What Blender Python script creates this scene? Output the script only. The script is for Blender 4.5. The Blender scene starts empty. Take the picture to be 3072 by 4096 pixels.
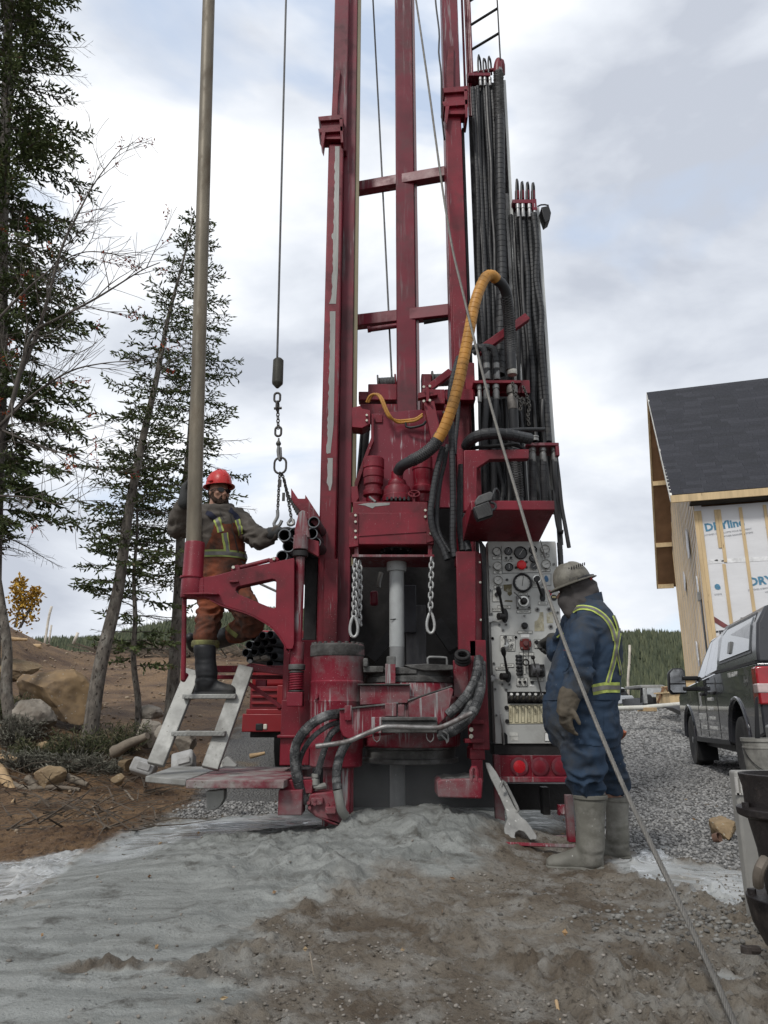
import bpy, bmesh, math, random
import numpy as np
from mathutils import Vector, Matrix, noise, Quaternion
from mathutils.bvhtree import BVHTree
R = math.radians
SC = bpy.context.scene
COL = SC.collection
random.seed(7)
RNG = np.random.default_rng(7)

# ---------------------------------------------------------------- camera
F = 2900.0
PITCH = math.atan2(2850 - 2048, F)
CAMZ = 0.9
CT, ST = math.cos(PITCH), math.sin(PITCH)
cam_d = bpy.data.cameras.new("camera")
cam_d.sensor_fit = 'VERTICAL'
cam_d.sensor_height = 36.0
cam_d.lens = 36.0 * F / 4096
cam_d.clip_start = 0.05
cam_d.clip_end = 3000
cam = bpy.data.objects.new("camera", cam_d)
cam.location = (0, 0, CAMZ)
cam.rotation_euler = (R(90) + PITCH, 0, 0)
COL.objects.link(cam)
SC.camera = cam

# ---------------------------------------------------------------- world, sun
w = bpy.data.worlds.new("World")
SC.world = w
w.use_nodes = True
nt = w.node_tree
nt.nodes.clear()
def wn(t, **k):
    n = nt.nodes.new(t)
    for a, b in k.items():
        setattr(n, a, b)
    return n
SUN_EL, SUN_AZ = R(46), R(-150)          # azimuth from +Y towards +X
out = wn('ShaderNodeOutputWorld')
bg = wn('ShaderNodeBackground')
bg.inputs['Strength'].default_value = 0.1
sky = wn('ShaderNodeTexSky', sky_type='NISHITA', sun_disc=False)
sky.sun_elevation = SUN_EL
sky.sun_rotation = SUN_AZ
sky.air_density = 1.2
tc = wn('ShaderNodeTexCoord')
mp = wn('ShaderNodeMapping')
mp.inputs['Scale'].default_value = (1.0, 1.0, 2.6)
mp.inputs['Location'].default_value = (5.3, 1.4, 0.9)
n1 = wn('ShaderNodeTexNoise')
n1.inputs['Scale'].default_value = 2.3
n1.inputs['Detail'].default_value = 6
n1.inputs['Roughness'].default_value = 0.48
n1.inputs['Distortion'].default_value = 0.35
r1 = wn('ShaderNodeValToRGB')
r1.color_ramp.elements[0].position = 0.30
r1.color_ramp.elements[0].color = (0.0, 0, 0, 1)
r1.color_ramp.elements[1].position = 0.40
r1.color_ramp.elements[1].color = (1, 1, 1, 1)
mp2 = wn('ShaderNodeMapping')
mp2.inputs['Scale'].default_value = (1.0, 1.0, 2.2)
mp2.inputs['Location'].default_value = (-1.3, 2.2, 0.3)
n2 = wn('ShaderNodeTexNoise')
n2.inputs['Scale'].default_value = 2.7
n2.inputs['Detail'].default_value = 7
n2.inputs['Roughness'].default_value = 0.5
n2.inputs['Distortion'].default_value = 0.2
r2 = wn('ShaderNodeValToRGB')
cr = r2.color_ramp
cr.elements[0].position = 0.34
cr.elements[0].color = (4.0, 4.3, 4.9, 1)
cr.elements[1].position = 0.64
cr.elements[1].color = (8.1, 8.2, 8.35, 1)
e = cr.elements.new(0.48)
e.color = (5.8, 6.1, 6.6, 1)
blue = wn('ShaderNodeMix', data_type='RGBA', blend_type='MIX')
blue.inputs[0].default_value = 0.7
blue.inputs[7].default_value = (5.0, 5.8, 7.1, 1)
mx = wn('ShaderNodeMix', data_type='RGBA', blend_type='MIX')
L = nt.links.new
L(tc.outputs['Generated'], mp.inputs['Vector'])
L(mp.outputs['Vector'], n1.inputs['Vector'])
L(n1.outputs['Fac'], r1.inputs['Fac'])
L(tc.outputs['Generated'], mp2.inputs['Vector'])
L(mp2.outputs['Vector'], n2.inputs['Vector'])
L(n2.outputs['Fac'], r2.inputs['Fac'])
L(sky.outputs['Color'], blue.inputs[6])
L(r1.outputs['Color'], mx.inputs[0])
L(blue.outputs[2], mx.inputs[6])
L(r2.outputs['Color'], mx.inputs[7])
L(mx.outputs[2], bg.inputs['Color'])
L(bg.outputs['Background'], out.inputs['Surface'])

sd = bpy.data.lights.new("sun", 'SUN')
sd.energy = 1.5
sd.angle = R(10)
sd.color = (1.0, 0.97, 0.92)
so = bpy.data.objects.new("sun", sd)
sdir = Vector((math.sin(SUN_AZ) * math.cos(SUN_EL), math.cos(SUN_AZ) * math.cos(SUN_EL), math.sin(SUN_EL)))
so.rotation_euler = sdir.to_track_quat('Z', 'Y').to_euler()
so.location = (0, 0, 30)
COL.objects.link(so)
SC.view_settings.view_transform = 'Standard'
SC.view_settings.look = 'None'
SC.view_settings.exposure = 0.54
SC.view_settings.gamma = 1.0
SC.cycles.max_bounces = 6
SC.cycles.transparent_max_bounces = 8
SC.cycles.use_denoising = True

# ---------------------------------------------------------------- measuring helpers
def P(px, py, Y):
    """world point seen at photograph pixel px,py on the vertical plane Y"""
    xc = (px - 1536) / F
    yc = (2048 - py) / F
    t = Y / (CT - yc * ST)
    return Vector((xc * t, Y, CAMZ + t * (ST + yc * CT)))
def PX(px, py, Y): return P(px, py, Y).x
def PZ(py, Y): return P(1536, py, Y).z
def G(px, py, z=0.0):
    """world point where the pixel ray meets height z (below the horizon)"""
    yc = (2048 - py) / F
    s = (ST + yc * CT) / (CT - yc * ST)
    return P(px, py, (z - CAMZ) / s)
def mpp(py, Y):                       # metres per photograph pixel
    return P(1537, py, Y).x / 1.0

# ---------------------------------------------------------------- mesh helpers
def obj(name, bm, m, parent=None, bevel=0.0, smooth=35, sub=0):
    me = bpy.data.meshes.new(name)
    if isinstance(bm, bmesh.types.BMesh):
        bmesh.ops.recalc_face_normals(bm, faces=bm.faces[:])
        bm.to_mesh(me)
        bm.free()
    else:
        me.from_pydata(bm[0], [], bm[1])
    if m is not None:
        for mm in (m if isinstance(m, (list, tuple)) else [m]):
            me.materials.append(mm)
    if smooth:
        me.shade_smooth()
        if smooth < 180:
            me.set_sharp_from_angle(angle=R(smooth))
    o = bpy.data.objects.new(name, me)
    COL.objects.link(o)
    if parent is not None:
        put(o, parent)
    if bevel:
        b = o.modifiers.new("bevel", 'BEVEL')
        b.width = bevel
        b.segments = 2
        b.limit_method = 'ANGLE'
        b.angle_limit = R(40)
    if sub:
        s = o.modifiers.new("sub", 'SUBSURF')
        s.levels = s.render_levels = sub
    return o
def put(o, parent):
    """parent o, keeping the world coordinates of its mesh (parents are unrotated Empties or world-space meshes)"""
    o.parent = parent
    off = Vector((0, 0, 0))
    q = parent
    while q is not None:
        off += Vector(q.location) + q.matrix_parent_inverse.translation
        q = q.parent
    o.matrix_parent_inverse = Matrix.Translation(-off)
    return o
def thing(name, label, cat, loc=(0, 0, 0), group=None):
    o = bpy.data.objects.new(name, None)
    o.empty_display_size = 0.2
    o.location = loc
    COL.objects.link(o)
    return tag(o, label, cat, group)
def tag(o, label=None, cat=None, group=None, kind=None):
    if label: o['label'] = label
    if cat: o['category'] = cat
    if group: o['group'] = group
    if kind: o['kind'] = kind
    return o
def BM(): return bmesh.new()
def box(bm, x0, x1, y0, y1, z0, z1):
    v = [bm.verts.new(c) for c in ((x0,y0,z0),(x1,y0,z0),(x1,y1,z0),(x0,y1,z0),(x0,y0,z1),(x1,y0,z1),(x1,y1,z1),(x0,y1,z1))]
    for f in ((0,1,2,3),(4,7,6,5),(0,4,5,1),(1,5,6,2),(2,6,7,3),(3,7,4,0)):
        bm.faces.new([v[i] for i in f])
    return bm
def pbox(bm, px0, py0, px1, py1, Y, dep, ref=None):
    """box whose front face spans the pixel rectangle at depth Y"""
    r = ref if ref is not None else 0.5 * (py0 + py1)
    return box(bm, PX(px0, r, Y), PX(px1, r, Y), Y, Y + dep, PZ(py1, Y), PZ(py0, Y))
def rbox(bm, c, s, rot=None):
    """box of size s at c, rotated by matrix rot"""
    M4 = Matrix.Translation(c)
    if rot is not None: M4 = M4 @ rot.to_4x4()
    bmesh.ops.create_cube(bm, size=1.0, matrix=M4 @ Matrix.Diagonal((s[0], s[1], s[2], 1)))
    return bm
def beam(bm, a, b, w, d, up=Vector((0, 1, 0))):
    """rectangular bar from a to b: w across, d along 'up'"""
    a, b = Vector(a), Vector(b)
    t = (b - a).normalized()
    s = t.cross(up).normalized() * (w / 2)
    u = s.cross(t).normalized() * (d / 2)
    v = [bm.verts.new(p + i * s + j * u) for p in (a, b) for i, j in ((-1,-1),(1,-1),(1,1),(-1,1))]
    for f in ((0,1,2,3),(4,7,6,5),(0,4,5,1),(1,5,6,2),(2,6,7,3),(3,7,4,0)):
        bm.faces.new([v[i] for i in f])
    return bm
def prism(bm, pts, vec, hole=None):
    """closed outline (and one hole) extruded along vec"""
    vec = Vector(vec)
    loops = [pts] + ([hole] if hole else [])
    fl, bl = [], []
    for lp in loops:
        fl.append([bm.verts.new(p) for p in lp])
        bl.append([bm.verts.new(Vector(p) + vec) for p in lp])
    if hole is None:
        bm.faces.new(fl[0]); bm.faces.new(bl[0][::-1])
    else:
        for grp in (fl, bl):
            ed = []
            for lp in grp:
                for i in range(len(lp)):
                    e = bm.edges.get((lp[i], lp[i-1])) or bm.edges.new((lp[i], lp[i-1]))
                    ed.append(e)
            bmesh.ops.triangle_fill(bm, use_beauty=True, use_dissolve=False, edges=ed)
    for a, b in zip(fl, bl):
        for i in range(len(a)):
            bm.faces.new((a[i-1], a[i], b[i], b[i-1]))
    return bm
def pprism(bm, pix, Y, dep, hole=None):
    return prism(bm, [P(x, y, Y) for x, y in pix], (0, dep, 0), [P(x, y, Y) for x, y in hole] if hole else None)
def cyl(bm, a, b, r0, r1=None, n=20, cap=True):
    a, b = Vector(a), Vector(b)
    r1 = r0 if r1 is None else r1
    t = (b - a).normalized()
    u = t.orthogonal().normalized(); v = t.cross(u)
    A = [bm.verts.new(a + r0 * (u * math.cos(2*math.pi*i/n) + v * math.sin(2*math.pi*i/n))) for i in range(n)]
    B = [bm.verts.new(b + r1 * (u * math.cos(2*math.pi*i/n) + v * math.sin(2*math.pi*i/n))) for i in range(n)]
    for i in range(n):
        bm.faces.new((A[i-1], A[i], B[i], B[i-1]))
    if cap:
        bm.faces.new(A[::-1]); bm.faces.new(B)
    return bm
def lathe(bm, c, prof, n=28, axis=None, cap=True):
    """profile [(r, h)...] turned round an axis through c"""
    c = Vector(c)
    t = Vector(axis).normalized() if axis is not None else Vector((0, 0, 1))
    u = Vector((1, 0, 0)) if axis is None else t.orthogonal().normalized()
    v = t.cross(u)
    rings = []
    for r, h in prof:
        rings.append([bm.verts.new(c + t*h + r*(u*math.cos(2*math.pi*i/n) + v*math.sin(2*math.pi*i/n))) for i in range(n)])
    for A, B in zip(rings, rings[1:]):
        for i in range(n):
            bm.faces.new((A[i-1], A[i], B[i], B[i-1]))
    if cap:
        bm.faces.new(rings[0][::-1]); bm.faces.new(rings[-1])
    return bm
def spline(pts, step):
    """Catmull-Rom through pts, resampled every step metres"""
    pts = [Vector(p) for p in pts]
    if len(pts) == 2:
        dense = [pts[0].lerp(pts[1], i / 20) for i in range(21)]
    else:
        ex = [2*pts[0]-pts[1]] + pts + [2*pts[-1]-pts[-2]]
        dense = []
        for i in range(1, len(ex)-2):
            p0, p1, p2, p3 = ex[i-1:i+3]
            for k in range(16):
                t = k / 16
                dense.append(0.5*((2*p1)+(p2-p0)*t+(2*p0-5*p1+4*p2-p3)*t*t+(3*p1-p0-3*p2+p3)*t*t*t))
        dense.append(pts[-1])
    d = [0]
    for a, b in zip(dense, dense[1:]): d.append(d[-1] + (b-a).length)
    n = max(2, int(d[-1] / step) + 1)
    res, j = [], 0
    for i in range(n):
        s = d[-1] * i / (n-1)
        while j < len(d)-2 and d[j+1] < s: j += 1
        k = (s-d[j]) / max(1e-9, d[j+1]-d[j])
        res.append(dense[j].lerp(dense[j+1], min(1, k)))
    return res
def sweep(bm, path, rad, n=10, cap=True):
    """tube along path; rad a number or one per point"""
    m = len(path)
    rr = rad if hasattr(rad, '__len__') else [rad] * m
    t = (path[1]-path[0]).normalized()
    u = t.orthogonal().normalized()
    rings = []
    for i, p in enumerate(path):
        t2 = (path[min(i+1, m-1)] - path[max(i-1, 0)])
        if t2.length > 1e-9:
            t2.normalize()
            u = (u - t2 * u.dot(t2))
            u = u.normalized() if u.length > 1e-6 else t2.orthogonal().normalized()
            t = t2
        v = t.cross(u)
        rings.append([bm.verts.new(p + rr[i]*(u*math.cos(2*math.pi*k/n)+v*math.sin(2*math.pi*k/n))) for k in range(n)])
    for A, B in zip(rings, rings[1:]):
        for i in range(n):
            bm.faces.new((A[i-1], A[i], B[i], B[i-1]))
    if cap:
        bm.faces.new(rings[0][::-1]); bm.faces.new(rings[-1])
    return bm
def ptube(bm, pp, r, step=0.04, n=10):
    return sweep(bm, spline([P(*q) for q in pp], step), r, n)
def wraphose(bm, pts, r, pitch=0.035, n=12):
    """hose under a spiral guard: a shallow lip at each turn"""
    path = spline(pts, pitch)
    pa, ra = [], []
    for i in range(len(path)-1):
        a, b = path[i], path[i+1]
        pa += [a.lerp(b, 0.0), a.lerp(b, 0.07), a.lerp(b, 0.95)]
        ra += [r*0.90, r*1.02, r*0.985]
    return sweep(bm, pa, ra, n)
def txt(name, s, m, loc, rot, size, parent=None, extr=0.0006, align='CENTER', squash=1.0, bold=0.0, shear=0.0):
    c = bpy.data.curves.new(name, 'FONT')
    c.body = s
    c.size = size
    c.extrude = extr
    c.offset = bold
    c.shear = shear
    c.resolution_u = 2
    c.align_x = align
    c.align_y = 'CENTER'
    t = bpy.data.objects.new(name, c)
    COL.objects.link(t)
    dg = bpy.context.evaluated_depsgraph_get()
    me = bpy.data.meshes.new_from_object(t.evaluated_get(dg))
    me.name = name
    bpy.data.objects.remove(t)
    M4 = Matrix.Translation(loc) @ (rot.to_4x4() if isinstance(rot, (Matrix, Quaternion)) else Matrix.Rotation(0, 4, 'Z')) @ Matrix.Diagonal((squash, 1, 1, 1))
    if isinstance(rot, Quaternion): M4 = Matrix.Translation(loc) @ rot.to_matrix().to_4x4() @ Matrix.Diagonal((squash, 1, 1, 1))
    me.transform(M4)
    me.materials.clear()
    me.materials.append(m)
    o = bpy.data.objects.new(name, me)
    COL.objects.link(o)
    if parent is not None: put(o, parent)
    return o
FRONT = Matrix.Rotation(R(90), 3, 'X')          # text standing up, facing the camera (-Y)
def copy_part(o, parent, M4):
    c = o.copy()
    COL.objects.link(c)
    c.parent = parent
    c.matrix_world = M4
    return c

# ---------------------------------------------------------------- materials
MATS = {}
def mat(name, col, rough=0.6, metal=0.0, var=0.25, scale=6.0, bump=0.15, bscale=60.0, dirt=None, dirt_amt=0.5, dirt_scale=3.0,
        streak=None, speck=None, spec=0.32, stretch=(1, 1, 1), coat=0.0, col2=None):
    """procedural surface: base colour broken up by noise, a dirt layer in patches, vertical streaks, specks, fine bump"""
    if name in MATS: return MATS[name]
    m = bpy.data.materials.new(name)
    m.use_nodes = True
    t = m.node_tree
    b = t.nodes['Principled BSDF']
    b.inputs['Metallic'].default_value = metal
    b.inputs['Specular IOR Level'].default_value = spec
    b.inputs['Coat Weight'].default_value = coat
    N = t.nodes.new; K = t.links.new
    geo = N('ShaderNodeTexCoord')
    mpn = N('ShaderNodeMapping'); mpn.inputs['Scale'].default_value = stretch
    K(geo.outputs['Object'], mpn.inputs['Vector'])
    vec = mpn.outputs['Vector']
    def noise_(s, d=4, ro=0.6, v=None):
        q = N('ShaderNodeTexNoise'); q.inputs['Scale'].default_value = s; q.inputs['Detail'].default_value = d
        q.inputs['Roughness'].default_value = ro
        K(v or vec, q.inputs['Vector']); return q.outputs['Fac']
    def ramp(f, a, bb):
        q = N('ShaderNodeMapRange'); q.inputs['From Min'].default_value = a; q.inputs['From Max'].default_value = bb
        K(f, q.inputs['Value']); return q.outputs['Result']
    def mixc(f, a, bb):
        q = N('ShaderNodeMix'); q.data_type = 'RGBA'
        if isinstance(f, (int, float)): q.inputs[0].default_value = f
        else: K(f, q.inputs[0])
        for i, z in ((6, a), (7, bb)):
            if isinstance(z, tuple): q.inputs[i].default_value = (*z[:3], 1)
            else: K(z, q.inputs[i])
        return q.outputs[2]
    c1 = tuple(max(0, x*(1-var)) for x in col)
    c2 = col2 or tuple(min(1, x*(1+var)) for x in col)
    c = mixc(ramp(noise_(scale), 0.3, 0.7), c1, c2)
    rgh = rough
    rn = N('ShaderNodeMapRange'); rn.inputs['To Min'].default_value = max(0.03, rough-0.12); rn.inputs['To Max'].default_value = min(1, rough+0.12)
    K(noise_(scale*2.3), rn.inputs['Value'])
    rsock = rn.outputs['Result']
    if streak:
        ms = N('ShaderNodeMapping'); ms.inputs['Scale'].default_value = (1, 1, 0.06)
        K(geo.outputs['Object'], ms.inputs['Vector'])
        f = ramp(noise_(streak[1], 3, 0.7, ms.outputs['Vector']), streak[2], streak[2]+0.08)
        f2 = N('ShaderNodeMath'); f2.operation = 'MULTIPLY'
        K(f, f2.inputs[0]); K(ramp(noise_(streak[3] if len(streak) > 3 else 2.2, 2), 0.45, 0.6), f2.inputs[1])
        c = mixc(f2.outputs[0], c, streak[0])
    if dirt:
        f = ramp(noise_(dirt_scale, 8, 0.68), 0.62-0.3*dirt_amt, 0.85-0.3*dirt_amt)
        c = mixc(f, c, dirt)
        q = N('ShaderNodeMix'); q.data_type = 'FLOAT'
        K(f, q.inputs[0]); K(rsock, q.inputs[2]); q.inputs[3].default_value = 0.85
        rsock = q.outputs[0]
    if speck:
        f = ramp(noise_(speck[1], 2, 0.5), speck[2], speck[2]+0.03)
        c = mixc(f, c, speck[0])
    K(c, b.inputs['Base Color'])
    K(rsock, b.inputs['Roughness'])
    if bump:
        bp = N('ShaderNodeBump'); bp.inputs['Strength'].default_value = bump; bp.inputs['Distance'].default_value = 0.01
        K(noise_(bscale, 5, 0.65), bp.inputs['Height']); K(bp.outputs['Normal'], b.inputs['Normal'])
    MATS[name] = m
    return m
DUST = (0.20, 0.205, 0.20)
RED = mat('red_paint', (0.140, 0.0065, 0.0155), 0.42, var=0.34, scale=3.0, bump=0.05, bscale=45, dirt=(0.048, 0.014, 0.016), dirt_amt=0.42, dirt_scale=2.4,
          streak=((0.20, 0.15, 0.155), 42, 0.62, 1.6), speck=((0.34, 0.32, 0.32), 150, 0.71))
REDM = mat('red_paint_muddy', (0.145, 0.007, 0.018), 0.55, var=0.25, scale=3.0, bump=0.15, bscale=50, dirt=(0.15, 0.135, 0.133), dirt_amt=0.55, dirt_scale=2.6,
           streak=((0.27, 0.26, 0.26), 30, 0.55, 1.8), speck=((0.36, 0.35, 0.35), 150, 0.70))
REDW = mat('red_paint_worn', (0.125, 0.008, 0.019), 0.40, var=0.3, scale=2.0, bump=0.05, bscale=40, dirt=(0.052, 0.034, 0.036), dirt_amt=0.45, dirt_scale=1.6,
           streak=((0.20, 0.15, 0.155), 26, 0.52, 0.9))
STEELW = mat('worn_bare_steel', (0.20, 0.20, 0.19), 0.4, 0.5, var=0.3, scale=5, bump=0.08, stretch=(1, 1, 0.15))
DARK = mat('dark_grimy_steel', (0.016, 0.015, 0.015), 0.6, 0.2, var=0.5, scale=4, bump=0.3, bscale=40, dirt=(0.05, 0.05, 0.05), dirt_amt=0.32)
GREASE = mat('muddy_machined_steel', (0.055, 0.053, 0.05), 0.6, 0.25, var=0.5, scale=9, bump=0.5, bscale=45, dirt=(0.16, 0.16, 0.155), dirt_amt=0.5, dirt_scale=5)
STEEL = mat('grey_steel', (0.19, 0.19, 0.185), 0.42, 0.55, var=0.3, scale=9, bump=0.12)
BOLT = mat('zinc_bolt', (0.42, 0.40, 0.34), 0.35, 0.7, var=0.3, scale=30)
RUBBER = mat('black_hose_guard', (0.022, 0.023, 0.025), 0.5, var=0.3, scale=7, bump=0.1, dirt=(0.075, 0.073, 0.07), dirt_amt=0.22, dirt_scale=5)
RUBBERM = mat('muddy_hose_guard', (0.032, 0.033, 0.034), 0.5, var=0.3, scale=7, bump=0.15, dirt=(0.23, 0.23, 0.225), dirt_amt=0.40, dirt_scale=9, speck=((0.35, 0.35, 0.35), 120, 0.7))
BLACK = mat('black_plastic', (0.012, 0.012, 0.013), 0.45, var=0.3, scale=8, bump=0.05)
YEL = mat('yellow_hose_guard', (0.40, 0.195, 0.042), 0.5, var=0.22, scale=6, bump=0.08, dirt=(0.13, 0.075, 0.03), dirt_amt=0.40, dirt_scale=4)
MUDPIPE = mat('slurry_coated_pipe', (0.33, 0.345, 0.345), 0.75, var=0.12, scale=7, bump=0.25, bscale=60, speck=((0.12, 0.12, 0.12), 70, 0.70))
OLIVE = mat('oxidised_drill_pipe', (0.150, 0.128, 0.094), 0.52, 0.2, var=0.35, scale=4, bump=0.06, stretch=(1, 1, 0.35), dirt=(0.10, 0.075, 0.05), dirt_amt=0.4, dirt_scale=6,
            streak=((0.30, 0.28, 0.23), 50, 0.66, 1.5))
PIPEGREY = mat('grey_steel_pipe', (0.105, 0.112, 0.12), 0.45, 0.45, var=0.3, scale=5, bump=0.1, dirt=(0.09, 0.08, 0.07), dirt_amt=0.3)
PANEL = mat('grey_enamel_panel', (0.37, 0.375, 0.36), 0.45, var=0.10, scale=3, bump=0.05, dirt=(0.20, 0.195, 0.18), dirt_amt=0.32, dirt_scale=2.6, speck=((0.08, 0.08, 0.08), 60, 0.73))
GALV = mat('galvanised_chain', (0.34, 0.345, 0.34), 0.5, 0.45, var=0.25, scale=14, bump=0.3)
CHAIN = mat('dark_oiled_chain', (0.055, 0.052, 0.048), 0.45, 0.6, var=0.4, scale=14, bump=0.2)
ROPE = mat('steel_wire_rope', (0.15, 0.143, 0.13), 0.5, 0.55, var=0.2, scale=20, bump=0.2)
ROPED = mat('dark_wire_rope', (0.10, 0.10, 0.10), 0.5, 0.5, var=0.2, scale=20, bump=0.2)
ALU = mat('dusty_aluminium', (0.27, 0.27, 0.255), 0.55, 0.35, var=0.22, scale=5, bump=0.15, dirt=(0.17, 0.165, 0.15), dirt_amt=0.5, speck=((0.07, 0.06, 0.05), 70, 0.71))
WHITE = mat('white_print', (0.62, 0.62, 0.60), 0.5, var=0.08, bump=0)
LETTER = mat('black_print', (0.015, 0.015, 0.017), 0.5, var=0.1, bump=0)

# ================================================================ GROUND
_perm = np.random.default_rng(11).permutation(4096)
_val = np.random.default_rng(12).random(4096)
def vnoise(x, y):
    xi = np.floor(x).astype(np.int64); yi = np.floor(y).astype(np.int64)
    fx = x - xi; fy = y - yi
    fx = fx*fx*fx*(fx*(fx*6-15)+10); fy = fy*fy*fy*(fy*(fy*6-15)+10)
    def h(a, b): return _val[_perm[(_perm[a & 4095] + b) & 4095]]
    return (h(xi, yi)*(1-fx)+h(xi+1, yi)*fx)*(1-fy) + (h(xi, yi+1)*(1-fx)+h(xi+1, yi+1)*fx)*fy
def fbm(x, y, o=5, g=0.5):
    s = 0; a = 1.0; n = 0
    for i in range(o):
        s = s + a*vnoise(x*2**i + 17.3*i, y*2**i - 9.1*i); n += a; a *= g
    return s / n
def sst(a, b, x):
    t = np.clip((x-a)/(b-a), 0, 1)
    return t*t*(3-2*t)
def poly_sd(poly, x, y):
    """signed distance to a polygon, positive inside"""
    d = np.full(x.shape, 1e9); ins = np.zeros(x.shape, bool)
    n = len(poly)
    for i in range(n):
        (ax, ay), (bx, by) = poly[i-1], poly[i]
        ex, ey = bx-ax, by-ay
        t = np.clip(((x-ax)*ex+(y-ay)*ey)/(ex*ex+ey*ey+1e-12), 0, 1)
        d = np.minimum(d, np.hypot(x-ax-t*ex, y-ay-t*ey))
        c = ((ay > y) != (by > y)) & (x < (bx-ax)*(y-ay)/(by-ay+1e-12)+ax)
        ins ^= c
    return np.where(ins, d, -d)
def gpoly(pix, z=0.0):
    return [tuple(G(px, py, z)[:2]) for px, py in pix]
FAN = gpoly([(-400, 3900), (60, 3590), (225, 3505), (300, 3440), (417, 3392), (555, 3340), (685, 3298), (1111, 3262), (1500, 3150), (2150, 3160),
             (2250, 3330), (2120, 3390), (1990, 3430), (1880, 3520), (1760, 3570), (1640, 3545), (1490, 3570), (1330, 3640), (1160, 3640), (1060, 3760),
             (1000, 3900), (880, 4030), (700, 4250), (-300, 4900)])
PUDL = gpoly([(-500, 3460), (60, 3425), (330, 3385), (300, 3440), (205, 3505), (60, 3590), (-400, 3800)])
PUDR = gpoly([(2500, 3480), (2560, 3400), (2660, 3395), (2740, 3470), (2900, 3480), (3300, 3540), (3200, 3700), (2900, 3660), (2760, 3580), (2600, 3545)])
PUDR2 = gpoly([(2720, 3855), (2820, 3870), (2990, 3920), (3010, 3960), (2900, 3950), (2790, 3890)])
WETB = gpoly([(430, 3400), (560, 3345), (690, 3303), (1111, 3268), (1290, 3275), (1200, 3330), (900, 3375), (640, 3420), (450, 3460)])
GRAV = gpoly([(640, 3280), (760, 3230), (860, 3120), (1000, 3060), (1120, 3020), (1400, 2990), (2300, 2990)]) + [(0.5, 24), (1.5, 60), (60, 60), (60, 4)] + \
       gpoly([(3300, 3560), (3000, 3490), (2700, 3440), (2500, 3400), (2200, 3300), (1111, 3262)])
SOIL = [(-60, 4)] + gpoly([(-600, 3600), (60, 3585), (225, 3500), (300, 3437), (417, 3389), (555, 3335), (640, 3285), (760, 3230), (860, 3120), (1000, 3060), (1120, 3020)]) + [(0.0, 14), (0.5, 24), (1.5, 60), (-60, 60)]
def base_h(x, y):
    """large ground form in metres"""
    a = x / np.maximum(y, 1.0)
    left = 1 - sst(-0.16, -0.02, a)
    zl = 0.155*np.clip(y-8.6, 0, 21.5) - 0.09*np.clip(y-30, 0, 40)
    zl = zl + 2.1*np.exp(-(((x+12.3)/2.2)**2 + ((y-19)/5.5)**2)) + 0.9*np.exp(-(((x+7.0)/2.6)**2 + ((y-11)/2.5)**2))
    zr = 0.012*np.clip(y-8, 0, 6) + 0.12*np.clip(y-14, 0, 8) - 0.02*np.clip(y-22, 0, 20)
    z = left*zl + (1-left)*zr
    # slurry mound under the rig, running out to the lower left
    z = z + 0.235*np.exp(-(((x-0.32)/0.62)**2 + ((y-5.35)/0.62)**2)) + 0.10*np.exp(-(((x+0.5)/1.1)**2 + ((y-4.9)/0.9)**2))
    # ridge of the fan running to the lower left, ground falling away on its left
    z = z - 0.05*sst(-1.2, -2.6, x)*sst(6.5, 4.5, y)
    z = z + 0.05*np.exp(-(((x-1.45)/0.35)**2 + ((y-4.6)/0.35)**2))
    return z
def ground_layers(x, y):
    wob = 0.16*(fbm(x*2.2, y*2.2, 4)-0.5) + 0.10*(fbm(x*9+3, y*9, 3)-0.5)
    far = np.clip((y-6)/10, 0, 1)
    wob = wob*(1+3*far)
    sdf = poly_sd(FAN, x, y)+0.55*(fbm(x*1.4+3, y*1.4, 5)-0.5)*sst(5.2, 4.2, y)+0.30*(fbm(x*6+1, y*6, 4)-0.5)
    fan = sst(-0.10, 0.12, sdf+wob)
    near = np.exp(-((x+0.1)**2+(y-2.4)**2)/1.2)
    fan = fan*(1-0.22*near*sst(0.42, 0.56, fbm(x*5+7, y*5, 4)))
    pud = np.maximum(sst(-0.04, 0.05, poly_sd(PUDL, x, y)+0.7*wob), sst(-0.06, 0.06, poly_sd(PUDR, x, y)+1.6*wob))
    pud = np.maximum(pud, 0.95*sst(-0.25, 0.12, poly_sd(WETB, x, y)+1.2*wob))
    pud = np.maximum(pud, 0.9*sst(-0.02, 0.03, poly_sd(PUDR2, x, y)+0.5*wob))
    grav = sst(-0.12, 0.12, poly_sd(GRAV, x, y)+1.3*wob)*(1-fan)
    soil = sst(-0.08, 0.08, poly_sd(SOIL, x, y)+wob)*(1-fan)
    # brown islands showing through the slurry
    isl = sst(0.60, 0.66, fbm(x*1.3+40, y*2.6+11, 4))*sst(0.4, -1.0, x)*sst(4.6, 3.6, y)
    fan = fan*(1-0.85*isl)
    return fan, pud, grav, soil
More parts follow.
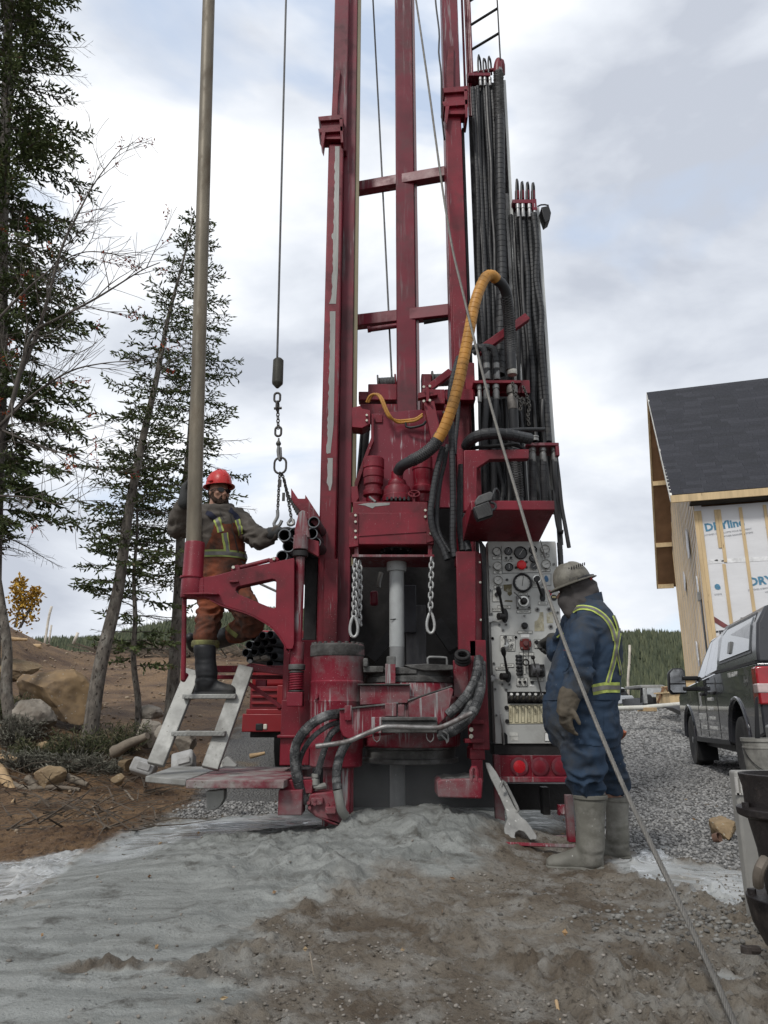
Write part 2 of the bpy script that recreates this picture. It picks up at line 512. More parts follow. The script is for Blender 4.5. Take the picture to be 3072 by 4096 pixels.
def ground_h(x, y, detail=True):
    x = np.asarray(x, float); y = np.asarray(y, float)
    z = base_h(x, y)
    if not detail: return z
    fan, pud, grav, soil = ground_layers(x, y)
    nearf = sst(14, 7, y)
    # flow direction of the slurry: from the hole to the lower left
    fx, fy = -0.55, -0.83
    u = x*fx+y*fy; v = -x*fy+y*fx
    wv = v + 0.22*(fbm(u*1.2, v*1.2, 3)-0.5)
    flow = 0.060*(fbm(u*0.7, wv*2.6, 5)-0.5) + 0.011*(1-np.abs(2*fbm(u*1.5+5, wv*11, 4)-1)) + 0.010*(fbm(u*5, wv*26, 3)-0.5)
    lump = 0.5*(fbm(x*3.2+1, y*3.2, 4)-0.5)
    clod = fbm(x*11, y*11, 4)
    clod = np.maximum(clod-0.46, 0)*0.09 + np.maximum(fbm(x*24+5, y*24, 4, 0.6)-0.48, 0)*0.09 + 0.022*(fbm(x*42, y*42, 3)-0.5)
    rough = 0.5+1.0*sst(0.35, 0.65, fbm(x*1.1+9, y*1.1, 3))
    trod = 0.040*(fbm(x*2.6+2, y*2.6+8, 4)-0.5) + clod*0.85*rough + 0.012*(fbm(x*60, y*60, 2)-0.5)
    dirt = 0.12*(fbm(x*1.5, y*1.5+4, 4)-0.5) + 0.6*clod
    gr = 0.03*(fbm(x*1.8, y*1.8, 3)-0.5) + 0.012*(fbm(x*24, y*24, 2)-0.5)
    rest = np.clip(1-fan-grav-soil, 0, 1)
    lumpy = fan*sst(-1.3, -0.2, x+0.6*(y-4))*sst(5.8, 5.0, y)
    z = z + nearf*(fan*(flow*(1-0.7*pud)+0.012+0.05*lump*(1-0.6*pud)) + rest*trod + soil*dirt + grav*gr) + (1-nearf)*(0.25*(fbm(x*0.5, y*0.5, 5)-0.5)*(1-grav))
    z = z + nearf*lumpy*(0.20*np.maximum(fbm(x*4.5+3, y*4.5, 6, 0.6)-0.47, 0)+0.035*(fbm(x*19, y*19, 4, 0.6)-0.5))
    z = z - pud*0.012*nearf
    flat = sst(0.35, 0.7, pud)*sst(0.38, 0.50, fbm(x*3+60, y*3, 3))
    z = z*(1-0.92*flat*nearf) + 0.92*flat*nearf*(base_h(x, y)+0.01*fan)
    return z
def GH(x, y): return float(ground_h(np.array([x]), np.array([y]))[0])
def BH(x, y): return float(base_h(np.array([x]), np.array([y]))[0])

def grid_axis(lo, d0, d1, hi, step, grow):
    a = [d0]
    s = step
    while a[-1] < d1: a.append(a[-1]+step)
    while a[-1] < hi: s *= grow; a.append(a[-1]+s)
    b = []; s = step; q = d0
    while q > lo: s *= grow; q -= s; b.append(q)
    return np.array(b[::-1]+a)
gx = grid_axis(-900, -2.6, 2.6, 900, 0.0135, 1.035)
gy = grid_axis(-60, 2.0, 6.3, 1500, 0.0135, 1.03)
GXX, GYY = np.meshgrid(gx, gy)
GZZ = ground_h(GXX, GYY)
nx, ny = len(gx), len(gy)
verts = np.stack([GXX.ravel(), GYY.ravel(), GZZ.ravel()], 1)
ii = (np.arange(ny-1)[:, None]*nx + np.arange(nx-1)[None, :]).ravel()
faces = np.stack([ii, ii+1, ii+nx+1, ii+nx], 1)
gme = bpy.data.meshes.new('ground')
gme.vertices.add(len(verts)); gme.vertices.foreach_set('co', verts.ravel())
gme.loops.add(faces.size); gme.loops.foreach_set('vertex_index', faces.ravel().astype(np.int32))
gme.polygons.add(len(faces)); gme.polygons.foreach_set('loop_start', np.arange(0, faces.size, 4, dtype=np.int32))
gme.update(); gme.validate()
gme.shade_smooth()
fan, pud, grav, soil = ground_layers(GXX.ravel(), GYY.ravel())
ca = gme.color_attributes.new('layers', 'FLOAT_COLOR', 'POINT')
ca.data.foreach_set('color', np.stack([fan, grav, soil, np.clip(pud, 0, 1)], 1).ravel().astype(np.float32))
def ground_mat():
    m = bpy.data.materials.new('site_ground'); m.use_nodes = True
    t = m.node_tree; b = t.nodes['Principled BSDF']; N = t.nodes.new; K = t.links.new
    at = N('ShaderNodeAttribute'); at.attribute_name = 'layers'
    sp = N('ShaderNodeSeparateColor'); K(at.outputs['Color'], sp.inputs[0])
    tc = N('ShaderNodeTexCoord'); V = tc.outputs['Object']
    def nz(s, d=5, r=0.6, v=None):
        q = N('ShaderNodeTexNoise'); q.inputs['Scale'].default_value = s; q.inputs['Detail'].default_value = d; q.inputs['Roughness'].default_value = r
        K(v or V, q.inputs['Vector']); return q.outputs['Fac']
    def rp(f, a, b_, o0=0, o1=1):
        q = N('ShaderNodeMapRange'); q.inputs[1].default_value = a; q.inputs[2].default_value = b_; q.inputs[3].default_value = o0; q.inputs[4].default_value = o1
        K(f, q.inputs[0]); return q.outputs[0]
    def mx(f, a, b_):
        q = N('ShaderNodeMix'); q.data_type = 'RGBA'
        if isinstance(f, float): q.inputs[0].default_value = f
        else: K(f, q.inputs[0])
        for i, z in ((6, a), (7, b_)):
            if isinstance(z, tuple): q.inputs[i].default_value = (*z, 1)
            else: K(z, q.inputs[i])
        return q.outputs[2]
    def mf(f, a, b_):
        q = N('ShaderNodeMix'); q.data_type = 'FLOAT'; K(f, q.inputs[0])
        for i, z in ((2, a), (3, b_)):
            if isinstance(z, (int, float)): q.inputs[i].default_value = z
            else: K(z, q.inputs[i])
        return q.outputs[0]
    def mul(a, b_):
        q = N('ShaderNodeMath'); q.operation = 'MULTIPLY'; K(a, q.inputs[0])
        if isinstance(b_, (int, float)): q.inputs[1].default_value = b_
        else: K(b_, q.inputs[1])
        return q.outputs[0]
    # trodden brown-grey ground
    c = mx(rp(nz(1.6, 6), 0.38, 0.62), (0.085, 0.064, 0.044), (0.185, 0.163, 0.132))
    c = mx(rp(nz(5.5, 6, 0.65), 0.46, 0.66), c, (0.225, 0.216, 0.195))
    c = mx(rp(nz(34, 4), 0.55, 0.72), c, (0.05, 0.04, 0.03))
    # reddish soil
    so_ = mx(rp(nz(0.9, 6), 0.35, 0.62), (0.060, 0.032, 0.017), (0.18, 0.112, 0.058))
    so_ = mx(rp(nz(22, 4), 0.50, 0.68), so_, (0.030, 0.018, 0.012))
    so_ = mx(rp(nz(60, 2), 0.68, 0.74), so_, (0.24, 0.20, 0.15))
    c = mx(sp.outputs[2], c, so_)
    # crushed grey gravel
    vo = N('ShaderNodeTexVoronoi'); vo.inputs['Scale'].default_value = 38; K(V, vo.inputs['Vector'])
    g1 = mx(rp(vo.outputs['Distance'], 0.1, 0.6), (0.235, 0.235, 0.23), (0.055, 0.055, 0.055))
    sc_ = N('ShaderNodeSeparateColor'); K(vo.outputs['Color'], sc_.inputs[0])
    g1 = mx(mul(sc_.outputs[0], 0.7), g1, (0.13, 0.125, 0.115))
    g1 = mx(rp(nz(0.8, 4), 0.58, 0.68), g1, (0.16, 0.12, 0.075))
    c = mx(sp.outputs[1], c, g1)
    # grey rock-flour slurry
    mp_ = N('ShaderNodeMapping'); mp_.inputs['Rotation'].default_value = (0, 0, R(-56.5)); mp_.inputs['Scale'].default_value = (0.7, 4.5, 1); K(V, mp_.inputs['Vector'])
    fl = nz(2.4, 6, 0.6, mp_.outputs['Vector'])
    s1 = mx(rp(fl, 0.38, 0.62), (0.138, 0.144, 0.136), (0.228, 0.236, 0.224))
    s1 = mx(rp(nz(6, 7, 0.72), 0.53, 0.66), s1, (0.075, 0.074, 0.066))
    s1 = mx(rp(nz(45, 4), 0.62, 0.74), s1, (0.055, 0.057, 0.056))
    c = mx(sp.outputs[0], c, s1)
    c = mx(mul(at.outputs['Alpha'], 0.8), c, mx(rp(nz(4, 5), 0.4, 0.6), (0.22, 0.235, 0.235), (0.36, 0.375, 0.375)))
    K(c, b.inputs['Base Color'])
    # wetness: the slurry shines in bands along the flow, puddles shine most
    wet = mul(sp.outputs[0], rp(fl, 0.47, 0.60))
    ro = mf(wet, 0.85, 0.33)
    ro = mf(mul(at.outputs['Alpha'], rp(fl, 0.40, 0.52)), ro, 0.07)
    K(ro, b.inputs['Roughness'])
    K(mf(at.outputs['Alpha'], 0.3, 0.9), b.inputs['Specular IOR Level'])
    bp = N('ShaderNodeBump'); bp.inputs['Strength'].default_value = 0.9; bp.inputs['Distance'].default_value = 0.025
    hh = mf(sp.outputs[1], nz(55, 6, 0.7), rp(vo.outputs['Distance'], 0.0, 0.7, 1, 0))
    hh = mf(sp.outputs[0], hh, mul(nz(70, 5), 0.45))
    hh = mf(at.outputs['Alpha'], hh, mul(nz(14, 3), 0.15))
    K(hh, bp.inputs['Height']); K(bp.outputs['Normal'], b.inputs['Normal'])
    return m
gme.materials.append(ground_mat())
ground = bpy.data.objects.new('ground', gme); COL.objects.link(ground)
tag(ground, kind='structure')

# ---------------------------------------------------------------- loose stones lying on it
_ico = BM(); bmesh.ops.create_icosphere(_ico, subdivisions=1, radius=1.0)
ICO_V = np.array([v.co[:] for v in _ico.verts]); ICO_F = np.array([[v.index for v in f.verts] for f in _ico.faces]); _ico.free()
def scatter_stones(name, xs, ys, sizes, m, label, cat, sink=0.25, zs=None):
    n = len(xs)
    zs = ground_h(xs, ys) if zs is None else zs
    g = RNG.normal(size=(n, 12, 3))*0.20
    V = ICO_V[None]*(1+RNG.uniform(-0.28, 0.28, (n, 12, 1))) + g*0.5
    ang = RNG.uniform(0, 6.28, n); ca_, sa_ = np.cos(ang), np.sin(ang)
    sc = np.stack([RNG.uniform(0.8, 1.3, n), RNG.uniform(0.7, 1.1, n), RNG.uniform(0.5, 0.85, n)], 1)
    V = V*sc[:, None, :]
    X = V[..., 0]*ca_[:, None]-V[..., 1]*sa_[:, None]; Yv = V[..., 0]*sa_[:, None]+V[..., 1]*ca_[:, None]
    V = np.stack([X, Yv, V[..., 2]], 2)*sizes[:, None, None]
    V += np.stack([xs, ys, zs+sizes*(0.55-sink)], 1)[:, None, :]
    Fc = (ICO_F[None]+(np.arange(n)*12)[:, None, None]).reshape(-1, 3)
    me = bpy.data.meshes.new(name)
    V = V.reshape(-1, 3)
    me.vertices.add(len(V)); me.vertices.foreach_set('co', V.ravel())
    me.loops.add(Fc.size); me.loops.foreach_set('vertex_index', Fc.ravel().astype(np.int32))
    me.polygons.add(len(Fc)); me.polygons.foreach_set('loop_start', np.arange(0, Fc.size, 3, dtype=np.int32))
    me.update()
    at = me.color_attributes.new('tone', 'FLOAT_COLOR', 'POINT')
    tone = np.repeat(RNG.random(n), 12)
    at.data.foreach_set('color', np.stack([tone]*4, 1).ravel().astype(np.float32))
    me.materials.append(m)
    o = bpy.data.objects.new(name, me); COL.objects.link(o)
    return tag(o, label, cat, kind='stuff')
def tone_mat(name, a, b_, rough=0.85):
    m = bpy.data.materials.new(name); m.use_nodes = True
    t = m.node_tree; b = t.nodes['Principled BSDF']
    at = t.nodes.new('ShaderNodeAttribute'); at.attribute_name = 'tone'
    q = t.nodes.new('ShaderNodeMix'); q.data_type = 'RGBA'
    q.inputs[6].default_value = (*a, 1); q.inputs[7].default_value = (*b_, 1)
    t.links.new(at.outputs['Fac'], q.inputs[0]); t.links.new(q.outputs[2], b.inputs['Base Color'])
    b.inputs['Roughness'].default_value = rough
    return m
GRAVM = tone_mat('crushed_stone', (0.075, 0.075, 0.074), (0.29, 0.285, 0.275))
def scatter_in(n, x0, x1, y0, y1, keep):
    x = RNG.uniform(x0, x1, n); u = RNG.uniform(0, 1, n); y = y0*(y1/y0)**u
    k = keep(x, y) > RNG.random(n)
    return x[k], y[k]
def kg(x, y):
    f, p, g, s = ground_layers(x, y); a = x/y; return g*(1-p)*(a < 0.60)*((a > 0.27) | ((y < 8) & ((a > -0.36) & (a < -0.1) | (y < 6.2))))
X_, Y_ = scatter_in(180000, -2.8, 12.5, 4.7, 23.0, kg)
scatter_stones('gravel', X_, Y_, RNG.uniform(0.009, 0.021, len(X_))*np.clip(Y_/8, 0.8, 2.4), GRAVM, 'grey crushed gravel spread behind the rig', 'gravel')
def kf(x, y):
    f, p, g, s = ground_layers(x, y); cl = sst(0.45, 0.62, fbm(x*1.7+30, y*1.7, 3)); return (1-f)*(1-s)*(1-g)*(0.05+cl)*0.8+0.03*f
X_, Y_ = scatter_in(17000, -2.2, 2.6, 2.1, 5.6, kf)
scatter_stones('pebbles', X_, Y_, 0.002+0.0075*RNG.random(len(X_))**2, tone_mat('mud_clods', (0.060, 0.050, 0.038), (0.22, 0.20, 0.175)), 'small clods and pebbles in the trodden mud', 'pebbles')
# darker patch of coarse stones by the standing worker's boots
X_ = RNG.normal(1.5, 0.36, 650); Y_ = RNG.normal(3.55, 0.2, 650)
scatter_stones('coarse_stones', X_, Y_, RNG.uniform(0.004, 0.015, 650), tone_mat('dark_stones', (0.06, 0.057, 0.052), (0.20, 0.195, 0.18)), 'patch of coarse dark stones before the boots', 'stones')
def ks(x, y):
    f, p, g, s = ground_layers(x, y); return s*0.5*(x/y > -0.6)
X_, Y_ = scatter_in(5000, -16, 0.5, 6.0, 30.0, ks)
scatter_stones('soil_stones', X_, Y_, RNG.uniform(0.010, 0.04, len(X_))*np.clip(Y_/12, 0.5, 1.5), tone_mat('soil_clods', (0.05, 0.028, 0.016), (0.27, 0.21, 0.145)), 'clods and pale stones strewn over brown soil', 'stones')

# ================================================================ DRILL RIG
rig = thing('drill_rig', 'maroon truck-mounted water well drilling rig with tall three-column mast and hoses', 'drill rig', (0.1, 6.2, 0))
def rp(name, m, *boxes, bevel=0.004, parent=None, **k):
    """rig part of pixel boxes (px0,py0,px1,py1,Y,depth[,ref])"""
    bm = BM()
    for b in boxes: pbox(bm, *b)
    return obj(name, bm, m, parent or rig, bevel=bevel, **k)
def rpp(name, m, pix, Y, dep, hole=None, bevel=0.004, parent=None):
    return obj(name, pprism(BM(), pix, Y, dep, hole), m, parent or rig, bevel=bevel)
def zbox(bm, px0, px1, ref, Y, dep, z0, z1):
    return box(bm, PX(px0, ref, Y), PX(px1, ref, Y), Y, Y+dep, z0, z1)
def bolts(pts, Y, r=0.011, parent=None, m=None):
    for px, py in pts:
        p = P(px, py, Y)
        bm = BM(); cyl(bm, p+Vector((0, 0.01, 0)), p-Vector((0, 0.012, 0)), r, n=6)
        obj('bolt', bm, m or BOLT, parent or rig, smooth=0)
TOP = 11.5
# ---- mast
def cz(py, Y=6.0): return PZ(py, Y)
m_l = obj('mast_column', zbox(BM(), 1277, 1346, 2085, 6.0, 0.22, cz(2640), cz(575)), RED, rig, bevel=0.012)
obj('inner_channel', box(BM(), PX(1346.8, 2085, 6.0), PX(1408, 1700, 6.13), 6.13, 6.27, cz(2640), TOP-0.5), REDW, m_l, bevel=0.004)
obj('inner_section', zbox(BM(), 1339, 1396, 0, 6.04, 0.19, cz(590), TOP), REDW, m_l, bevel=0.01)
obj('guide_rail', zbox(BM(), 1408.6, 1426, 1700, 6.15, 0.05, cz(2250), TOP), mat('khaki_rail', (0.19, 0.165, 0.10), 0.5, var=0.3, stretch=(1, 1, 0.1)), m_l, bevel=0.003)
obj('lower_sleeve', zbox(BM(), 1294, 1350, 2400, 5.975, 0.03, cz(2640), cz(2237)), RED, m_l, bevel=0.004)
random.seed(3)
def wear(pix_l, pix_r, Y, par):
    """bare strip worn through the paint, ragged along its left side"""
    left = []
    for (x0, y0), (x1, y1) in zip(pix_l, pix_l[1:]):
        k = max(2, int(abs(y1-y0)/14))
        for i in range(k):
            left.append((x0+(x1-x0)*i/k+random.uniform(-2.5, 2.5), y0+(y1-y0)*i/k))
    obj('worn_strip', pprism(BM(), left+[pix_l[-1]]+pix_r[::-1], Y-0.0025, 0.002), STEELW, par, smooth=0)
wear([(1341, 585), (1336, 800), (1334, 930), (1324, 945), (1331, 960), (1330, 1085), (1326, 1190), (1316, 1215)], [(1358, 585), (1353, 1000), (1351, 1085), (1344, 1215)], 6.0, m_l)
wear([(1320, 1245), (1316, 1500), (1313, 1600), (1309, 1750), (1303, 1800), (1308, 1815)], [(1342, 1245), (1338, 1500), (1334, 1700), (1322, 1812)], 6.0, m_l)
wear([(1312, 1832), (1309, 1930), (1316, 1962)], [(1331, 1832), (1329, 1930), (1322, 1962)], 6.0, m_l)
m_c = obj('mast_column', zbox(BM(), 1588, 1668, 1629, 6.35, 0.12, cz(1800), TOP), REDW, rig, bevel=0.008)
obj('rub_strip', zbox(BM(), 1669, 1681, 1629, 6.37, 0.10, cz(1800), TOP), mat('scuffed_steel', (0.17, 0.12, 0.125), 0.35, 0.4, var=0.4, scale=3, stretch=(1, 1, 0.08)), m_c, bevel=0.003)
m_r = obj('mast_column', zbox(BM(), 1807, 1878, 1434, 6.0, 0.25, cz(2250), cz(450)), RED, rig, bevel=0.012)
obj('inner_section', zbox(BM(), 1767, 1830, 0, 6.04, 0.2, cz(470), TOP), REDW, m_r, bevel=0.01)
obj('side_channel', zbox(BM(), 1879, 1890, 1434, 6.1, 0.2, cz(2250), cz(480)), DARK, m_r, bevel=0.003)
obj('lower_sleeve', zbox(BM(), 1830, 1885, 1900, 5.97, 0.03, cz(2250), cz(1150)), RED, m_r, bevel=0.004)
for (a, b, wd) in (((1425, 757), (1812, 690), 0.118), ((1420, 1290), (1830, 1243), 0.125)):
    A = P(a[0], a[1], 6.52); B = P(b[0], b[1], 6.52); 
    k = (A.z-CAMZ)/(B.z-CAMZ)*1.0
    B = P(b[0], b[1], 6.52*k)
    obj('mast_crossbeam', beam(BM(), A, B, 0.10, wd, Vector((0, 0, 1))), REDW, rig, bevel=0.006)
bm = BM(); A = P(1478, 1318, 6.45); B = P(1590, 1302, 6.41); cyl(bm, A, B, 0.026, n=14); cyl(bm, P(1470, 1318, 6.45), P(1482, 1317, 6.45), 0.032, n=14)
obj('lock_cylinder', bm, REDW, rig)
bm = BM(); cyl(bm, P(1695, 1288, 6.38), P(1800, 1270, 6.33), 0.024, n=14); obj('lock_cylinder', bm, DARK, rig)
# telescoping guide clamps
def clamp(x0, x1, y0, y1, Y):
    bm = BM()
    h = (y1-y0)
    pbox(bm, x0+12, y0+8, x1-4, y1-14, Y+0.03, 0.12)
    for q in (0.0, 0.46):
        yy = y0+h*q
        prism(bm, [P(x0, yy, Y), P(x1, yy-10, Y), P(x1+3, yy+h*0.10, Y), P(x0+8, yy+h*0.16, Y)], (0, 0.2, 0))
    prism(bm, [P(x0+14, yy+h*0.12, Y), P(x0+30, yy+h*0.12, Y), P(x0+20, y1+28, Y), P(x0+12, y1+10, Y)], (0, 0.1, 0))
    prism(bm, [P(x1-14, y0+4, Y), P(x1, y0+4, Y), P(x1+2, y1, Y), P(x1-8, y1, Y)], (0, 0.2, 0))
    obj('guide_clamp', bm, RED, rig, bevel=0.004)
clamp(1272, 1371, 466, 570, 5.93)
clamp(1768, 1870, 352, 470, 5.93)
rpp('clamp_wedge', RED, [(1330, 372), (1344, 278), (1362, 280), (1352, 380), (1350, 470), (1326, 470)], 6.0, 0.04)
rpp('clamp_wedge', RED, [(1794, 185), (1815, 182), (1815, 290), (1815, 352), (1784, 354), (1786, 280)], 6.0, 0.04)

# ---- winches behind the carriage
bm = BM(); pbox(bm, 1472, 1535, 1588, 1600, 6.42, 0.2); pbox(bm, 1434, 1565, 1474, 1600, 6.45, 0.12); pbox(bm, 1440, 1615, 1600, 1660, 6.42, 0.25)
wn_ = obj('winch', bm, RED, rig, bevel=0.008)
def drum(x0, x1, py, r, Y, par):
    bm = BM()
    a, b = P(x0, py, Y), P(x1, py-4, Y)
    prof = []
    L_ = (b-a).length; k = int(L_/0.014)
    for i in range(k):
        prof += [(r*0.93, L_*i/k), (r, L_*(i+0.5)/k)]
    lathe(bm, a, prof, 20, axis=(b-a))
    obj('rope_drum', bm, ROPED, par)
    for q in (a, b):
        bm = BM(); t = (b-a).normalized(); cyl(bm, q-t*0.008, q+t*0.008, r*1.45, n=24); obj('drum_flange', bm, GREASE if q is a else RED, par, bevel=0.003)
drum(1512, 1582, 1535, 0.06, 6.52, wn_)
bm = BM(); pbox(bm, 1686, 1494, 1728, 1600, 6.42, 0.16); pbox(bm, 1680, 1600, 1800, 1640, 6.42, 0.2)
wn2 = obj('winch', bm, RED, rig, bevel=0.01)
drum(1730, 1812, 1522, 0.065, 6.50, wn2)
# ---- carriage that slides on the columns
rpp('carriage_plate', mat('red_paint_splashed', (0.145, 0.011, 0.024), 0.42, var=0.2, scale=3, bump=0.05, dirt=(0.07, 0.03, 0.032), dirt_amt=0.3,
    streak=((0.42, 0.42, 0.43), 34, 0.585, 3.0), speck=((0.42, 0.42, 0.43), 120, 0.70)),
    [(1488, 1655), (1600, 1645), (1792, 1628), (1850, 1640), (1850, 2030), (1440, 2030), (1424, 1935), (1468, 1800), (1488, 1757)], 6.0, 0.045)
rpp('carriage_lip', RED, [(1483, 1655), (1494, 1655), (1496, 1762), (1480, 1800), (1434, 1935), (1430, 1960), (1418, 1960), (1418, 1930), (1470, 1790), (1484, 1750)], 5.93, 0.09)
rpp('carriage_bracket', RED, [(1408, 1630), (1440, 1622), (1448, 1634), (1481, 1640), (1481, 1695), (1448, 1712), (1408, 1708)], 5.90, 0.16)
bolts([(1467, 1662), (1467, 1683), (1774, 1628), (1774, 1650), (1421, 1952), (1425, 1977)], 5.89)
bm = BM(); cyl(bm, P(1462, 1705, 6.3), P(1443, 1935, 6.3), 0.045, n=16); obj('feed_cylinder', bm, BLACK, rig)
rpp('carriage_bracket', RED, [(1405, 1945), (1430, 1945), (1436, 1990), (1424, 2010), (1405, 2010)], 5.72, 0.14)
rp('cover_lug', RED, (1500, 1658, 1530, 1690, 5.985, 0.02))
# motors on the rotary head
def motor(name, cx, steps, Y, m=RED, n=28, caps=()):
    """turned housing from (half width px, py) steps, top to bottom"""
    bm = BM()
    c = P(cx, steps[-1][1], Y); c.x = PX(cx, steps[len(steps)//2][1], Y)
    pr = [(hw*mpp(py, Y), PZ(py, Y)-c.z) for hw, py in steps][::-1]
    lathe(bm, c, pr, n)
    return obj(name, bm, m, rig, bevel=0.002)
motor('rotation_motor', 1494, [(38, 1834), (43, 1840), (43, 1876), (40, 1878), (40, 1884), (42, 1886), (42, 1912), (39, 1915), (39, 1940), (33, 1946), (33, 1962), (41, 1964), (41, 1984), (30, 1990), (30, 2012)], 5.83)
motor('rotation_motor', 1690, [(36, 1826), (41, 1832), (41, 1880), (38, 1884), (38, 1920), (36, 1924), (36, 1946), (42, 1950), (42, 1974), (30, 1980), (30, 2012)], 5.9)
motor('water_swivel', 1589, [(22, 1886), (24, 1890), (24, 1918), (34, 1924), (38, 1938), (37, 1944), (50, 1950), (55, 1962), (56, 1984), (60, 1988), (60, 2010)], 5.8)
for i in range(6):
    x = 1545+i*17
    bm = BM(); pbox(bm, x, 1987, x+8, 2001, 5.67+0.012*abs(i-2.5)**2*0.4, 0.02); obj('swivel_slot', bm, BLACK, rig)
bm = BM(); c = P(1657, 1975, 5.68)
ring = [c+Vector((0.045*math.cos(a), 0.012*math.sin(a), 0.03*math.sin(a))) for a in np.linspace(0, 6.283, 25)]
sweep(bm, ring, 0.007, 8)
for a in (0.5, 2.6, 4.7): cyl(bm, c, c+Vector((0.045*math.cos(a), 0.012*math.sin(a), 0.03*math.sin(a))), 0.005, n=6)
cyl(bm, c, c-Vector((0, 0, 0.09)), 0.009, n=8)
obj('hand_wheel', bm, RED, rig)
bm = BM(); cyl(bm, P(1478, 1988, 5.66), P(1503, 2008, 5.62), 0.010, n=10); obj('grease_fitting', bm, STEEL, rig)
# gearbox of the rotary head
gb = rp('gearbox', RED, (1411, 2006, 1712, 2060, 5.62, 0.5, 2100), (1396, 2050, 1735, 2178, 5.60, 0.52), bevel=0.007)
obj('side_plate', pprism(BM(), [(1395, 2052), (1424, 2046), (1434, 2052), (1434, 2184), (1395, 2190)], 5.59, 0.05), RED, gb, bevel=0.004)
obj('side_plate', pprism(BM(), [(1706, 2042), (1735, 2036), (1735, 2165), (1706, 2172)], 5.59, 0.05), RED, gb, bevel=0.004)
bolts([(1422, 2062), (1422, 2088), (1422, 2125), (1422, 2150), (1701, 2042), (1701, 2068), (1722, 2108), (1722, 2134)], 5.59)
rpp('scraped_edge', STEELW, [(1430, 2018), (1470, 2012), (1560, 2010), (1558, 2020), (1500, 2026), (1490, 2034), (1460, 2022)], 5.617, 0.002)
obj('weld_rib', pprism(BM(), [(1434, 2140), (1706, 2122), (1706, 2127), (1434, 2145)], 5.592, 0.03), RED, gb)
bm = BM(); box(bm, PX(1408, 2220, 5.58), PX(1737, 2220, 5.58), 5.58, 6.0, PZ(2228, 5.58), PZ(2218, 5.58))
obj('centring_plate', bm, REDM, rig, bevel=0.003)
bm = BM()
for x in (1418, 1712):
    pbox(bm, x, 2170, x+16, 2222, 5.63, 0.03)
obj('plate_hanger', bm, REDM, rig)
bm = BM(); c = P(1585, 2190, 5.8); lathe(bm, c, [(0.13, -0.03), (0.13, 0.03), (0.10, 0.05)], 28); obj('chuck_flange', bm, DARK, rig)
for i in range(10):
    a = i*0.628; q = c+Vector((0.115*math.cos(a), 0.115*math.sin(a), -0.03))
    bm = BM(); cyl(bm, q, q-Vector((0, 0, 0.018)), 0.012, n=6); obj('bolt', bm, DARK, rig, smooth=0)
# drill string
zc = PZ(2660, 5.8); cx = PX(1587, 2450, 5.8)
bm = BM(); rr = 0.0595
lathe(bm, (cx, 5.8, 0), [(0.078, PZ(2286, 5.8)), (0.081, PZ(2270, 5.8)), (0.079, PZ(2226, 5.8))], 28)
ds = obj('drill_string', bm, MUDPIPE, rig, bevel=0.003)
bm = BM(); lathe(bm, (cx, 5.8, 0), [(rr*0.98, -0.05), (rr*0.98, PZ(2588, 5.8))], 28); obj('wet_section', bm, mat('wet_slurry_pipe', (0.20, 0.205, 0.205), 0.5, var=0.25, scale=6, bump=0.25, speck=((0.33, 0.33, 0.33), 40, 0.68)), ds)
bm = BM(); lathe(bm, (cx, 5.8, 0), [(rr, PZ(2588, 5.8)), (rr, PZ(2284, 5.8))], 28); obj('pipe_body', bm, MUDPIPE, ds)
obj('wrench_flat', pprism(BM(), [(1561, 2476), (1584, 2474), (1584, 2477), (1561, 2480)], 5.738, 0.004), DARK, ds)

# ---- slip table and its housing
TC = Vector((PX(1640, 2850, 5.62), 5.62, 0))
def tz(py): return PZ(py, 5.3)
TBL = obj('rotary_table', lathe(BM(), TC, [(0.36, tz(2992)), (0.37, tz(2985)), (0.37, tz(2790)), (0.35, tz(2782)), (0.34, tz(2735)), (0.33, tz(2726))], 40), REDM, rig, bevel=0.004)
obj('table_ring', lathe(BM(), TC, [(0.30, tz(3062)), (0.352, tz(3058)), (0.352, tz(3040)), (0.33, tz(3036)), (0.33, tz(3004)), (0.35, tz(3000)), (0.35, tz(2990))], 40), GREASE, rig, bevel=0.003)
obj('slip_plate', lathe(BM(), TC, [(0.345, tz(2728)), (0.345, tz(2704)), (0.325, tz(2700)), (0.325, tz(2676)), (0.31, tz(2668))], 40), GREASE, rig, bevel=0.004)
rp('slip_plate', GREASE, (1453, 2664, 1535, 2690, 5.33, 0.35), bevel=0.006)
rp('slip_plate', GREASE, (1582, 2668, 1668, 2696, 5.28, 0.3), bevel=0.006)
rpp('slip_jaw', GREASE, [(1615, 2660), (1700, 2654), (1812, 2660), (1815, 2680), (1700, 2684), (1640, 2672)], 5.27, 0.3, bevel=0.006)
rpp('table_arm', REDM, [(1541, 2655), (1582, 2655), (1582, 2735), (1541, 2735)], 5.22, 0.08)
rp('table_arm', GREASE, (1546, 2624, 1583, 2662, 5.22, 0.06), bevel=0.01)
bm = BM(); ptube(bm, [(1712, 2668, 5.3), (1711, 2632, 5.3), (1722, 2628, 5.3), (1778, 2630, 5.3), (1787, 2636, 5.3), (1788, 2665, 5.3)], 0.009, 0.02, 8); obj('slip_handle', bm, STEEL, rig)
rp('slip_lug', GREASE, (1452, 2632, 1472, 2668, 5.3, 0.06), bevel=0.01)
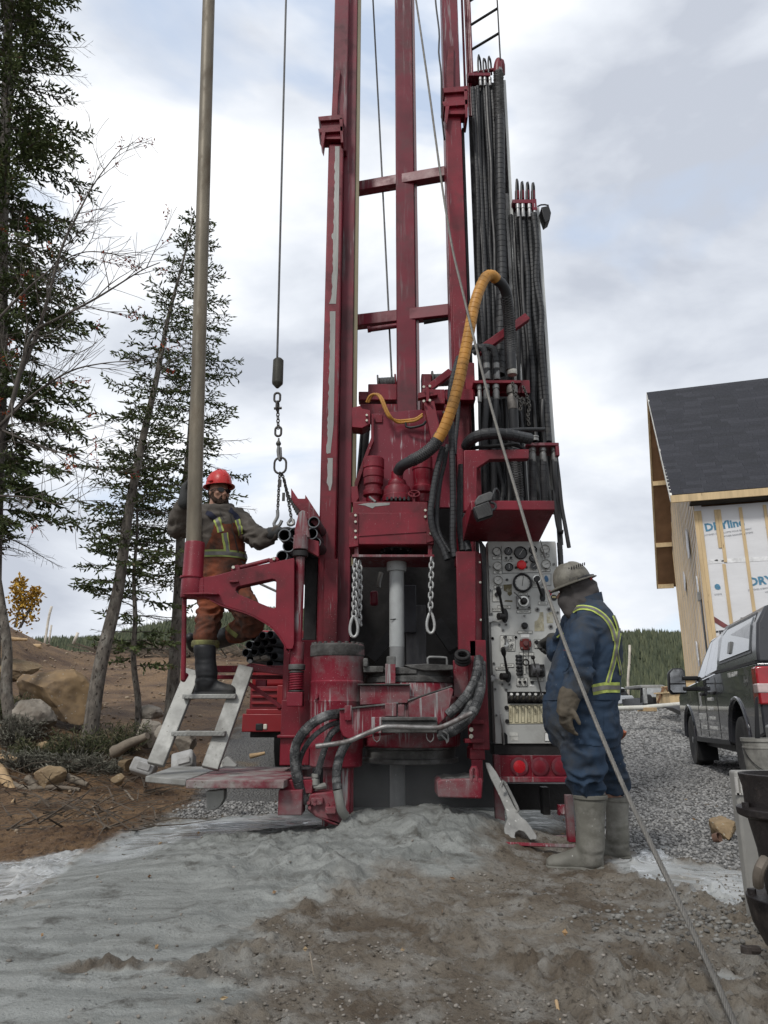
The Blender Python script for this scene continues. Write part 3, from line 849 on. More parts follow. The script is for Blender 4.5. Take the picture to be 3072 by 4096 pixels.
# front guard plates of the table
rpp('table_guard', REDM, [(1634, 2806), (1805, 2750), (1815, 2760), (1790, 2862), (1750, 2906), (1634, 2870)], 5.14, 0.03, bevel=0.006)
bm = BM(); beam(bm, P(1630, 2806, 5.15), P(1808, 2748, 5.2), 0.05, 0.012, Vector((0, 0.3, 1))); obj('guard_edge', bm, GREASE, rig, bevel=0.004)
rpp('table_guard', REDM, [(1358, 2840), (1372, 2835), (1540, 2815), (1590, 2812), (1592, 2935), (1400, 2960), (1370, 2945), (1359, 2915)], 5.10, 0.04, bevel=0.008)
bm = BM(); beam(bm, P(1356, 2838, 5.11), P(1592, 2812, 5.11), 0.06, 0.012, Vector((0, 0, 1))); obj('guard_edge', bm, GREASE, rig, bevel=0.003)
rpp('table_guard', REDM, [(1440, 2742), (1640, 2742), (1640, 2812), (1440, 2820)], 5.21, 0.05, bevel=0.005)
bm = BM(); pbox(bm, 1430, 2735, 1640, 2741, 5.17, 0.14); obj('guard_edge', bm, GREASE, rig, bevel=0.003)
rp('clip_channel', REDM, (1378, 2822, 1406, 2882, 5.075, 0.03), bevel=0.004)
rp('hinge_block', REDM, (1540, 2812, 1586, 2866, 5.07, 0.05), (1592, 2818, 1618, 2866, 5.07, 0.05), bevel=0.005)
tb = rp('tool_box', GREASE, (1528, 2884, 1750, 2932, 5.02, 0.12), bevel=0.006)
rp('tool_box_lid', GREASE, (1526, 2868, 1748, 2883, 5.0, 0.15), bevel=0.006)
rp('box_side', REDM, (1486, 2868, 1527, 2934, 5.03, 0.10), bevel=0.005)
bm = BM(); ptube(bm, [(1263, 2986, 4.95), (1382, 2968, 4.95), (1440, 2945, 4.95), (1528, 2910, 4.94), (1570, 2907, 4.94), (1740, 2911, 4.94), (1775, 2905, 4.94), (1887, 2852, 4.97)], 0.0165, 0.025, 12)
obj('step_bar', bm, mat('scuffed_bar', (0.20, 0.195, 0.19), 0.4, 0.5, var=0.4, scale=12, bump=0.2, dirt=(0.07, 0.045, 0.04), dirt_amt=0.5, dirt_scale=8), rig)
for x in (1504, 1718):
    bm = BM(); ptube(bm, [(x-12, 2934, 5.05), (x-10, 2955, 5.05), (x+4, 2968, 5.05), (x+16, 2955, 5.05), (x+16, 2934, 5.05)], 0.004, 0.02, 6); obj('wire_loop', bm, STEEL, rig)
bm = BM(); ptube(bm, [(1765, 2940, 5.0), (1785, 2960, 5.0), (1790, 2975, 5.0), (1792, 2940, 5.0), (1770, 2925, 5.0)], 0.007, 0.02, 8); obj('pull_hook', bm, STEEL, rig)
# ---- breakout drum at the left of the table
motor('breakout_drum', 1348, [(100, 2579), (106, 2584), (107, 2622), (105, 2626), (104, 2724), (107, 2728), (107, 2736), (105, 2740), (107, 2800), (109, 2806), (107, 2812), (107, 2960), (109, 2970), (109, 2990), (105, 2996), (105, 3060), (100, 3066)], 5.42, REDM, 40)
bm = BM(); c = P(1350, 2582, 5.42); lathe(bm, c, [(0.196, -0.085), (0.199, -0.08), (0.199, -0.005), (0.19, 0.004)], 40); obj('drum_cap', bm, GREASE, rig, bevel=0.003)
for i in range(22):
    a = i*2*math.pi/22; q = c+Vector((0.18*math.cos(a), 0.18*math.sin(a), 0.0))
    bm = BM(); cyl(bm, q, q+Vector((0, 0, 0.016)), 0.014, n=6); obj('bolt', bm, GREASE, rig, smooth=0)
bm = BM(); q = P(1263, 2786, 5.26); cyl(bm, q+Vector((0, 0.03, 0)), q-Vector((0, 0.012, 0)), 0.02, n=6); obj('drain_plug', bm, REDM, rig, smooth=0)
bm = BM(); pbox(bm, 1290, 3060, 1400, 3330, 5.33, 0.16); pbox(bm, 1352, 3060, 1412, 3340, 5.36, 0.12); obj('drum_leg', bm, REDM, rig, bevel=0.01)
vb = rpp('valve_block', REDM, [(1240, 3175), (1330, 3166), (1352, 3215), (1348, 3250), (1360, 3290), (1395, 3285), (1398, 3308), (1330, 3300), (1262, 3268), (1228, 3240), (1232, 3210)], 5.1, 0.2, bevel=0.01)
obj('valve_cap', pprism(BM(), [(1244, 3192), (1292, 3190), (1292, 3222), (1244, 3222)], 5.07, 0.05), REDM, vb, bevel=0.006)
for x, y in ((1234, 3212), (1258, 3216), (1238, 3232), (1280, 3210), (1258, 3200), (1310, 3222), (1330, 3226), (1350, 3205)):
    bm = BM(); q = P(x, y, 5.06); cyl(bm, q+Vector((0, 0.06, 0)), q, 0.011, n=10); obj('valve_screw', bm, REDM, vb)
rp('valve_lug', REDM, (1300, 3226, 1345, 3258, 5.05, 0.08), bevel=0.008)
# ---- post, clevis and jack pad right of the table
rp('frame_post', RED, (1884, 2560, 1952, 3000, 5.30, 0.25, 2800), (1880, 2990, 1940, 3040, 5.32, 0.2), bevel=0.006)
rp('post_flange', RED, (1860, 2880, 1936, 2896, 5.26, 0.1), (1860, 2955, 1936, 2972, 5.26, 0.1), bevel=0.003)
bolts([(1884, 2918), (1884, 2945)], 5.25, 0.016)
rp('clevis', REDM, (1888, 3040, 1932, 3130, 5.30, 0.05), (1888, 3040, 1932, 3130, 5.42, 0.05), bevel=0.006)
jp = rpp('jack_pad', REDM, [(1750, 3128), (1762, 3118), (1924, 3112), (1932, 3122), (1928, 3196), (1752, 3190)], 5.05, 0.35, bevel=0.01)
obj('mud_cake', pprism(BM(), [(1760, 3118), (1790, 3108), (1830, 3112), (1880, 3104), (1922, 3112), (1922, 3122), (1760, 3124)], 5.08, 0.3), GREASE, jp, bevel=0.012)
bm = BM(); ptube(bm, [(1886, 3125, 5.06), (1886, 3080, 5.06), (1896, 3068, 5.06), (1906, 3080, 5.06), (1906, 3125, 5.06)], 0.014, 0.02, 8); obj('lifting_eye', bm, REDM, jp)
# ---- right guard plate
gp = rpp('guard_plate', RED, [(1824, 2206), (1902, 2205), (1904, 2626), (1834, 2624)], 5.30, 0.03, bevel=0.004)
obj('folded_edge', prism(BM(), [P(1902.5, 2204, 5.302), P(1923, 2214, 5.47), P(1925, 2624, 5.47), P(1904.5, 2627, 5.302)], (0.006, 0.01, 0)), RED, gp)
bolts([(1918, 2250), (1920, 2330), (1922, 2480), (1924, 2600)], 5.41, 0.009, gp)
rpp('side_rail', BLACK, [(1918, 2150), (1945, 2190), (1950, 2500), (1948, 2830), (1936, 2830), (1932, 2300)], 5.5, 0.06, bevel=0.01)

# ---- dark backing panel, machinery behind and the carrier truck under the mast
bm = BM(); box(bm, -0.62, 0.95, 7.3, 7.45, 0.75, 3.1); obj('dark_backing_panel', bm, DARK, rig)  # dark panel added to stand in for the shaded interior behind the table
bm = BM(); box(bm, -0.60, 1.30, 7.5, 13.0, 0.78, 1.0); obj('carrier_chassis', bm, DARK, rig)
bm = BM(); box(bm, -0.55, 1.20, 7.9, 12.6, 1.05, 2.5); obj('engine_deck', bm, mat('red_deck', (0.12, 0.012, 0.02), 0.5, dirt=(0.05, 0.04, 0.04), dirt_amt=0.5), rig, bevel=0.03)
bm = BM(); beam(bm, P(1480, 2640, 6.7), P(1590, 2510, 6.9), 0.10, 0.06); obj('diagonal_brace', bm, DARK, rig)
bm = BM(); beam(bm, P(1822, 2600, 6.6), P(1745, 2490, 6.8), 0.12, 0.06); obj('diagonal_brace', bm, DARK, rig)
rp('backing_sheet', mat('mud_smeared_sheet', (0.10, 0.10, 0.105), 0.6, var=0.5, scale=3, dirt=(0.22, 0.22, 0.22), dirt_amt=0.5, dirt_scale=3, stretch=(1, 1, 0.3)), (1625, 2420, 1704, 2660, 6.6, 0.03), bevel=0.004)
rp('relay_box', mat('dark_blue_box', (0.04, 0.042, 0.05), 0.5), (1612, 2340, 1665, 2530, 6.5, 0.08), bevel=0.006)
rp('centre_bracket', REDW, (1480, 2362, 1512, 2420, 6.5, 0.08), bevel=0.02)
bm = BM(); ptube(bm, [(1525, 2290, 6.5), (1515, 2330, 6.5), (1514, 2350, 6.5)], 0.022, 0.03); obj('bent_tube', bm, STEELW, rig)
for x in (-0.45, 1.10):
    for y in (8.3, 9.7):
        bm = BM(); lathe(bm, (x-0.2, y, 0.50+BH(x, y)), [(0.30, 0), (0.46, 0.02), (0.5, 0.06), (0.5, 0.34), (0.46, 0.38), (0.30, 0.4)], 32, axis=(1, 0, 0))
        obj('carrier_wheel', bm, BLACK, rig, bevel=0.01)
bm = BM(); box(bm, -0.60, 1.30, 7.2, 7.26, 0.05, 1.0); obj('mud_flap_or_light_block', bm, BLACK, rig)  # dark apron added to stop light coming through from under the carrier
rpp('license_plate', mat('plate_white', (0.42, 0.42, 0.40), 0.5, dirt=(0.15, 0.14, 0.12), dirt_amt=0.5), [(1236, 2432), (1300, 2430), (1300, 2492), (1236, 2494)], 6.3, 0.01)
txt('plate_number', 'FH', LETTER, P(1264, 2461, 6.29), FRONT, 0.085, rig, bold=0.002)
# ---- pedestal on the left of the mast
rp('pedestal', RED, (1122, 2800, 1240, 3062, 5.62, 0.35), (1108, 2940, 1240, 2952, 5.58, 0.4), bevel=0.006)
rp('pedestal', RED, (1132, 2560, 1158, 2812, 5.75, 0.1), (1200, 2560, 1262, 2812, 5.85, 0.12), bevel=0.005)
rp('gap_shade_fill', DARK, (1217, 2230, 1268, 2560, 6.1, 0.1), bevel=0.004)  # dark slab standing in for the shade in the gap beside the column
bm = BM(); pp = P(1196, 2400, 5.45)
lathe(bm, (pp.x, pp.y, 0), [(0.034, PZ(2600, 5.45)), (0.034, PZ(2225, 5.45))], 24); obj('arm_post', bm, REDM, rig)
bm = BM(); lathe(bm, (pp.x, pp.y, 0), [(0.05, PZ(2660, 5.45)), (0.05, PZ(2570, 5.45))], 24); obj('arm_post', bm, REDM, rig)
for a, b, r_, m_ in ((2206, 2228, 0.060, DARK), (2142, 2200, 0.058, REDM), (2658, 2680, 0.062, GREASE), (2684, 2692, 0.055, GREASE), (2762, 2768, 0.056, GREASE)):
    bm = BM(); lathe(bm, (pp.x, pp.y, 0), [(r_*0.93, PZ(b, 5.45)), (r_, PZ(b-2, 5.45)), (r_, PZ(a+2, 5.45)), (r_*0.93, PZ(a, 5.45))], 28); obj('post_collar', bm, m_, rig)
bm = BM(); z0, z1 = PZ(2762, 5.45), PZ(2694, 5.45)
hel = [Vector((pp.x+0.046*math.cos(a), pp.y+0.046*math.sin(a), z0+(z1-z0)*a/(2*math.pi*7))) for a in np.linspace(0, 2*math.pi*7, 170)]
sweep(bm, hel, 0.0085, 8); obj('coil_spring', bm, REDM, rig)
rp('spring_seat', REDM, (1146, 2768, 1210, 2826, 5.38, 0.12), bevel=0.006)
rpp('post_lug', REDM, [(1180, 2150), (1178, 2120), (1194, 2052), (1206, 2040), (1220, 2042), (1226, 2060), (1240, 2150)], 5.42, 0.05, bevel=0.008)
rpp('rack_bracket', RED, [(1220, 2150), (1275, 2165), (1275, 2228), (1220, 2196)], 5.5, 0.06)
rpp('rack_trough', RED, [(1164, 1952), (1192, 1994), (1220, 1994), (1221, 1978), (1278, 2066), (1278, 2120), (1232, 2078), (1164, 2000)], 5.75, 0.9)
# ---- swing arm that holds the spare rod
def z4(l): return [(600+0.5425*a, 1800+0.5425*b) for a, b in l]
ar = rpp('swing_arm', RED, z4([(380, 940), (480, 925), (580, 898), (820, 845), (1062, 795), (1062, 1430), (1052, 1466), (1003, 1466), (985, 1425), (950, 1370), (905, 1315), (850, 1272), (770, 1225), (700, 1195), (600, 1165), (520, 1140), (440, 1098), (380, 1085)]), 5.36, 0.11,
         hole=z4([(632, 1020), (650, 1006), (900, 950), (922, 956), (930, 975), (926, 1158), (915, 1166), (895, 1164), (650, 1062), (632, 1042)]), bevel=0.004)
def z4arc():
    pts = z4([(1003, 1466), (985, 1425), (950, 1370), (905, 1315), (850, 1272), (770, 1225), (700, 1195), (600, 1165), (520, 1140), (440, 1098)])
    bm = BM()
    A = [P(x, y, 5.325) for x, y in pts]; B = [P(x, y, 5.50) for x, y in pts]
    a0 = [bm.verts.new(p) for p in A]; b0 = [bm.verts.new(Vector((p.x, 5.5, p.z))) for p in A]
    a1 = [bm.verts.new(p-Vector((0, 0, 0.008))) for p in A]; b1 = [bm.verts.new(Vector((p.x, 5.5, p.z-0.008))) for p in A]
    for i in range(len(A)-1):
        for q in ((a0[i], a0[i+1], b0[i+1], b0[i]), (a1[i], b1[i], b1[i+1], a1[i+1]), (a0[i], a1[i], a1[i+1], a0[i+1]), (b0[i], b0[i+1], b1[i+1], b1[i])):
            bm.faces.new(q)
    return bm
obj('arm_flange', z4arc(), RED, ar)
obj('arm_knuckle', pprism(BM(), z4([(300, 950), (395, 940), (395, 1082), (300, 1090)]), 5.355, 0.12), RED, ar, bevel=0.004)
SP = Vector((PX(771, 2300, 5.40), 5.40, 0))
bm = BM(); lathe(bm, SP, [(0.078, PZ(2392, 5.4)), (0.080, PZ(2388, 5.4)), (0.080, PZ(2310, 5.4)), (0.076, PZ(2305, 5.4)), (0.075, PZ(2176, 5.4)), (0.071, PZ(2170, 5.4))], 30); obj('rod_cup', bm, RED, ar)
bm = BM(); lathe(bm, SP+Vector((-0.004, 0, 0)), [(0.088, PZ(2314, 5.4)), (0.090, PZ(2311, 5.4)), (0.088, PZ(2307, 5.4))], 30); obj('cup_flange', bm, RED, ar)
obj('cup_gusset', pprism(BM(), z4([(240, 1054), (420, 1050), (500, 1056), (495, 1066), (400, 1062), (245, 1066)]), 5.29, 0.08), RED, ar, bevel=0.003)
obj('arm_tab', pprism(BM(), z4([(580, 966), (600, 958), (640, 958), (652, 966), (650, 974), (584, 976)]), 5.33, 0.04), RED, ar, bevel=0.003)
bm = BM(); cyl(bm, P(955, 2272, 5.40), P(1080, 2240, 5.40), 0.017, n=14); obj('latch_rod', bm, RED, rig)
for q in ([(922, 2280), (930, 2264), (950, 2258), (960, 2264), (960, 2282), (930, 2288)], [(1072, 2236), (1090, 2230), (1104, 2226), (1116, 2236), (1112, 2244), (1078, 2252)]):
    k = rpp('latch_lug', RED, q, 5.37, 0.07, bevel=0.005)
bolts([(934, 2270), (1096, 2235)], 5.36, 0.013)
bm = BM(); cyl(bm, P(738, 2394, 5.44), P(733, 2720, 5.44), 0.018, n=14); cyl(bm, P(733, 2720, 5.44), P(745, 2700, 5.5), 0.018, n=14); obj('support_rod', bm, RED, rig)
bm = BM(); cyl(bm, P(1040, 2335, 5.9), P(1107, 2366, 5.7), 0.010, n=10); obj('tie_rod', bm, STEELW, rig)
# ---- rod rack and deck rail at the left
rr_ = rp('rack_rail', RED, (860, 2662, 1150, 2688, 5.95, 0.08), (862, 2700, 1150, 2716, 6.1, 0.06), bevel=0.005)
rpp('rack_rail', RED, [(985, 2660), (1000, 2652), (1140, 2680), (1145, 2702), (1000, 2682)], 5.85, 0.06)
bm = BM(); beam(bm, P(990, 2730, 5.9), P(1125, 2828, 5.9), 0.03, 0.03); obj('diagonal_brace', bm, RED, rig)
rp('rail_foot', REDW, (1022, 2718, 1064, 2745, 5.9, 0.06), bevel=0.004)
bm = BM(); cyl(bm, P(1000, 2645, 5.8), P(1000, 2645, 6.2), 0.016, n=14); obj('hinge_tube', bm, STEEL, rig)
# ---- service steps and platform
def ladder():
    lad = BM(); beam(lad, P(775, 2683, 5.72), P(622, 3060, 5.42), 0.12, 0.05, Vector((0, 1, 0)))
    L0 = obj('step_stile', lad, ALU, rig, bevel=0.006)
    b2 = BM(); beam(b2, P(985, 2668, 5.72), P(840, 3075, 5.42), 0.12, 0.05, Vector((0, 1, 0))); obj('step_stile', b2, ALU, rig, bevel=0.006)
    for (x0, y0, x1, y1, Y) in ((736, 2782, 948, 2776, 5.60), (692, 2930, 905, 2924, 5.48)):
        a, b = P(x0, y0, Y), P(x1, y1, Y); c = (a+b)/2
        bm = BM(); rbox(bm, c+Vector((0, 0.03, -0.012)), ((b-a).length, 0.16, 0.034)); t = obj('step_tread', bm, ALU, rig, bevel=0.005)
        for i in range(12):
            q = a.lerp(b, (i+0.5)/12)
            k = BM(); beam(k, q+Vector((-0.012, -0.051, -0.024)), q+Vector((0.012, -0.051, 0.0)), 0.005, 0.004, Vector((0, 1, 0))); obj('tread_lug', k, ALU, t, smooth=0)
ladder()
rpp('stile_foot', ALU, [(885, 3045), (905, 3026), (915, 3030), (948, 3060), (940, 3068), (890, 3066)], 5.36, 0.05)
zt = PZ(3118, 5.0)
def flat(pix, z): return [Vector((G(x, y, z).x, G(x, y, z).y, z)) for x, y in pix]
MUDTREAD = mat('muddy_red_tread', (0.13, 0.022, 0.032), 0.6, var=0.3, scale=4, bump=0.4, bscale=60, dirt=(0.235, 0.23, 0.215), dirt_amt=0.78, dirt_scale=5, speck=((0.10, 0.08, 0.06), 60, 0.66))
bm = BM(); prism(bm, flat([(744, 3121), (1136, 3122), (1250, 3068), (905, 3066)], zt), (0, 0, -0.05)); pf = obj('platform', bm, MUDTREAD, rig, bevel=0.006)
bm = BM(); prism(bm, flat([(582, 3104), (743, 3118), (900, 3066), (690, 3066)], zt-0.004), (0, 0, -0.04)); obj('grey_tread', bm, ALU, rig, bevel=0.006)
bm = BM(); pbox(bm, 746, 3124, 1134, 3154, 4.975, 0.012); obj('platform_edge', bm, mat('red_edge_chipped', (0.20, 0.012, 0.03), 0.45, var=0.2, scale=5, dirt=(0.30, 0.29, 0.28), dirt_amt=0.42, dirt_scale=7, streak=((0.42, 0.41, 0.40), 26, 0.56, 2.5)), rig, bevel=0.003)
rpp('platform_leg', ALU, [(824, 3165), (898, 3158), (896, 3195), (880, 3225), (858, 3241), (826, 3238)], 5.2, 0.09, bevel=0.005)
bm = BM(); pbox(bm, 1112, 3160, 1208, 3262, 5.02, 0.22); pbox(bm, 1120, 3120, 1250, 3175, 5.1, 0.25); obj('platform_bracket', bm, REDM, rig, bevel=0.006)

# ================================================================ hoses of the rig
def hose(name, pp, r, wrap=True, m=None, pitch=0.034, n=12):
    bm = BM(); pts = [P(*q) for q in pp]
    if wrap: wraphose(bm, pts, r, pitch, n)
    else: sweep(bm, spline(pts, 0.04), r, n)
    return obj(name, bm, m or (RUBBER if wrap else BLACK), rig, smooth=24)
def fitting(px, py0, py1, Y, r, m=None):
    bm = BM(); a = P(px, py1, Y); a.x = PX(px, 0.5*(py0+py1), Y); z0, z1 = PZ(py1, Y), PZ(py0, Y); h = z1-z0
    lathe(bm, (a.x, Y, z0), [(r*0.95, 0), (r, h*0.02), (r, h*0.55), (r*0.82, h*0.58), (r*0.82, h*0.66), (r*1.05, h*0.68), (r*1.05, h)], 12)
    return obj('hose_fitting', bm, m or STEEL, rig, bevel=0.002)
MESH = mat('wire_hose_sock', (0.10, 0.10, 0.10), 0.5, 0.4, var=0.3)
def sock(pp, r, turns=10):
    """woven wire sleeve round a hose: two crossing sets of helices"""
    path = spline([P(*q) for q in pp], 0.012); bm = BM(); n = len(path)
    for s in (1, -1):
        for k in range(5):
            pts = []
            for i, p in enumerate(path):
                t = (path[min(i+1, n-1)]-path[max(i-1, 0)]).normalized()
                u = t.cross(Vector((0, 1, 0))).normalized(); v = t.cross(u)
                a = s*2*math.pi*turns*i/n*0.35+k*2*math.pi/5
                pts.append(p+r*(u*math.cos(a)+v*math.sin(a)))
            sweep(bm, pts, 0.0035, 4, False)
    return obj('wire_sock', bm, MESH, rig, smooth=180)
# yellow guarded bull hose from the swivel up and over to the standpipe
hose('bull_hose', [(1985, 1118, 5.55), (1968, 1100, 5.5), (1942, 1110, 5.47), (1915, 1165, 5.44), (1893, 1240, 5.42), (1876, 1330, 5.41), (1856, 1430, 5.42), (1834, 1535, 5.44), (1808, 1630, 5.47), (1776, 1715, 5.5), (1750, 1760, 5.52)], 0.0465, True, YEL, 0.047, 18)
hose('bull_hose', [(1752, 1757, 5.52), (1730, 1788, 5.54), (1690, 1820, 5.57), (1640, 1846, 5.62), (1605, 1866, 5.7), (1592, 1890, 5.79)], 0.046, False, RUBBER, n=16)
sock([(1762, 1740, 5.52), (1735, 1783, 5.54), (1690, 1820, 5.57), (1645, 1844, 5.62)], 0.051, 12)
hose('bull_hose', [(1984, 1118, 5.55), (2010, 1140, 5.6), (2028, 1185, 5.68), (2035, 1250, 5.75), (2040, 1340, 5.8), (2046, 1480, 5.82)], 0.047, False, RUBBER, n=16)
sock([(2024, 1185, 5.68), (2034, 1250, 5.75), (2040, 1340, 5.8), (2044, 1420, 5.82)], 0.052, 14)
fitting(2047, 1392, 1500, 5.82, 0.043, mat('taped_fitting', (0.36, 0.35, 0.32), 0.5, 0.2, var=0.5, scale=12))
fitting(2050, 1545, 1640, 5.82, 0.046, mat('taped_fitting2', (0.14, 0.13, 0.12), 0.5, 0.3, var=0.6, scale=14))
hose('bull_hose', [(2052, 1630, 5.82), (2055, 1700, 5.84), (2060, 1800, 5.88), (2066, 1900, 5.9), (2075, 2010, 5.9)], 0.044, False, RUBBER, n=16)
sock([(2060, 1790, 5.88), (2066, 1880, 5.9), (2073, 1990, 5.9)], 0.049, 12)
# small yellow pair on the carriage
for d in (0, 8):
    hose('grease_hose', [(1466+d, 1610, 5.96), (1478+d, 1585, 5.93), (1500+d, 1576, 5.9), (1520+d, 1592, 5.88), (1538+d, 1635, 5.87), (1556+d, 1668, 5.88), (1590, 1682+d, 5.93), (1630, 1680+d, 5.94), (1665, 1674+d, 5.92), (1692, 1655+d, 5.9)], 0.011, True, YEL, 0.026, 10)
hose('grease_hose', [(1622, 1690, 5.94), (1626, 1708, 5.94), (1650, 1710, 5.93), (1690, 1700, 5.9), (1705, 1685, 5.9)], 0.011, False, BLACK)
# black drop hoses between the carriage and the panel
hose('drop_hose', [(1835, 1430, 5.7), (1815, 1500, 5.62), (1803, 1560, 5.6), (1800, 1660, 5.6)], 0.026)
hose('drop_hose', [(1806, 1690, 5.62), (1806, 1750, 5.6), (1810, 1850, 5.57), (1812, 1980, 5.55), (1812, 2080, 5.53), (1812, 2180, 5.52), (1820, 2230, 5.5)], 0.026)
hose('drop_hose', [(1772, 1790, 5.62), (1755, 1850, 5.6), (1738, 1930, 5.57), (1728, 2000, 5.55), (1722, 2060, 5.53), (1735, 2130, 5.53), (1770, 2190, 5.52), (1790, 2240, 5.5)], 0.026)
hose('drop_hose', [(1790, 1780, 5.68), (1778, 1850, 5.66), (1762, 1920, 5.64), (1750, 2010, 5.62), (1748, 2100, 5.6), (1768, 2160, 5.58), (1800, 2210, 5.55)], 0.019)
hose('drop_hose', [(1845, 1860, 5.7), (1840, 1960, 5.68), (1838, 2060, 5.66), (1842, 2140, 5.64), (1850, 2205, 5.6)], 0.026)
hose('drop_hose', [(1862, 1980, 5.6), (1862, 2080, 5.58), (1866, 2150, 5.56), (1875, 2205, 5.5)], 0.026)
hose('drop_hose', [(1838, 1560, 5.9), (1832, 1660, 5.85), (1822, 1760, 5.8), (1818, 1820, 5.75)], 0.018)
# hoses at the left of the breakout drum
HM = RUBBERM
hose('drum_hose', [(1358, 2855, 5.2), (1310, 2862, 5.1), (1255, 2890, 5.05), (1205, 2940, 5.05), (1180, 3000, 5.06), (1182, 3080, 5.08), (1198, 3150, 5.1), (1222, 3210, 5.14)], 0.033, True, HM, 0.036)
hose('drum_hose', [(1356, 2888, 5.2), (1310, 2905, 5.12), (1255, 2945, 5.1), (1215, 3000, 5.1), (1196, 3060, 5.12), (1205, 3120, 5.14), (1232, 3175, 5.18)], 0.018, True, HM, 0.024)
hose('drum_hose', [(1358, 2908, 5.2), (1325, 2935, 5.14), (1302, 2985, 5.12), (1285, 3040, 5.12), (1272, 3085, 5.12), (1264, 3120, 5.12)], 0.022, True, HM, 0.03)
fitting(1262, 3095, 3140, 5.12, 0.026, mat('muddy_fitting', (0.24, 0.24, 0.22), 0.6, 0.3))
bm = BM(); ptube(bm, [(1260, 3132, 5.12), (1262, 3145, 5.12), (1278, 3148, 5.12), (1300, 3142, 5.14)], 0.02, 0.02); obj('hose_elbow', bm, MATS['muddy_fitting'], rig)
hose('drum_hose', [(1392, 2962, 5.15), (1370, 2998, 5.08), (1352, 3050, 5.04), (1346, 3110, 5.02), (1350, 3160, 5.0)], 0.031, True, HM, 0.038)
bm = BM(); ptube(bm, [(1350, 3160, 5.0), (1358, 3200, 5.0), (1366, 3240, 5.02), (1380, 3262, 5.06)], 0.03, 0.03, 12); obj('hose_elbow', bm, MATS['muddy_fitting'], rig)
# bundle at the right of the table
hose('table_hose', [(1915, 2630, 5.28), (1908, 2690, 5.22), (1890, 2745, 5.18), (1858, 2795, 5.15), (1820, 2835, 5.14), (1790, 2862, 5.14)], 0.034, True, HM, 0.04)
hose('table_hose', [(1925, 2650, 5.3), (1925, 2720, 5.22), (1915, 2790, 5.12), (1885, 2855, 5.06), (1840, 2905, 5.03), (1795, 2932, 5.03), (1755, 2945, 5.06)], 0.034, True, HM, 0.04)
hose('table_hose', [(1905, 2720, 5.3), (1890, 2780, 5.2), (1870, 2840, 5.12), (1835, 2880, 5.08), (1790, 2905, 5.08), (1755, 2915, 5.1)], 0.024, True, HM, 0.03)
hose('table_hose', [(1918, 2620, 5.25), (1930, 2700, 5.2), (1932, 2760, 5.16), (1922, 2820, 5.12), (1905, 2860, 5.1)], 0.008, False, BLACK)
bm = BM()
for k in range(3):
    c = P(1850, 2620+k*6, 5.24+0.02*k)
    sweep(bm, [c+Vector((0.045*math.cos(a), 0.02*math.sin(a), 0.03*math.sin(a)-0.01*k)) for a in np.linspace(0, 6.283, 24)], 0.014, 8)
obj('coiled_hose', bm, DARK, rig)
rp('hose_backplate', REDM, (1815, 2640, 1900, 2790, 5.45, 0.05), bevel=0.005)

# ---- hose towers to the right of the mast
TRAY = mat('peeling_black_tray', (0.03, 0.03, 0.032), 0.6, var=0.4, scale=5, bump=0.5, bscale=30, stretch=(1, 1, 0.4), dirt=(0.30, 0.30, 0.29), dirt_amt=0.40, dirt_scale=7)
GTRAY = mat('grey_tray_edge', (0.42, 0.43, 0.42), 0.5, 0.2, var=0.2, scale=4, stretch=(1, 1, 0.15))
t1 = obj('hose_tray', zbox(BM(), 1884, 2032, 700, 6.34, 0.03, cz(2050, 6.3), cz(330, 6.3)), TRAY, rig)
obj('tray_edge', zbox(BM(), 2033, 2044, 700, 6.22, 0.15, cz(2050, 6.3), cz(345, 6.3)), GTRAY, t1)
t2 = obj('hose_tray', zbox(BM(), 2062, 2176, 1300, 6.34, 0.03, cz(2050, 6.3), cz(820, 6.3)), TRAY, rig)
obj('tray_edge', zbox(BM(), 2177, 2189, 1300, 6.22, 0.15, cz(2050, 6.3), cz(850, 6.3)), GTRAY, t2)
obj('peeling_post', zbox(BM(), 2036, 2062, 1100, 6.24, 0.1, cz(2050, 6.3), cz(790, 6.3)), mat('peeling_post', (0.34, 0.34, 0.33), 0.6, var=0.3, scale=9, bump=0.5, bscale=25, dirt=(0.03, 0.03, 0.03), dirt_amt=0.62, dirt_scale=9, stretch=(1, 1, 0.5)), rig)
def vhose(ref, px, py0, py1, r, Y=6.2, sway=3, wrap=True, name='tower_hose'):
    """hose hanging down a tray"""
    X = PX(px, ref, Y); n = 7; pts = []
    for i in range(n+1):
        z = PZ(py0+(py1-py0)*i/n, Y)
        pts.append(Vector((X+random.uniform(-sway, sway)*0.0022*(0 < i < n), Y+random.uniform(-0.02, 0.02), z)))
    bm = BM(); wraphose(bm, pts, r, 0.045, 10) if wrap else sweep(bm, spline(pts, 0.08), r, 8)
    return obj(name, bm, RUBBER if wrap else BLACK, rig, smooth=24)
random.seed(5)
for px, r, wr in ((1912, 0.020, False), (1922, 0.022, True), (1935, 0.024, True), (1948, 0.020, True), (1958, 0.018, False), (1967, 0.018, True), (1900, 0.024, True), (1980, 0.03, True)):
    vhose(600, px, 330+random.randint(0, 30), 1450 if px > 1940 else 2000, r, 6.2+random.uniform(-0.05, 0.06), 5, wr)
hose('standpipe_hose', [(1998, 470, 6.15), (2000, 700, 6.15), (2003, 900, 6.15), (2008, 1085, 6.15), (2002, 1300, 6.12), (1998, 1500, 6.1)], 0.052, True, RUBBER, 0.06, 16)
hose('standpipe_hose', [(1994, 290, 6.15), (1995, 480, 6.15)], 0.047, False, RUBBER, n=16)
sock([(1994, 295, 6.15), (1996, 480, 6.15)], 0.053, 22)
fitting(1994, 280, 325, 6.15, 0.043)
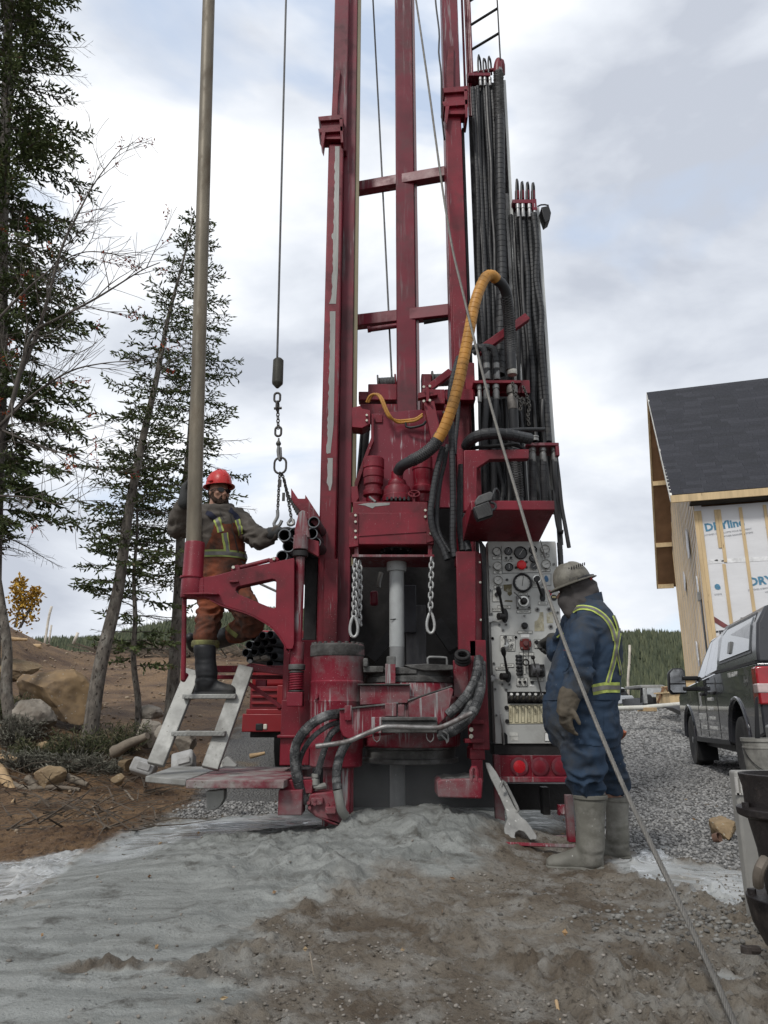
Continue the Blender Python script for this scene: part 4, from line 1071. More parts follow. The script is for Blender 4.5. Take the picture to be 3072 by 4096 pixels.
bm = BM(); ptube(bm, [(1990, 292, 6.15), (1992, 262, 6.15), (1997, 246, 6.16), (2003, 262, 6.18), (2004, 300, 6.22)], 0.045, 0.03, 14); obj('standpipe_elbow', bm, RED, rig)
m1 = rp('manifold', REDW, (1874, 290, 1962, 302, 6.15, 0.2), (1868, 285, 1885, 330, 6.3, 0.05), bevel=0.003)
bm = BM(); cyl(bm, P(1875, 298, 6.3), P(1990, 276, 6.2), 0.02, n=10); obj('manifold_pipe', bm, RED, rig)
for x in (1914, 1935, 1955):
    bm = BM(); ptube(bm, [(x, 292, 6.18), (x-2, 250, 6.18), (x+1, 226+random.randint(-8, 8), 6.2), (x+8, 250, 6.24), (x+11, 300, 6.28)], 0.010, 0.04, 8); obj('loop_hose', bm, BLACK, rig)
for x in (1922, 1940, 1960): fitting(x, 312, 345, 6.17, 0.018, mat('small_fitting', (0.3, 0.3, 0.3), 0.4, 0.6))
# second tower
for px, r, wr in ((2066, 0.022, True), (2078, 0.018, False), (2090, 0.030, True), (2104, 0.020, False), (2117, 0.028, True), (2130, 0.024, True), (2146, 0.034, True), (2162, 0.030, True), (2171, 0.016, False)):
    vhose(1300, px, 830+random.randint(0, 40), 1770, r, 6.2+random.uniform(-0.05, 0.05), 6, wr)
rp('manifold', REDW, (2050, 797, 2146, 812, 6.15, 0.18), (2130, 795, 2147, 840, 6.14, 0.05), bevel=0.003)
for x in (2066, 2086, 2108, 2130):
    h = random.randint(705, 735)
    bm = BM(); ptube(bm, [(x, 800, 6.18), (x-1, 750, 6.18), (x+2, h, 6.2), (x+6, 750, 6.26), (x+8, 810, 6.3)], 0.011, 0.04, 8); obj('loop_hose', bm, BLACK, rig)
    bm = BM(); cyl(bm, P(x+2, 798, 6.2), P(x+2, 765, 6.2), 0.022, n=12); obj('plug', bm, RED, rig)
for x in (2072, 2092, 2118, 2138): fitting(x, 818, 870, 6.16, 0.02, MATS['small_fitting'])
# floodlight on the second tower
fl = rpp('floodlight', BLACK, [(2165, 828), (2196, 822), (2205, 850), (2200, 878), (2182, 891), (2172, 862)], 6.1, 0.12, bevel=0.006)
bm = BM(); ptube(bm, [(2150, 826, 6.15), (2170, 818, 6.15), (2195, 822, 6.15)], 0.008, 0.03, 6); obj('lamp_cable', bm, BLACK, fl)
# lower manifolds
rp('manifold', RED, (1894, 1520, 2085, 1532, 5.78, 0.22), (1894, 1532, 2118, 1572, 5.95, 0.08), (2085, 1520, 2120, 1572, 5.93, 0.1), bevel=0.004)
bm = BM(); beam(bm, P(1912, 1410, 5.95), P(2108, 1270, 5.95), 0.07, 0.07); obj('diagonal_strut', bm, RED, rig, bevel=0.004)
rp('boom_block', RED, (1862, 1450, 1900, 1600, 5.9, 0.2), (1690, 1556, 1780, 1615, 5.75, 0.15), (1780, 1556, 1895, 1600, 5.85, 0.1), bevel=0.006)
bm = BM(); beam(bm, P(1715, 1556, 5.78), P(1800, 1490, 5.85), 0.06, 0.06); beam(bm, P(1715, 1615, 5.75), P(1745, 1760, 5.72), 0.09, 0.08); obj('boom_link', bm, RED, rig, bevel=0.004)
rpp('boom_clamp', RED, [(1705, 1546), (1718, 1546), (1718, 1605), (1705, 1605)], 5.68, 0.1)
rpp('boom_clamp', RED, [(1672, 1572), (1690, 1566), (1752, 1572), (1752, 1580), (1690, 1590), (1672, 1594)], 5.70, 0.06)
bolts([(1695, 1549), (1719, 1546), (1695, 1606), (1719, 1603)], 5.67, 0.012)
for x in (1948, 1986):
    hose('loop_hose', [(1880+0.3*(x-1948), 1398+0.4*(x-1948), 5.85), (1910+0.4*(x-1948), 1388, 5.82), (x-15, 1395, 5.8), (x-3, 1430, 5.8), (x, 1500, 5.8)], 0.030, True, RUBBER, 0.04)
    fitting(x, 1455, 1520, 5.8, 0.030)
    fitting(x-2, 1535, 1600, 5.82, 0.030)
    hose('feed_hose', [(x-2, 1590, 5.82), (x-4, 1650, 5.82), (x-8, 1720, 5.84), (x-12, 1830, 5.9), (x-10, 2010, 5.95)], 0.027, False, RUBBER)
fitting(1918, 1536, 1610, 5.82, 0.020)
hose('feed_hose', [(1918, 1600, 5.82), (1919, 1680, 5.84), (1921, 1760, 5.88), (1920, 1990, 5.9)], 0.014, False, RUBBER)
# tangle of links beside the fitting
CLK = None
hose('cross_hose', [(1866, 1785, 5.6), (1880, 1762, 5.5), (1915, 1742, 5.42), (1970, 1734, 5.38), (2030, 1738, 5.4), (2090, 1750, 5.5), (2120, 1755, 5.55)], 0.046, True, RUBBER, 0.055, 14)
hose('cross_hose', [(1970, 1728, 5.55), (2030, 1722, 5.55), (2100, 1718, 5.58), (2180, 1718, 5.62)], 0.018, True, RUBBER, 0.04)
fitting(2140, 1745, 1765, 5.6, 0.03)
hose('cross_hose', [(1860, 1800, 5.7), (1910, 1790, 5.55), (1980, 1785, 5.5), (2060, 1780, 5.55), (2100, 1800, 5.6)], 0.016, False, BLACK)
rp('manifold', REDW, (2106, 1770, 2236, 1782, 5.6, 0.25), (2224, 1782, 2238, 1822, 5.6, 0.2), bevel=0.004)
for x, r, e, y1 in ((2130, 0.030, 8, 2190), (2172, 0.030, 12, 2060), (2216, 0.024, 26, 2180)):
    fitting(x, 1786, 1850, 5.66, r)
    hose('panel_hose', [(x, 1840, 5.66), (x+e*0.1, 1900, 5.66), (x+e*0.5, 1990, 5.7), (x+e, y1, 5.75)], r*0.95, x != 2216, RUBBER, 0.05)
hose('panel_hose', [(2225, 1830, 5.7), (2236, 1920, 5.68), (2246, 2020, 5.66), (2262, 2110, 5.64), (2276, 2190, 5.62)], 0.016, False, BLACK)
hose('panel_hose', [(2216, 1960, 5.7), (2226, 2060, 5.7), (2240, 2130, 5.7), (2252, 2128, 5.7)], 0.02, False, BLACK)
for x in (1930, 1946, 2000, 2016, 2030, 2090, 2100, 2152, 2190):
    vhose(1900, x, 1600, 2010, 0.02, 6.05+random.uniform(-0.05, 0.08), 10, random.random() < 0.6)
# canopy frame over the panel
rpp('canopy_frame', RED, [(1856, 1800), (2116, 1796), (2116, 1834), (1960, 1838), (1908, 1872), (1908, 2040), (1856, 2044)], 5.45, 0.07, bevel=0.006)
rp('canopy_post', RED, (1905, 1850, 1925, 2010, 5.72, 0.07), bevel=0.004)
bm = BM(); ya, yb = 4.98, 5.56; za, zb = PZ(2040, ya), PZ(2168, yb); ta = PZ(2002, ya)
x0, x1 = PX(1884, 2020, ya), PX(2219, 2020, ya)
v = [bm.verts.new(c) for c in ((x0, ya, za), (x1, ya, za), (x1, yb, zb), (x0, yb, zb), (x0, ya, ta), (x1, ya, ta), (x1, yb, ta+0.02), (x0, yb, ta+0.02))]
for f in ((0, 1, 2, 3), (4, 7, 6, 5), (0, 4, 5, 1), (1, 5, 6, 2), (2, 6, 7, 3), (3, 7, 4, 0)): bm.faces.new([v[i] for i in f])
obj('canopy', bm, RED, rig, bevel=0.006)
# work lamp with cooling fins
wl = obj('work_lamp', pprism(BM(), [(1892, 2028), (1955, 2004), (1972, 2040), (1972, 2062), (1912, 2082), (1900, 2060)], 4.90, 0.06), BLACK, rig, bevel=0.006)
obj('lamp_housing', pprism(BM(), [(1900, 2002), (1915, 1982), (1962, 1964), (1974, 1974), (1968, 2000), (1905, 2022)], 4.93, 0.07), mat('dusty_lamp', (0.06, 0.06, 0.06), 0.5, dirt=(0.16, 0.16, 0.15), dirt_amt=0.5), wl, bevel=0.008)
for i in range(11):
    k = i/10
    bm = BM(); beam(bm, P(1897+k*16, 2032+k*42, 4.895), P(1954+k*15, 2010+k*46, 4.895), 0.005, 0.014, Vector((0, 1, 0))); obj('cooling_fin', bm, MATS['dusty_lamp'], wl, smooth=0)
bm = BM(); ptube(bm, [(1962, 2010, 4.92), (1980, 2015, 4.92), (1982, 2035, 4.92), (1965, 2040, 4.92)], 0.010, 0.02, 8); ptube(bm, [(1970, 1995, 4.95), (1976, 1965, 4.95), (1985, 1955, 4.97), (1996, 1975, 5.0), (1998, 2005, 5.02)], 0.009, 0.02, 8); obj('lamp_cable', bm, RUBBER, wl)

# ---- mast ladder, top right
def mastladder():
    bm = BM()
    XA, XB = PX(1876, 0, 6.2), PX(1985, 0, 6.05)
    cyl(bm, (XA, 6.2, cz(310, 6.2)), (XA, 6.2, TOP), 0.016, n=8); obj('ladder_stile', bm, REDW, rig)
    bm = BM(); cyl(bm, (XB, 6.0, cz(240, 6.0)), (XB, 6.0, TOP), 0.008, n=8); obj('ladder_stile', bm, DARK, rig)
    z = cz(200, 6.2)
    while z < TOP-0.2:
        bm = BM(); cyl(bm, (XA, 6.2, z), (XB, 6.0, z+0.0), 0.014, n=8); obj('ladder_rung', bm, DARK, rig)
        z += cz(102, 6.2)-cz(200, 6.2)
    for d in (0.0, 0.035, 0.06):
        bm = BM(); cyl(bm, (PX(1850, 0, 6.2)+d, 6.25, cz(450, 6.2)), (PX(1850, 0, 6.2)+d, 6.25, TOP), 0.013, n=8); obj('conduit', bm, REDW, rig)
mastladder()

# ================================================================ CONTROL PANEL
YP = 5.55
pn = obj('control_panel', box(BM(), PX(1950, 2165, YP), PX(2236, 2380, YP), YP, YP+0.12, PZ(2975, YP), PZ(2165, YP)), PANEL, rig, bevel=0.004)
def zp(a, b): return (1930+a*0.217, 2140+b*0.217)            # upper panel measurements
def zq(a, b): return (1930+a*0.217, 2540+b*0.217)            # lower panel measurements
GL = mat('gauge_face', (0.40, 0.40, 0.38), 0.25, var=0.15, scale=9, bump=0)
GB = mat('black_gauge_face', (0.02, 0.02, 0.022), 0.25, var=0.1, bump=0)
CHROME = mat('chrome_bezel', (0.5, 0.5, 0.48), 0.25, 0.85, var=0.15, bump=0)
PTAG = mat('tag_plate', (0.50, 0.50, 0.47), 0.5, var=0.12, bump=0, dirt=(0.2, 0.2, 0.18), dirt_amt=0.4, dirt_scale=20)
TAGY = mat('cream_tag_plate', (0.50, 0.46, 0.32), 0.5, var=0.15, bump=0, dirt=(0.22, 0.19, 0.12), dirt_amt=0.4, dirt_scale=10)
def disc(name, c, r, d, m, par=pn, n=24, bev=0.0):
    bm = BM(); cyl(bm, Vector(c)+Vector((0, 0.004, 0)), Vector(c)-Vector((0, d, 0)), r, n=n)
    return obj(name, bm, m, par, bevel=bev)
def gauge(px, py, rpx, face=GL, rim=CHROME, ang=40, thick=0.13):
    r = rpx*mpp(py, YP); c = P(px, py, YP)
    g = BM(); lathe(g, c, [(r, 0.0), (r, 0.022), (r*(1-thick*0.4), 0.026), (r*(1-thick), 0.022), (r*(1-thick), 0.012)], 28, axis=(0, -1, 0), cap=False)
    g = obj('gauge', g, rim, pn)
    disc('dial', c, r*(1-thick*0.9), 0.014, face, g)
    a = R(ang); d = Vector((math.cos(a), 0, math.sin(a)))
    bm = BM(); beam(bm, c+Vector((0, -0.016, 0))-d*r*0.35, c+Vector((0, -0.016, 0))+d*r*0.7, max(0.0018, r*0.06), 0.001); obj('needle', bm, LETTER if face is GL else WHITE, g, smooth=0)
    if r > 0.05:
        for k in range(11):
            a = R(225-27*k); d = Vector((math.cos(a), 0, math.sin(a)))
            bm = BM(); beam(bm, c+Vector((0, -0.0155, 0))+d*r*0.66, c+Vector((0, -0.0155, 0))+d*r*0.78, 0.002, 0.0008); obj('tick', bm, LETTER, g, smooth=0)
    return g
def plate(name, a, b, m=PTAG, Y=YP, d=0.004, text=None, size=0.5, par=pn, frame=True):
    """tag on the panel between two pixel corners, with a dark frame"""
    (x0, y0), (x1, y1) = a, b
    o = obj(name, pbox(BM(), x0, y0, x1, y1, Y-d, d+0.002), m, par)
    if frame:
        A, B, C, D = P(x0, y0, Y-d-0.001), P(x1, y0, Y-d-0.001), P(x1, y1, Y-d-0.001), P(x0, y1, Y-d-0.001)
        bm = BM()
        for p, q in ((A, B), (B, C), (C, D), (D, A)): beam(bm, p, q, 0.0022, 0.001)
        obj('tag_border', bm, LETTER, o, smooth=0)
    if text:
        c = P((x0+x1)/2, (y0+y1)/2, Y-d-0.001)
        lines = text.split('\n')
        h = (y1-y0)*mpp(y0, Y)*size/len(lines)
        for i, s in enumerate(lines):
            t = txt('tag_text', s, LETTER, c+Vector((0, 0, h*1.15*((len(lines)-1)/2-i))), FRONT, h, o)
            wd = (x1-x0)*mpp(y0, Y)*0.9
            xs = [v.co.x for v in t.data.vertices]
            if xs and max(xs)-min(xs) > wd:
                k = wd/(max(xs)-min(xs))
                for v in t.data.vertices: v.co.x = c.x+(v.co.x-c.x)*k
    return o
# sub panel of instruments
plate('instrument_plate', zp(350, 205), zp(1075, 700), PANEL, d=0.003, frame=False)
bm = BM(); beam(bm, P(*zp(350, 205), YP-0.004), P(*zp(365, 705), YP-0.004), 0.003, 0.002); beam(bm, P(*zp(365, 705), YP-0.004), P(*zp(1075, 690), YP-0.004), 0.003, 0.002); obj('plate_seam', bm, LETTER, pn)
for a, b, r, f, m_, an in ((258, 310, 17, GL, STEEL, 40), (272, 575, 17.5, GL, CHROME, 40), (285, 840, 18, GL, CHROME, 35), (1148, 268, 18, GL, CHROME, 5), (1165, 540, 18.5, GL, CHROME, 20),
                           (472, 305, 16, GB, BLACK, 60), (697, 335, 26, GB, BLACK, 55), (925, 280, 16, GB, BLACK, 30), (930, 435, 16, GB, BLACK, 120), (486, 597, 16, GB, BLACK, 90), (942, 580, 16, GB, CHROME, 30)):
    gauge(*zp(a, b), r, f, m_, an)
gauge(*zp(732, 885), 38, GL, BLACK, 80, 0.22)
for a, b, c_, d in ((185, 395, 350, 450), (200, 660, 362, 715), (212, 930, 370, 985), (1075, 360, 1230, 402), (1085, 630, 1250, 672), (395, 455, 475, 485), (485, 452, 562, 484), (920, 908, 1083, 962)):
    plate('tag_plate', zp(a, b), zp(c_, d), text='HOUR METER' if (a, b) == (920, 908) else 'OIL PRESSURE\nGAUGE', size=0.55)
plate('tag_plate', zp(660, 1065), zp(828, 1112), text='AIR PRESSURE', size=0.45)
for a, b in ((433, 424), (522, 420), (807, 503), (810, 598), (613, 605), (450, 828)): disc('indicator', P(*zp(a, b), YP), 0.010, 0.008, BLACK)
c = P(*zp(708, 566), YP); bm = BM(); lathe(bm, c, [(0.026, 0), (0.026, 0.018), (0.037, 0.022), (0.037, 0.034), (0.030, 0.043), (0.012, 0.047)], 24, axis=(0, -1, 0)); obj('stop_button', bm, mat('stop_red', (0.55, 0.015, 0.02), 0.3, var=0.1, bump=0), pn)
BOLTP = STEEL
for a, b in ((128, 590), (1315, 540), (143, 1018), (165, 1456), (305, 1655), (432, 1652), (375, 1755), (183, 1908), (1383, 1430), (615, 1888)):
    p_ = P(*zp(a, b), YP); disc('panel_bolt', p_, 0.011, 0.006, STEEL, n=14); disc('panel_bolt', p_, 0.005, 0.010, DARK, n=6)
for a, b in ((1010, 1375), (1225, 1372), (1255, 1690)):
    p_ = P(*zp(a, b), YP); disc('panel_bolt', p_, 0.018, 0.006, STEEL, n=18); disc('panel_bolt', p_, 0.009, 0.014, DARK, n=8)
# sticker with blue drop, scraped decals
s = plate('sticker', zp(1105, 718), zp(1262, 930), mat('sticker_grey', (0.42, 0.43, 0.42), 0.4, bump=0), d=0.002)
bm = BM(); c = P(*zp(1175, 805), YP-0.004); prism(bm, [c+Vector((0.017*math.sin(a)*(1-0.35*math.cos(a)), 0, 0.026*math.cos(a))) for a in np.linspace(0, 6.0, 18)], (0, 0.002, 0)); obj('blue_drop', bm, mat('blue_print', (0.03, 0.10, 0.20), 0.4, bump=0), s)
TORN = mat('scraped_decal', (0.27, 0.25, 0.18), 0.7, var=0.3, scale=30, dirt=(0.46, 0.46, 0.43), dirt_amt=0.45, dirt_scale=16)
TORND = mat('scraped_dark_decal', (0.10, 0.085, 0.045), 0.7, var=0.4, scale=30, dirt=(0.40, 0.40, 0.37), dirt_amt=0.42, dirt_scale=14)
for q, m_ in (([(385, 915), (540, 905), (545, 1090), (500, 1130), (460, 1090), (465, 1055), (395, 1030)], TORND), ([(400, 1225), (430, 1200), (550, 1205), (552, 1235)], TORND),
              ([(1050, 1425), (1120, 1420), (1140, 1770), (960, 1775), (960, 1590), (1010, 1570), (1050, 1490)], TORN), ([(1180, 1440), (1300, 1410), (1305, 1620), (1190, 1625)], TORN)):
    rpp('torn_decal', m_, [zp(*t) for t in q], YP-0.002, 0.004, bevel=0, parent=pn)
# feed lever upper left with slot and grip
def lever(name, top, bot, r, slot, par=pn, knob=True):
    sl = obj('slot', pprism(BM(), slot, YP-0.003, 0.005), BLACK, par)
    bm = BM(); A, B = P(*top, YP-0.14), P(*bot, YP-0.03)
    sweep(bm, spline([B, B.lerp(A, 0.5)+Vector((0, -0.01, 0)), A], 0.03), [r*0.8]*40, 10) if False else cyl(bm, B, A, r*0.9, r*0.7, 12)
    if knob: lathe(bm, A, [(r*0.9, -0.02), (r*1.45, 0.0), (r*1.5, 0.03), (r*1.1, 0.05)], 12, axis=(A-B))
    return obj(name, bm, BLACK, par)
def oval(cx, cy, w, h, n=18): return [(cx+w*math.cos(a), cy+h*math.sin(a)) for a in np.linspace(0, 2*math.pi, n, endpoint=False)]
plate('tag_plate', zp(185, 1010), zp(335, 1228), d=0.003, text='')
disc('knob', P(*zp(258, 1100), YP), 0.016, 0.03, BLACK)
lever('feed_lever', zp(310, 1075), zp(410, 1560), 0.013, oval(*zp(415, 1490), 13, 29))
bm = BM(); cyl(bm, P(*zp(290, 1497), YP-0.06), P(*zp(400, 1500), YP-0.04), 0.026, n=18); obj('friction_knob', bm, DARK, pn)
obj('clamp_plate', pprism(BM(), [zp(110, 1490), zp(180, 1510), zp(345, 1545), zp(330, 1565), zp(200, 1580), zp(125, 1610)], YP-0.03, 0.008), GALV, pn)
plate('tag_plate', zp(280, 1298), zp(520, 1352), text='FEED VALVE')
plate('tag_plate', zp(180, 1350), zp(345, 1405), text='RELIEF VALVE')
lever('spindle_lever', zp(990, 825), zp(1100, 1120), 0.013, [zp(1070, 990), zp(1100, 975), zp(1140, 990), zp(1160, 1180), zp(1140, 1220), zp(1080, 1220), zp(1058, 1180)], knob=False)
disc('lever_boss', P(*zp(990, 820), YP), 0.030, 0.02, CHROME); disc('lever_boss', P(*zp(992, 820), YP-0.12), 0.022, 0.04, BLACK)
plate('tag_plate', zp(1028, 1232), zp(1200, 1285), text='CONTROL VALVE\nUPPER ROTATION')
# centre regulator
rg = obj('regulator_plate', pbox(BM(), *zp(625, 1120), *zp(888, 1365), YP-0.012, 0.014), STEEL, pn, bevel=0.003)
c = P(*zp(750, 1228), YP-0.01); disc('regulator_dial', c, 0.040, 0.02, CHROME, rg); bm = BM(); lathe(bm, c, [(0.026, 0.02), (0.026, 0.04), (0.018, 0.055), (0.005, 0.06)], 20, axis=(0, -1, 0)); obj('regulator_knob', bm, DARK, rg)
bm = BM(); cyl(bm, c+Vector((-0.02, -0.03, 0.02)), P(*zp(580, 1050), YP-0.06), 0.006, n=8); obj('regulator_arm', bm, STEEL, rg)
for a, b in ((850, 1130), (650, 1340), (858, 1335)): disc('panel_bolt', P(*zp(a, b), YP-0.012), 0.008, 0.006, DARK, rg, n=6)
plate('tag_plate', zp(632, 1388), zp(890, 1435), text='OVERCONTROL')
disc('toggle', P(*zp(770, 1485), YP), 0.007, 0.02, STEEL)
bm = BM(); lathe(bm, P(*zp(770, 1675), YP), [(0.024, 0), (0.026, 0.012), (0.023, 0.016), (0.023, 0.035), (0.018, 0.04)], 9, axis=(0, -1, 0)); obj('throttle_knob', bm, BLACK, pn)
plate('tag_plate', zp(652, 1768), zp(920, 1815), text='THROTTLE', size=0.5)
plate('label_paper', zp(708, 1828), zp(865, 1890), WHITE, frame=False)
bm = BM(); cyl(bm, P(*zp(1068, 100), YP-0.10), P(*zp(1130, 320), YP-0.05), 0.004, n=8); cyl(bm, P(*zp(1130, 320), YP-0.05), P(*zp(1165, 435), YP-0.04), 0.011, 0.009, n=10); obj('toggle_lever', bm, STEEL, pn)
h_ = disc('round_sticker', P(*zp(1315, 1155), YP), 0.024, 0.003, BLACK); txt('sticker_text', 'HD', mat('gold_print', (0.6, 0.5, 0.25), 0.4, bump=0), P(*zp(1318, 1145), YP-0.005), FRONT, 0.02, h_, bold=0.0006)
disc('round_sticker', P(*zp(1225, 1070), YP), 0.022, 0.003, mat('red_sticker', (0.25, 0.02, 0.04), 0.4, bump=0))
# lower panel
for a, b in ((185, 62), (613, 43), (207, 528), (360, 910), (492, 910), (230, 1000), (434, 1010), (255, 1483), (205, 758)):
    p_ = P(*zq(a, b), YP); disc('panel_bolt', p_, 0.011, 0.006, STEEL, n=14); disc('panel_bolt', p_, 0.005, 0.010, DARK, n=6)
for a, b in ((440, 1340), (452, 1590)): disc('panel_bolt', P(*zq(a, b), YP), 0.015, 0.012, DARK, n=18)
dc = plate('decal_plate', zq(325, 10), zq(600, 292), PTAG, text=None)
txt('tag_text', 'DOWN CONTROL', LETTER, P(*zq(462, 255), YP-0.006), FRONT, 0.012, dc); txt('tag_text', 'MICROPUMP', LETTER, P(*zq(462, 274), YP-0.006), FRONT, 0.012, dc)
random.seed(9)
for k in range(9):
    cxx, cyy = zq(random.uniform(470, 580), random.uniform(30, 220)); bm = BM()
    pts = [P(cxx+random.uniform(2, 8)*math.cos(a), cyy+random.uniform(2, 9)*math.sin(a), YP-0.006) for a in np.linspace(0, 6.28, 8)]
    sweep(bm, pts, 0.001, 4); obj('crack_mark', bm, LETTER, dc)
disc('valve_boss', P(*zq(423, 180), YP), 0.017, 0.02, CHROME); bm = BM(); cyl(bm, P(*zq(423, 180), YP-0.03), P(*zq(410, 30), YP-0.05), 0.005, n=8); obj('valve_lever', bm, STEEL, pn); disc('valve_boss', P(*zq(408, 45), YP), 0.012, 0.04, BLACK)
rb = obj('red_valve', pprism(BM(), [zq(700, 75), zq(800, 62), zq(890, 75), zq(905, 160), zq(890, 262), zq(800, 275), zq(705, 262), zq(690, 160)], YP-0.02, 0.025), mat('dull_red_valve', (0.13, 0.022, 0.02), 0.6), pn, bevel=0.004)
disc('valve_boss', P(*zq(793, 155), YP-0.02), 0.019, 0.02, mat('dull_red_valve2', (0.12, 0.05, 0.05), 0.6), rb)
for a, b in ((715, 92), (870, 90), (725, 240), (880, 240)): disc('panel_bolt', P(*zq(a, b), YP-0.02), 0.007, 0.006, STEEL, rb, n=8)
bm = BM(); ptube(bm, [zq(755, 270)+(YP-0.05,), zq(750, 400)+(YP-0.05,), zq(745, 500)+(YP-0.05,)], 0.0025, 0.02, 6); ptube(bm, [zq(850, 120)+(YP-0.05,), zq(855, 300)+(YP-0.05,), zq(835, 490)+(YP-0.05,)], 0.0025, 0.02, 6)
cR = P(*zq(800, 505), YP-0.05); sweep(bm, [cR+Vector((0.021*math.cos(a), 0, 0.021*math.sin(a))) for a in np.linspace(0, 6.283, 20)], 0.006, 8); obj('pull_ring', bm, DARK, pn)
qp = plate('switch_plate', zq(952, 83), zq(1145, 240), PTAG)
for a, b in ((995, 135), (1097, 132)): disc('switch', P(*zq(a, b), YP), 0.016, 0.012, DARK, qp); disc('switch', P(*zq(a, b), YP), 0.010, 0.016, BLACK, qp)
disc('switch', P(*zq(1050, 210), YP), 0.012, 0.016, DARK, qp)
plate('tag_plate', zq(675, 320), zq(945, 378), text='HOLDING VALVE\nLOWER')
plate('tag_plate', zq(760, 395), zq(800, 720), d=0.002)
bm = BM(); c = P(*zq(675, 555), YP)
for k in range(6):
    z = 0.026*(2.5-k); lathe(bm, c+Vector((0, 0, z)), [(0.022, -0.012), (0.026, -0.004), (0.026, 0.004), (0.021, 0.011)], 14)
obj('rubber_boot', bm, RUBBER, pn); bm = BM(); cyl(bm, P(*zq(650, 560), YP-0.03), P(*zq(625, 572), YP-0.08), 0.006, n=8); obj('boot_lever', bm, STEEL, pn)
bm = BM(); pbox(bm, *zq(860, 540), *zq(1150, 768), YP-0.03, 0.035); obj('valve_bank', bm, DARK, pn, bevel=0.005)
bm = BM(); cyl(bm, P(*zq(905, 640), YP-0.07), P(*zq(1040, 640), YP-0.07), 0.046, n=20); obj('valve_spool', bm, mat('grey_valve', (0.10, 0.10, 0.105), 0.4, 0.4), pn, bevel=0.004)
bm = BM(); bmesh.ops.create_uvsphere(bm, u_segments=16, v_segments=10, radius=0.026, matrix=Matrix.Translation(P(*zq(1085, 660), YP-0.09))); obj('ball_knob', bm, BLACK, pn)
bm = BM(); cyl(bm, P(*zq(930, 410), YP-0.10), P(*zq(1090, 1100), YP-0.13), 0.006, n=10); bmesh.ops.create_uvsphere(bm, u_segments=12, v_segments=8, radius=0.016, matrix=Matrix.Translation(P(*zq(930, 415), YP-0.10))); obj('long_lever', bm, DARK, pn)
lever('lower_lever', zq(395, 345), zq(470, 780), 0.012, oval(*zq(470, 770), 13, 24))
bm = BM(); cyl(bm, P(*zq(345, 765), YP-0.06), P(*zq(440, 765), YP-0.04), 0.026, n=18); obj('friction_knob', bm, DARK, pn)
obj('clamp_plate', pprism(BM(), [zq(155, 735), zq(215, 765), zq(350, 785), zq(340, 810), zq(240, 815), zq(170, 865)], YP-0.03, 0.008), GALV, pn)
plate('tag_plate', zq(335, 530), zq(578, 590), text='FEED VALVE'); plate('tag_plate', zq(235, 590), zq(475, 640), text='RELIEF VALVE')
sw = plate('switch_plate', zq(635, 790), zq(828, 948), PTAG)
txt('tag_text', 'ROTATE  OUT', LETTER, P(*zq(732, 928), YP-0.006), FRONT, 0.014, sw); txt('tag_text', 'JIB     JIB', LETTER, P(*zq(732, 812), YP-0.006), FRONT, 0.012, sw)
for a in (683, 778): disc('switch', P(*zq(a, 868), YP), 0.011, 0.014, BLACK, sw)
plate('tag_plate', zq(880, 795), zq(1130, 850), text='OUT ELEVATOR', size=0.4); disc('switch', P(*zq(912, 872), YP), 0.012, 0.014, BLACK); plate('label_paper', zq(870, 915), zq(955, 948), WHITE, frame=False)
# row of spool levers in a black recess
obj('lever_recess', pbox(BM(), *zq(458, 1045), *zq(1330, 1265), YP-0.003, 0.006), mat('recess_black', (0.004, 0.004, 0.004), 0.9, bump=0), pn)
for k in range(8):
    p_ = P(*zq(525+110*k, 1175), YP-0.02)
    bm = BM(); lathe(bm, p_, [(0.026, 0), (0.026, 0.012), (0.018, 0.016), (0.016, 0.03)], 16, axis=(0, -1, 0.1)); o = obj('spool_lever', bm, DARK, pn)
    bm = BM(); a, b = p_+Vector((0, -0.03, 0)), p_+Vector((-0.008, -0.075, 0.022)); cyl(bm, a, b, 0.008, n=10); lathe(bm, b, [(0.010, 0), (0.013, 0.004), (0.013, 0.016), (0.010, 0.02)], 12, axis=(b-a)); obj('lever_tip', bm, STEEL, o)
cp = obj('lever_chart', pprism(BM(), [zq(480, 1290), zq(1330, 1275), zq(1340, 1625), zq(490, 1635)], YP-0.006, 0.008), TAGY, pn)
words = ('MAST TILT', 'JIB', 'BREAK', 'WINCH', 'RACK', 'LIFT', 'ARM', 'LEVEL')
for k in range(8):
    x = 485+115*k
    plate('chart_strip', zq(x, 1302+0*k), zq(x+62, 1612), TAGY, Y=YP-0.006, d=0.001, par=cp)
    for i, ch in enumerate(words[k][:7]): txt('chart_text', ch, LETTER, P(*zq(x+31, 1365+32*i), YP-0.009), FRONT, 0.010, cp)
# handle, lower stickers, lamp board under the panel
bm = BM(); ptube(bm, [zq(340, 1460)+(YP-0.05,), zq(345, 1560)+(YP-0.06,), zq(365, 1700)+(YP-0.06,), zq(395, 2020)+(YP-0.03,)], 0.008, 0.02, 8); obj('lock_handle', bm, STEEL, pn)
rpp('corner_hole', BLACK, [zq(350, 1800), zq(420, 1800), zq(460, 1850), zq(465, 2005), zq(360, 2005)], YP-0.002, 0.004, bevel=0, parent=pn)
plate('torn_label', zq(498, 1795), zq(660, 1860), PTAG, frame=False); plate('torn_label', zq(525, 1870), zq(660, 1945), PTAG, frame=False)
plate('torn_label', zq(1150, 1800), zq(1250, 1955), WHITE)
rp('panel_sill', DARK, (1975, 2976, 2262, 3020, YP+0.02, 0.2), bevel=0.004)
lb = rp('lamp_board', RED, (1995, 3022, 2285, 3108, YP-0.02, 0.04), bevel=0.004)
LAMP = mat('red_lamp_lens', (0.35, 0.012, 0.018), 0.25, var=0.15, bump=0.1)
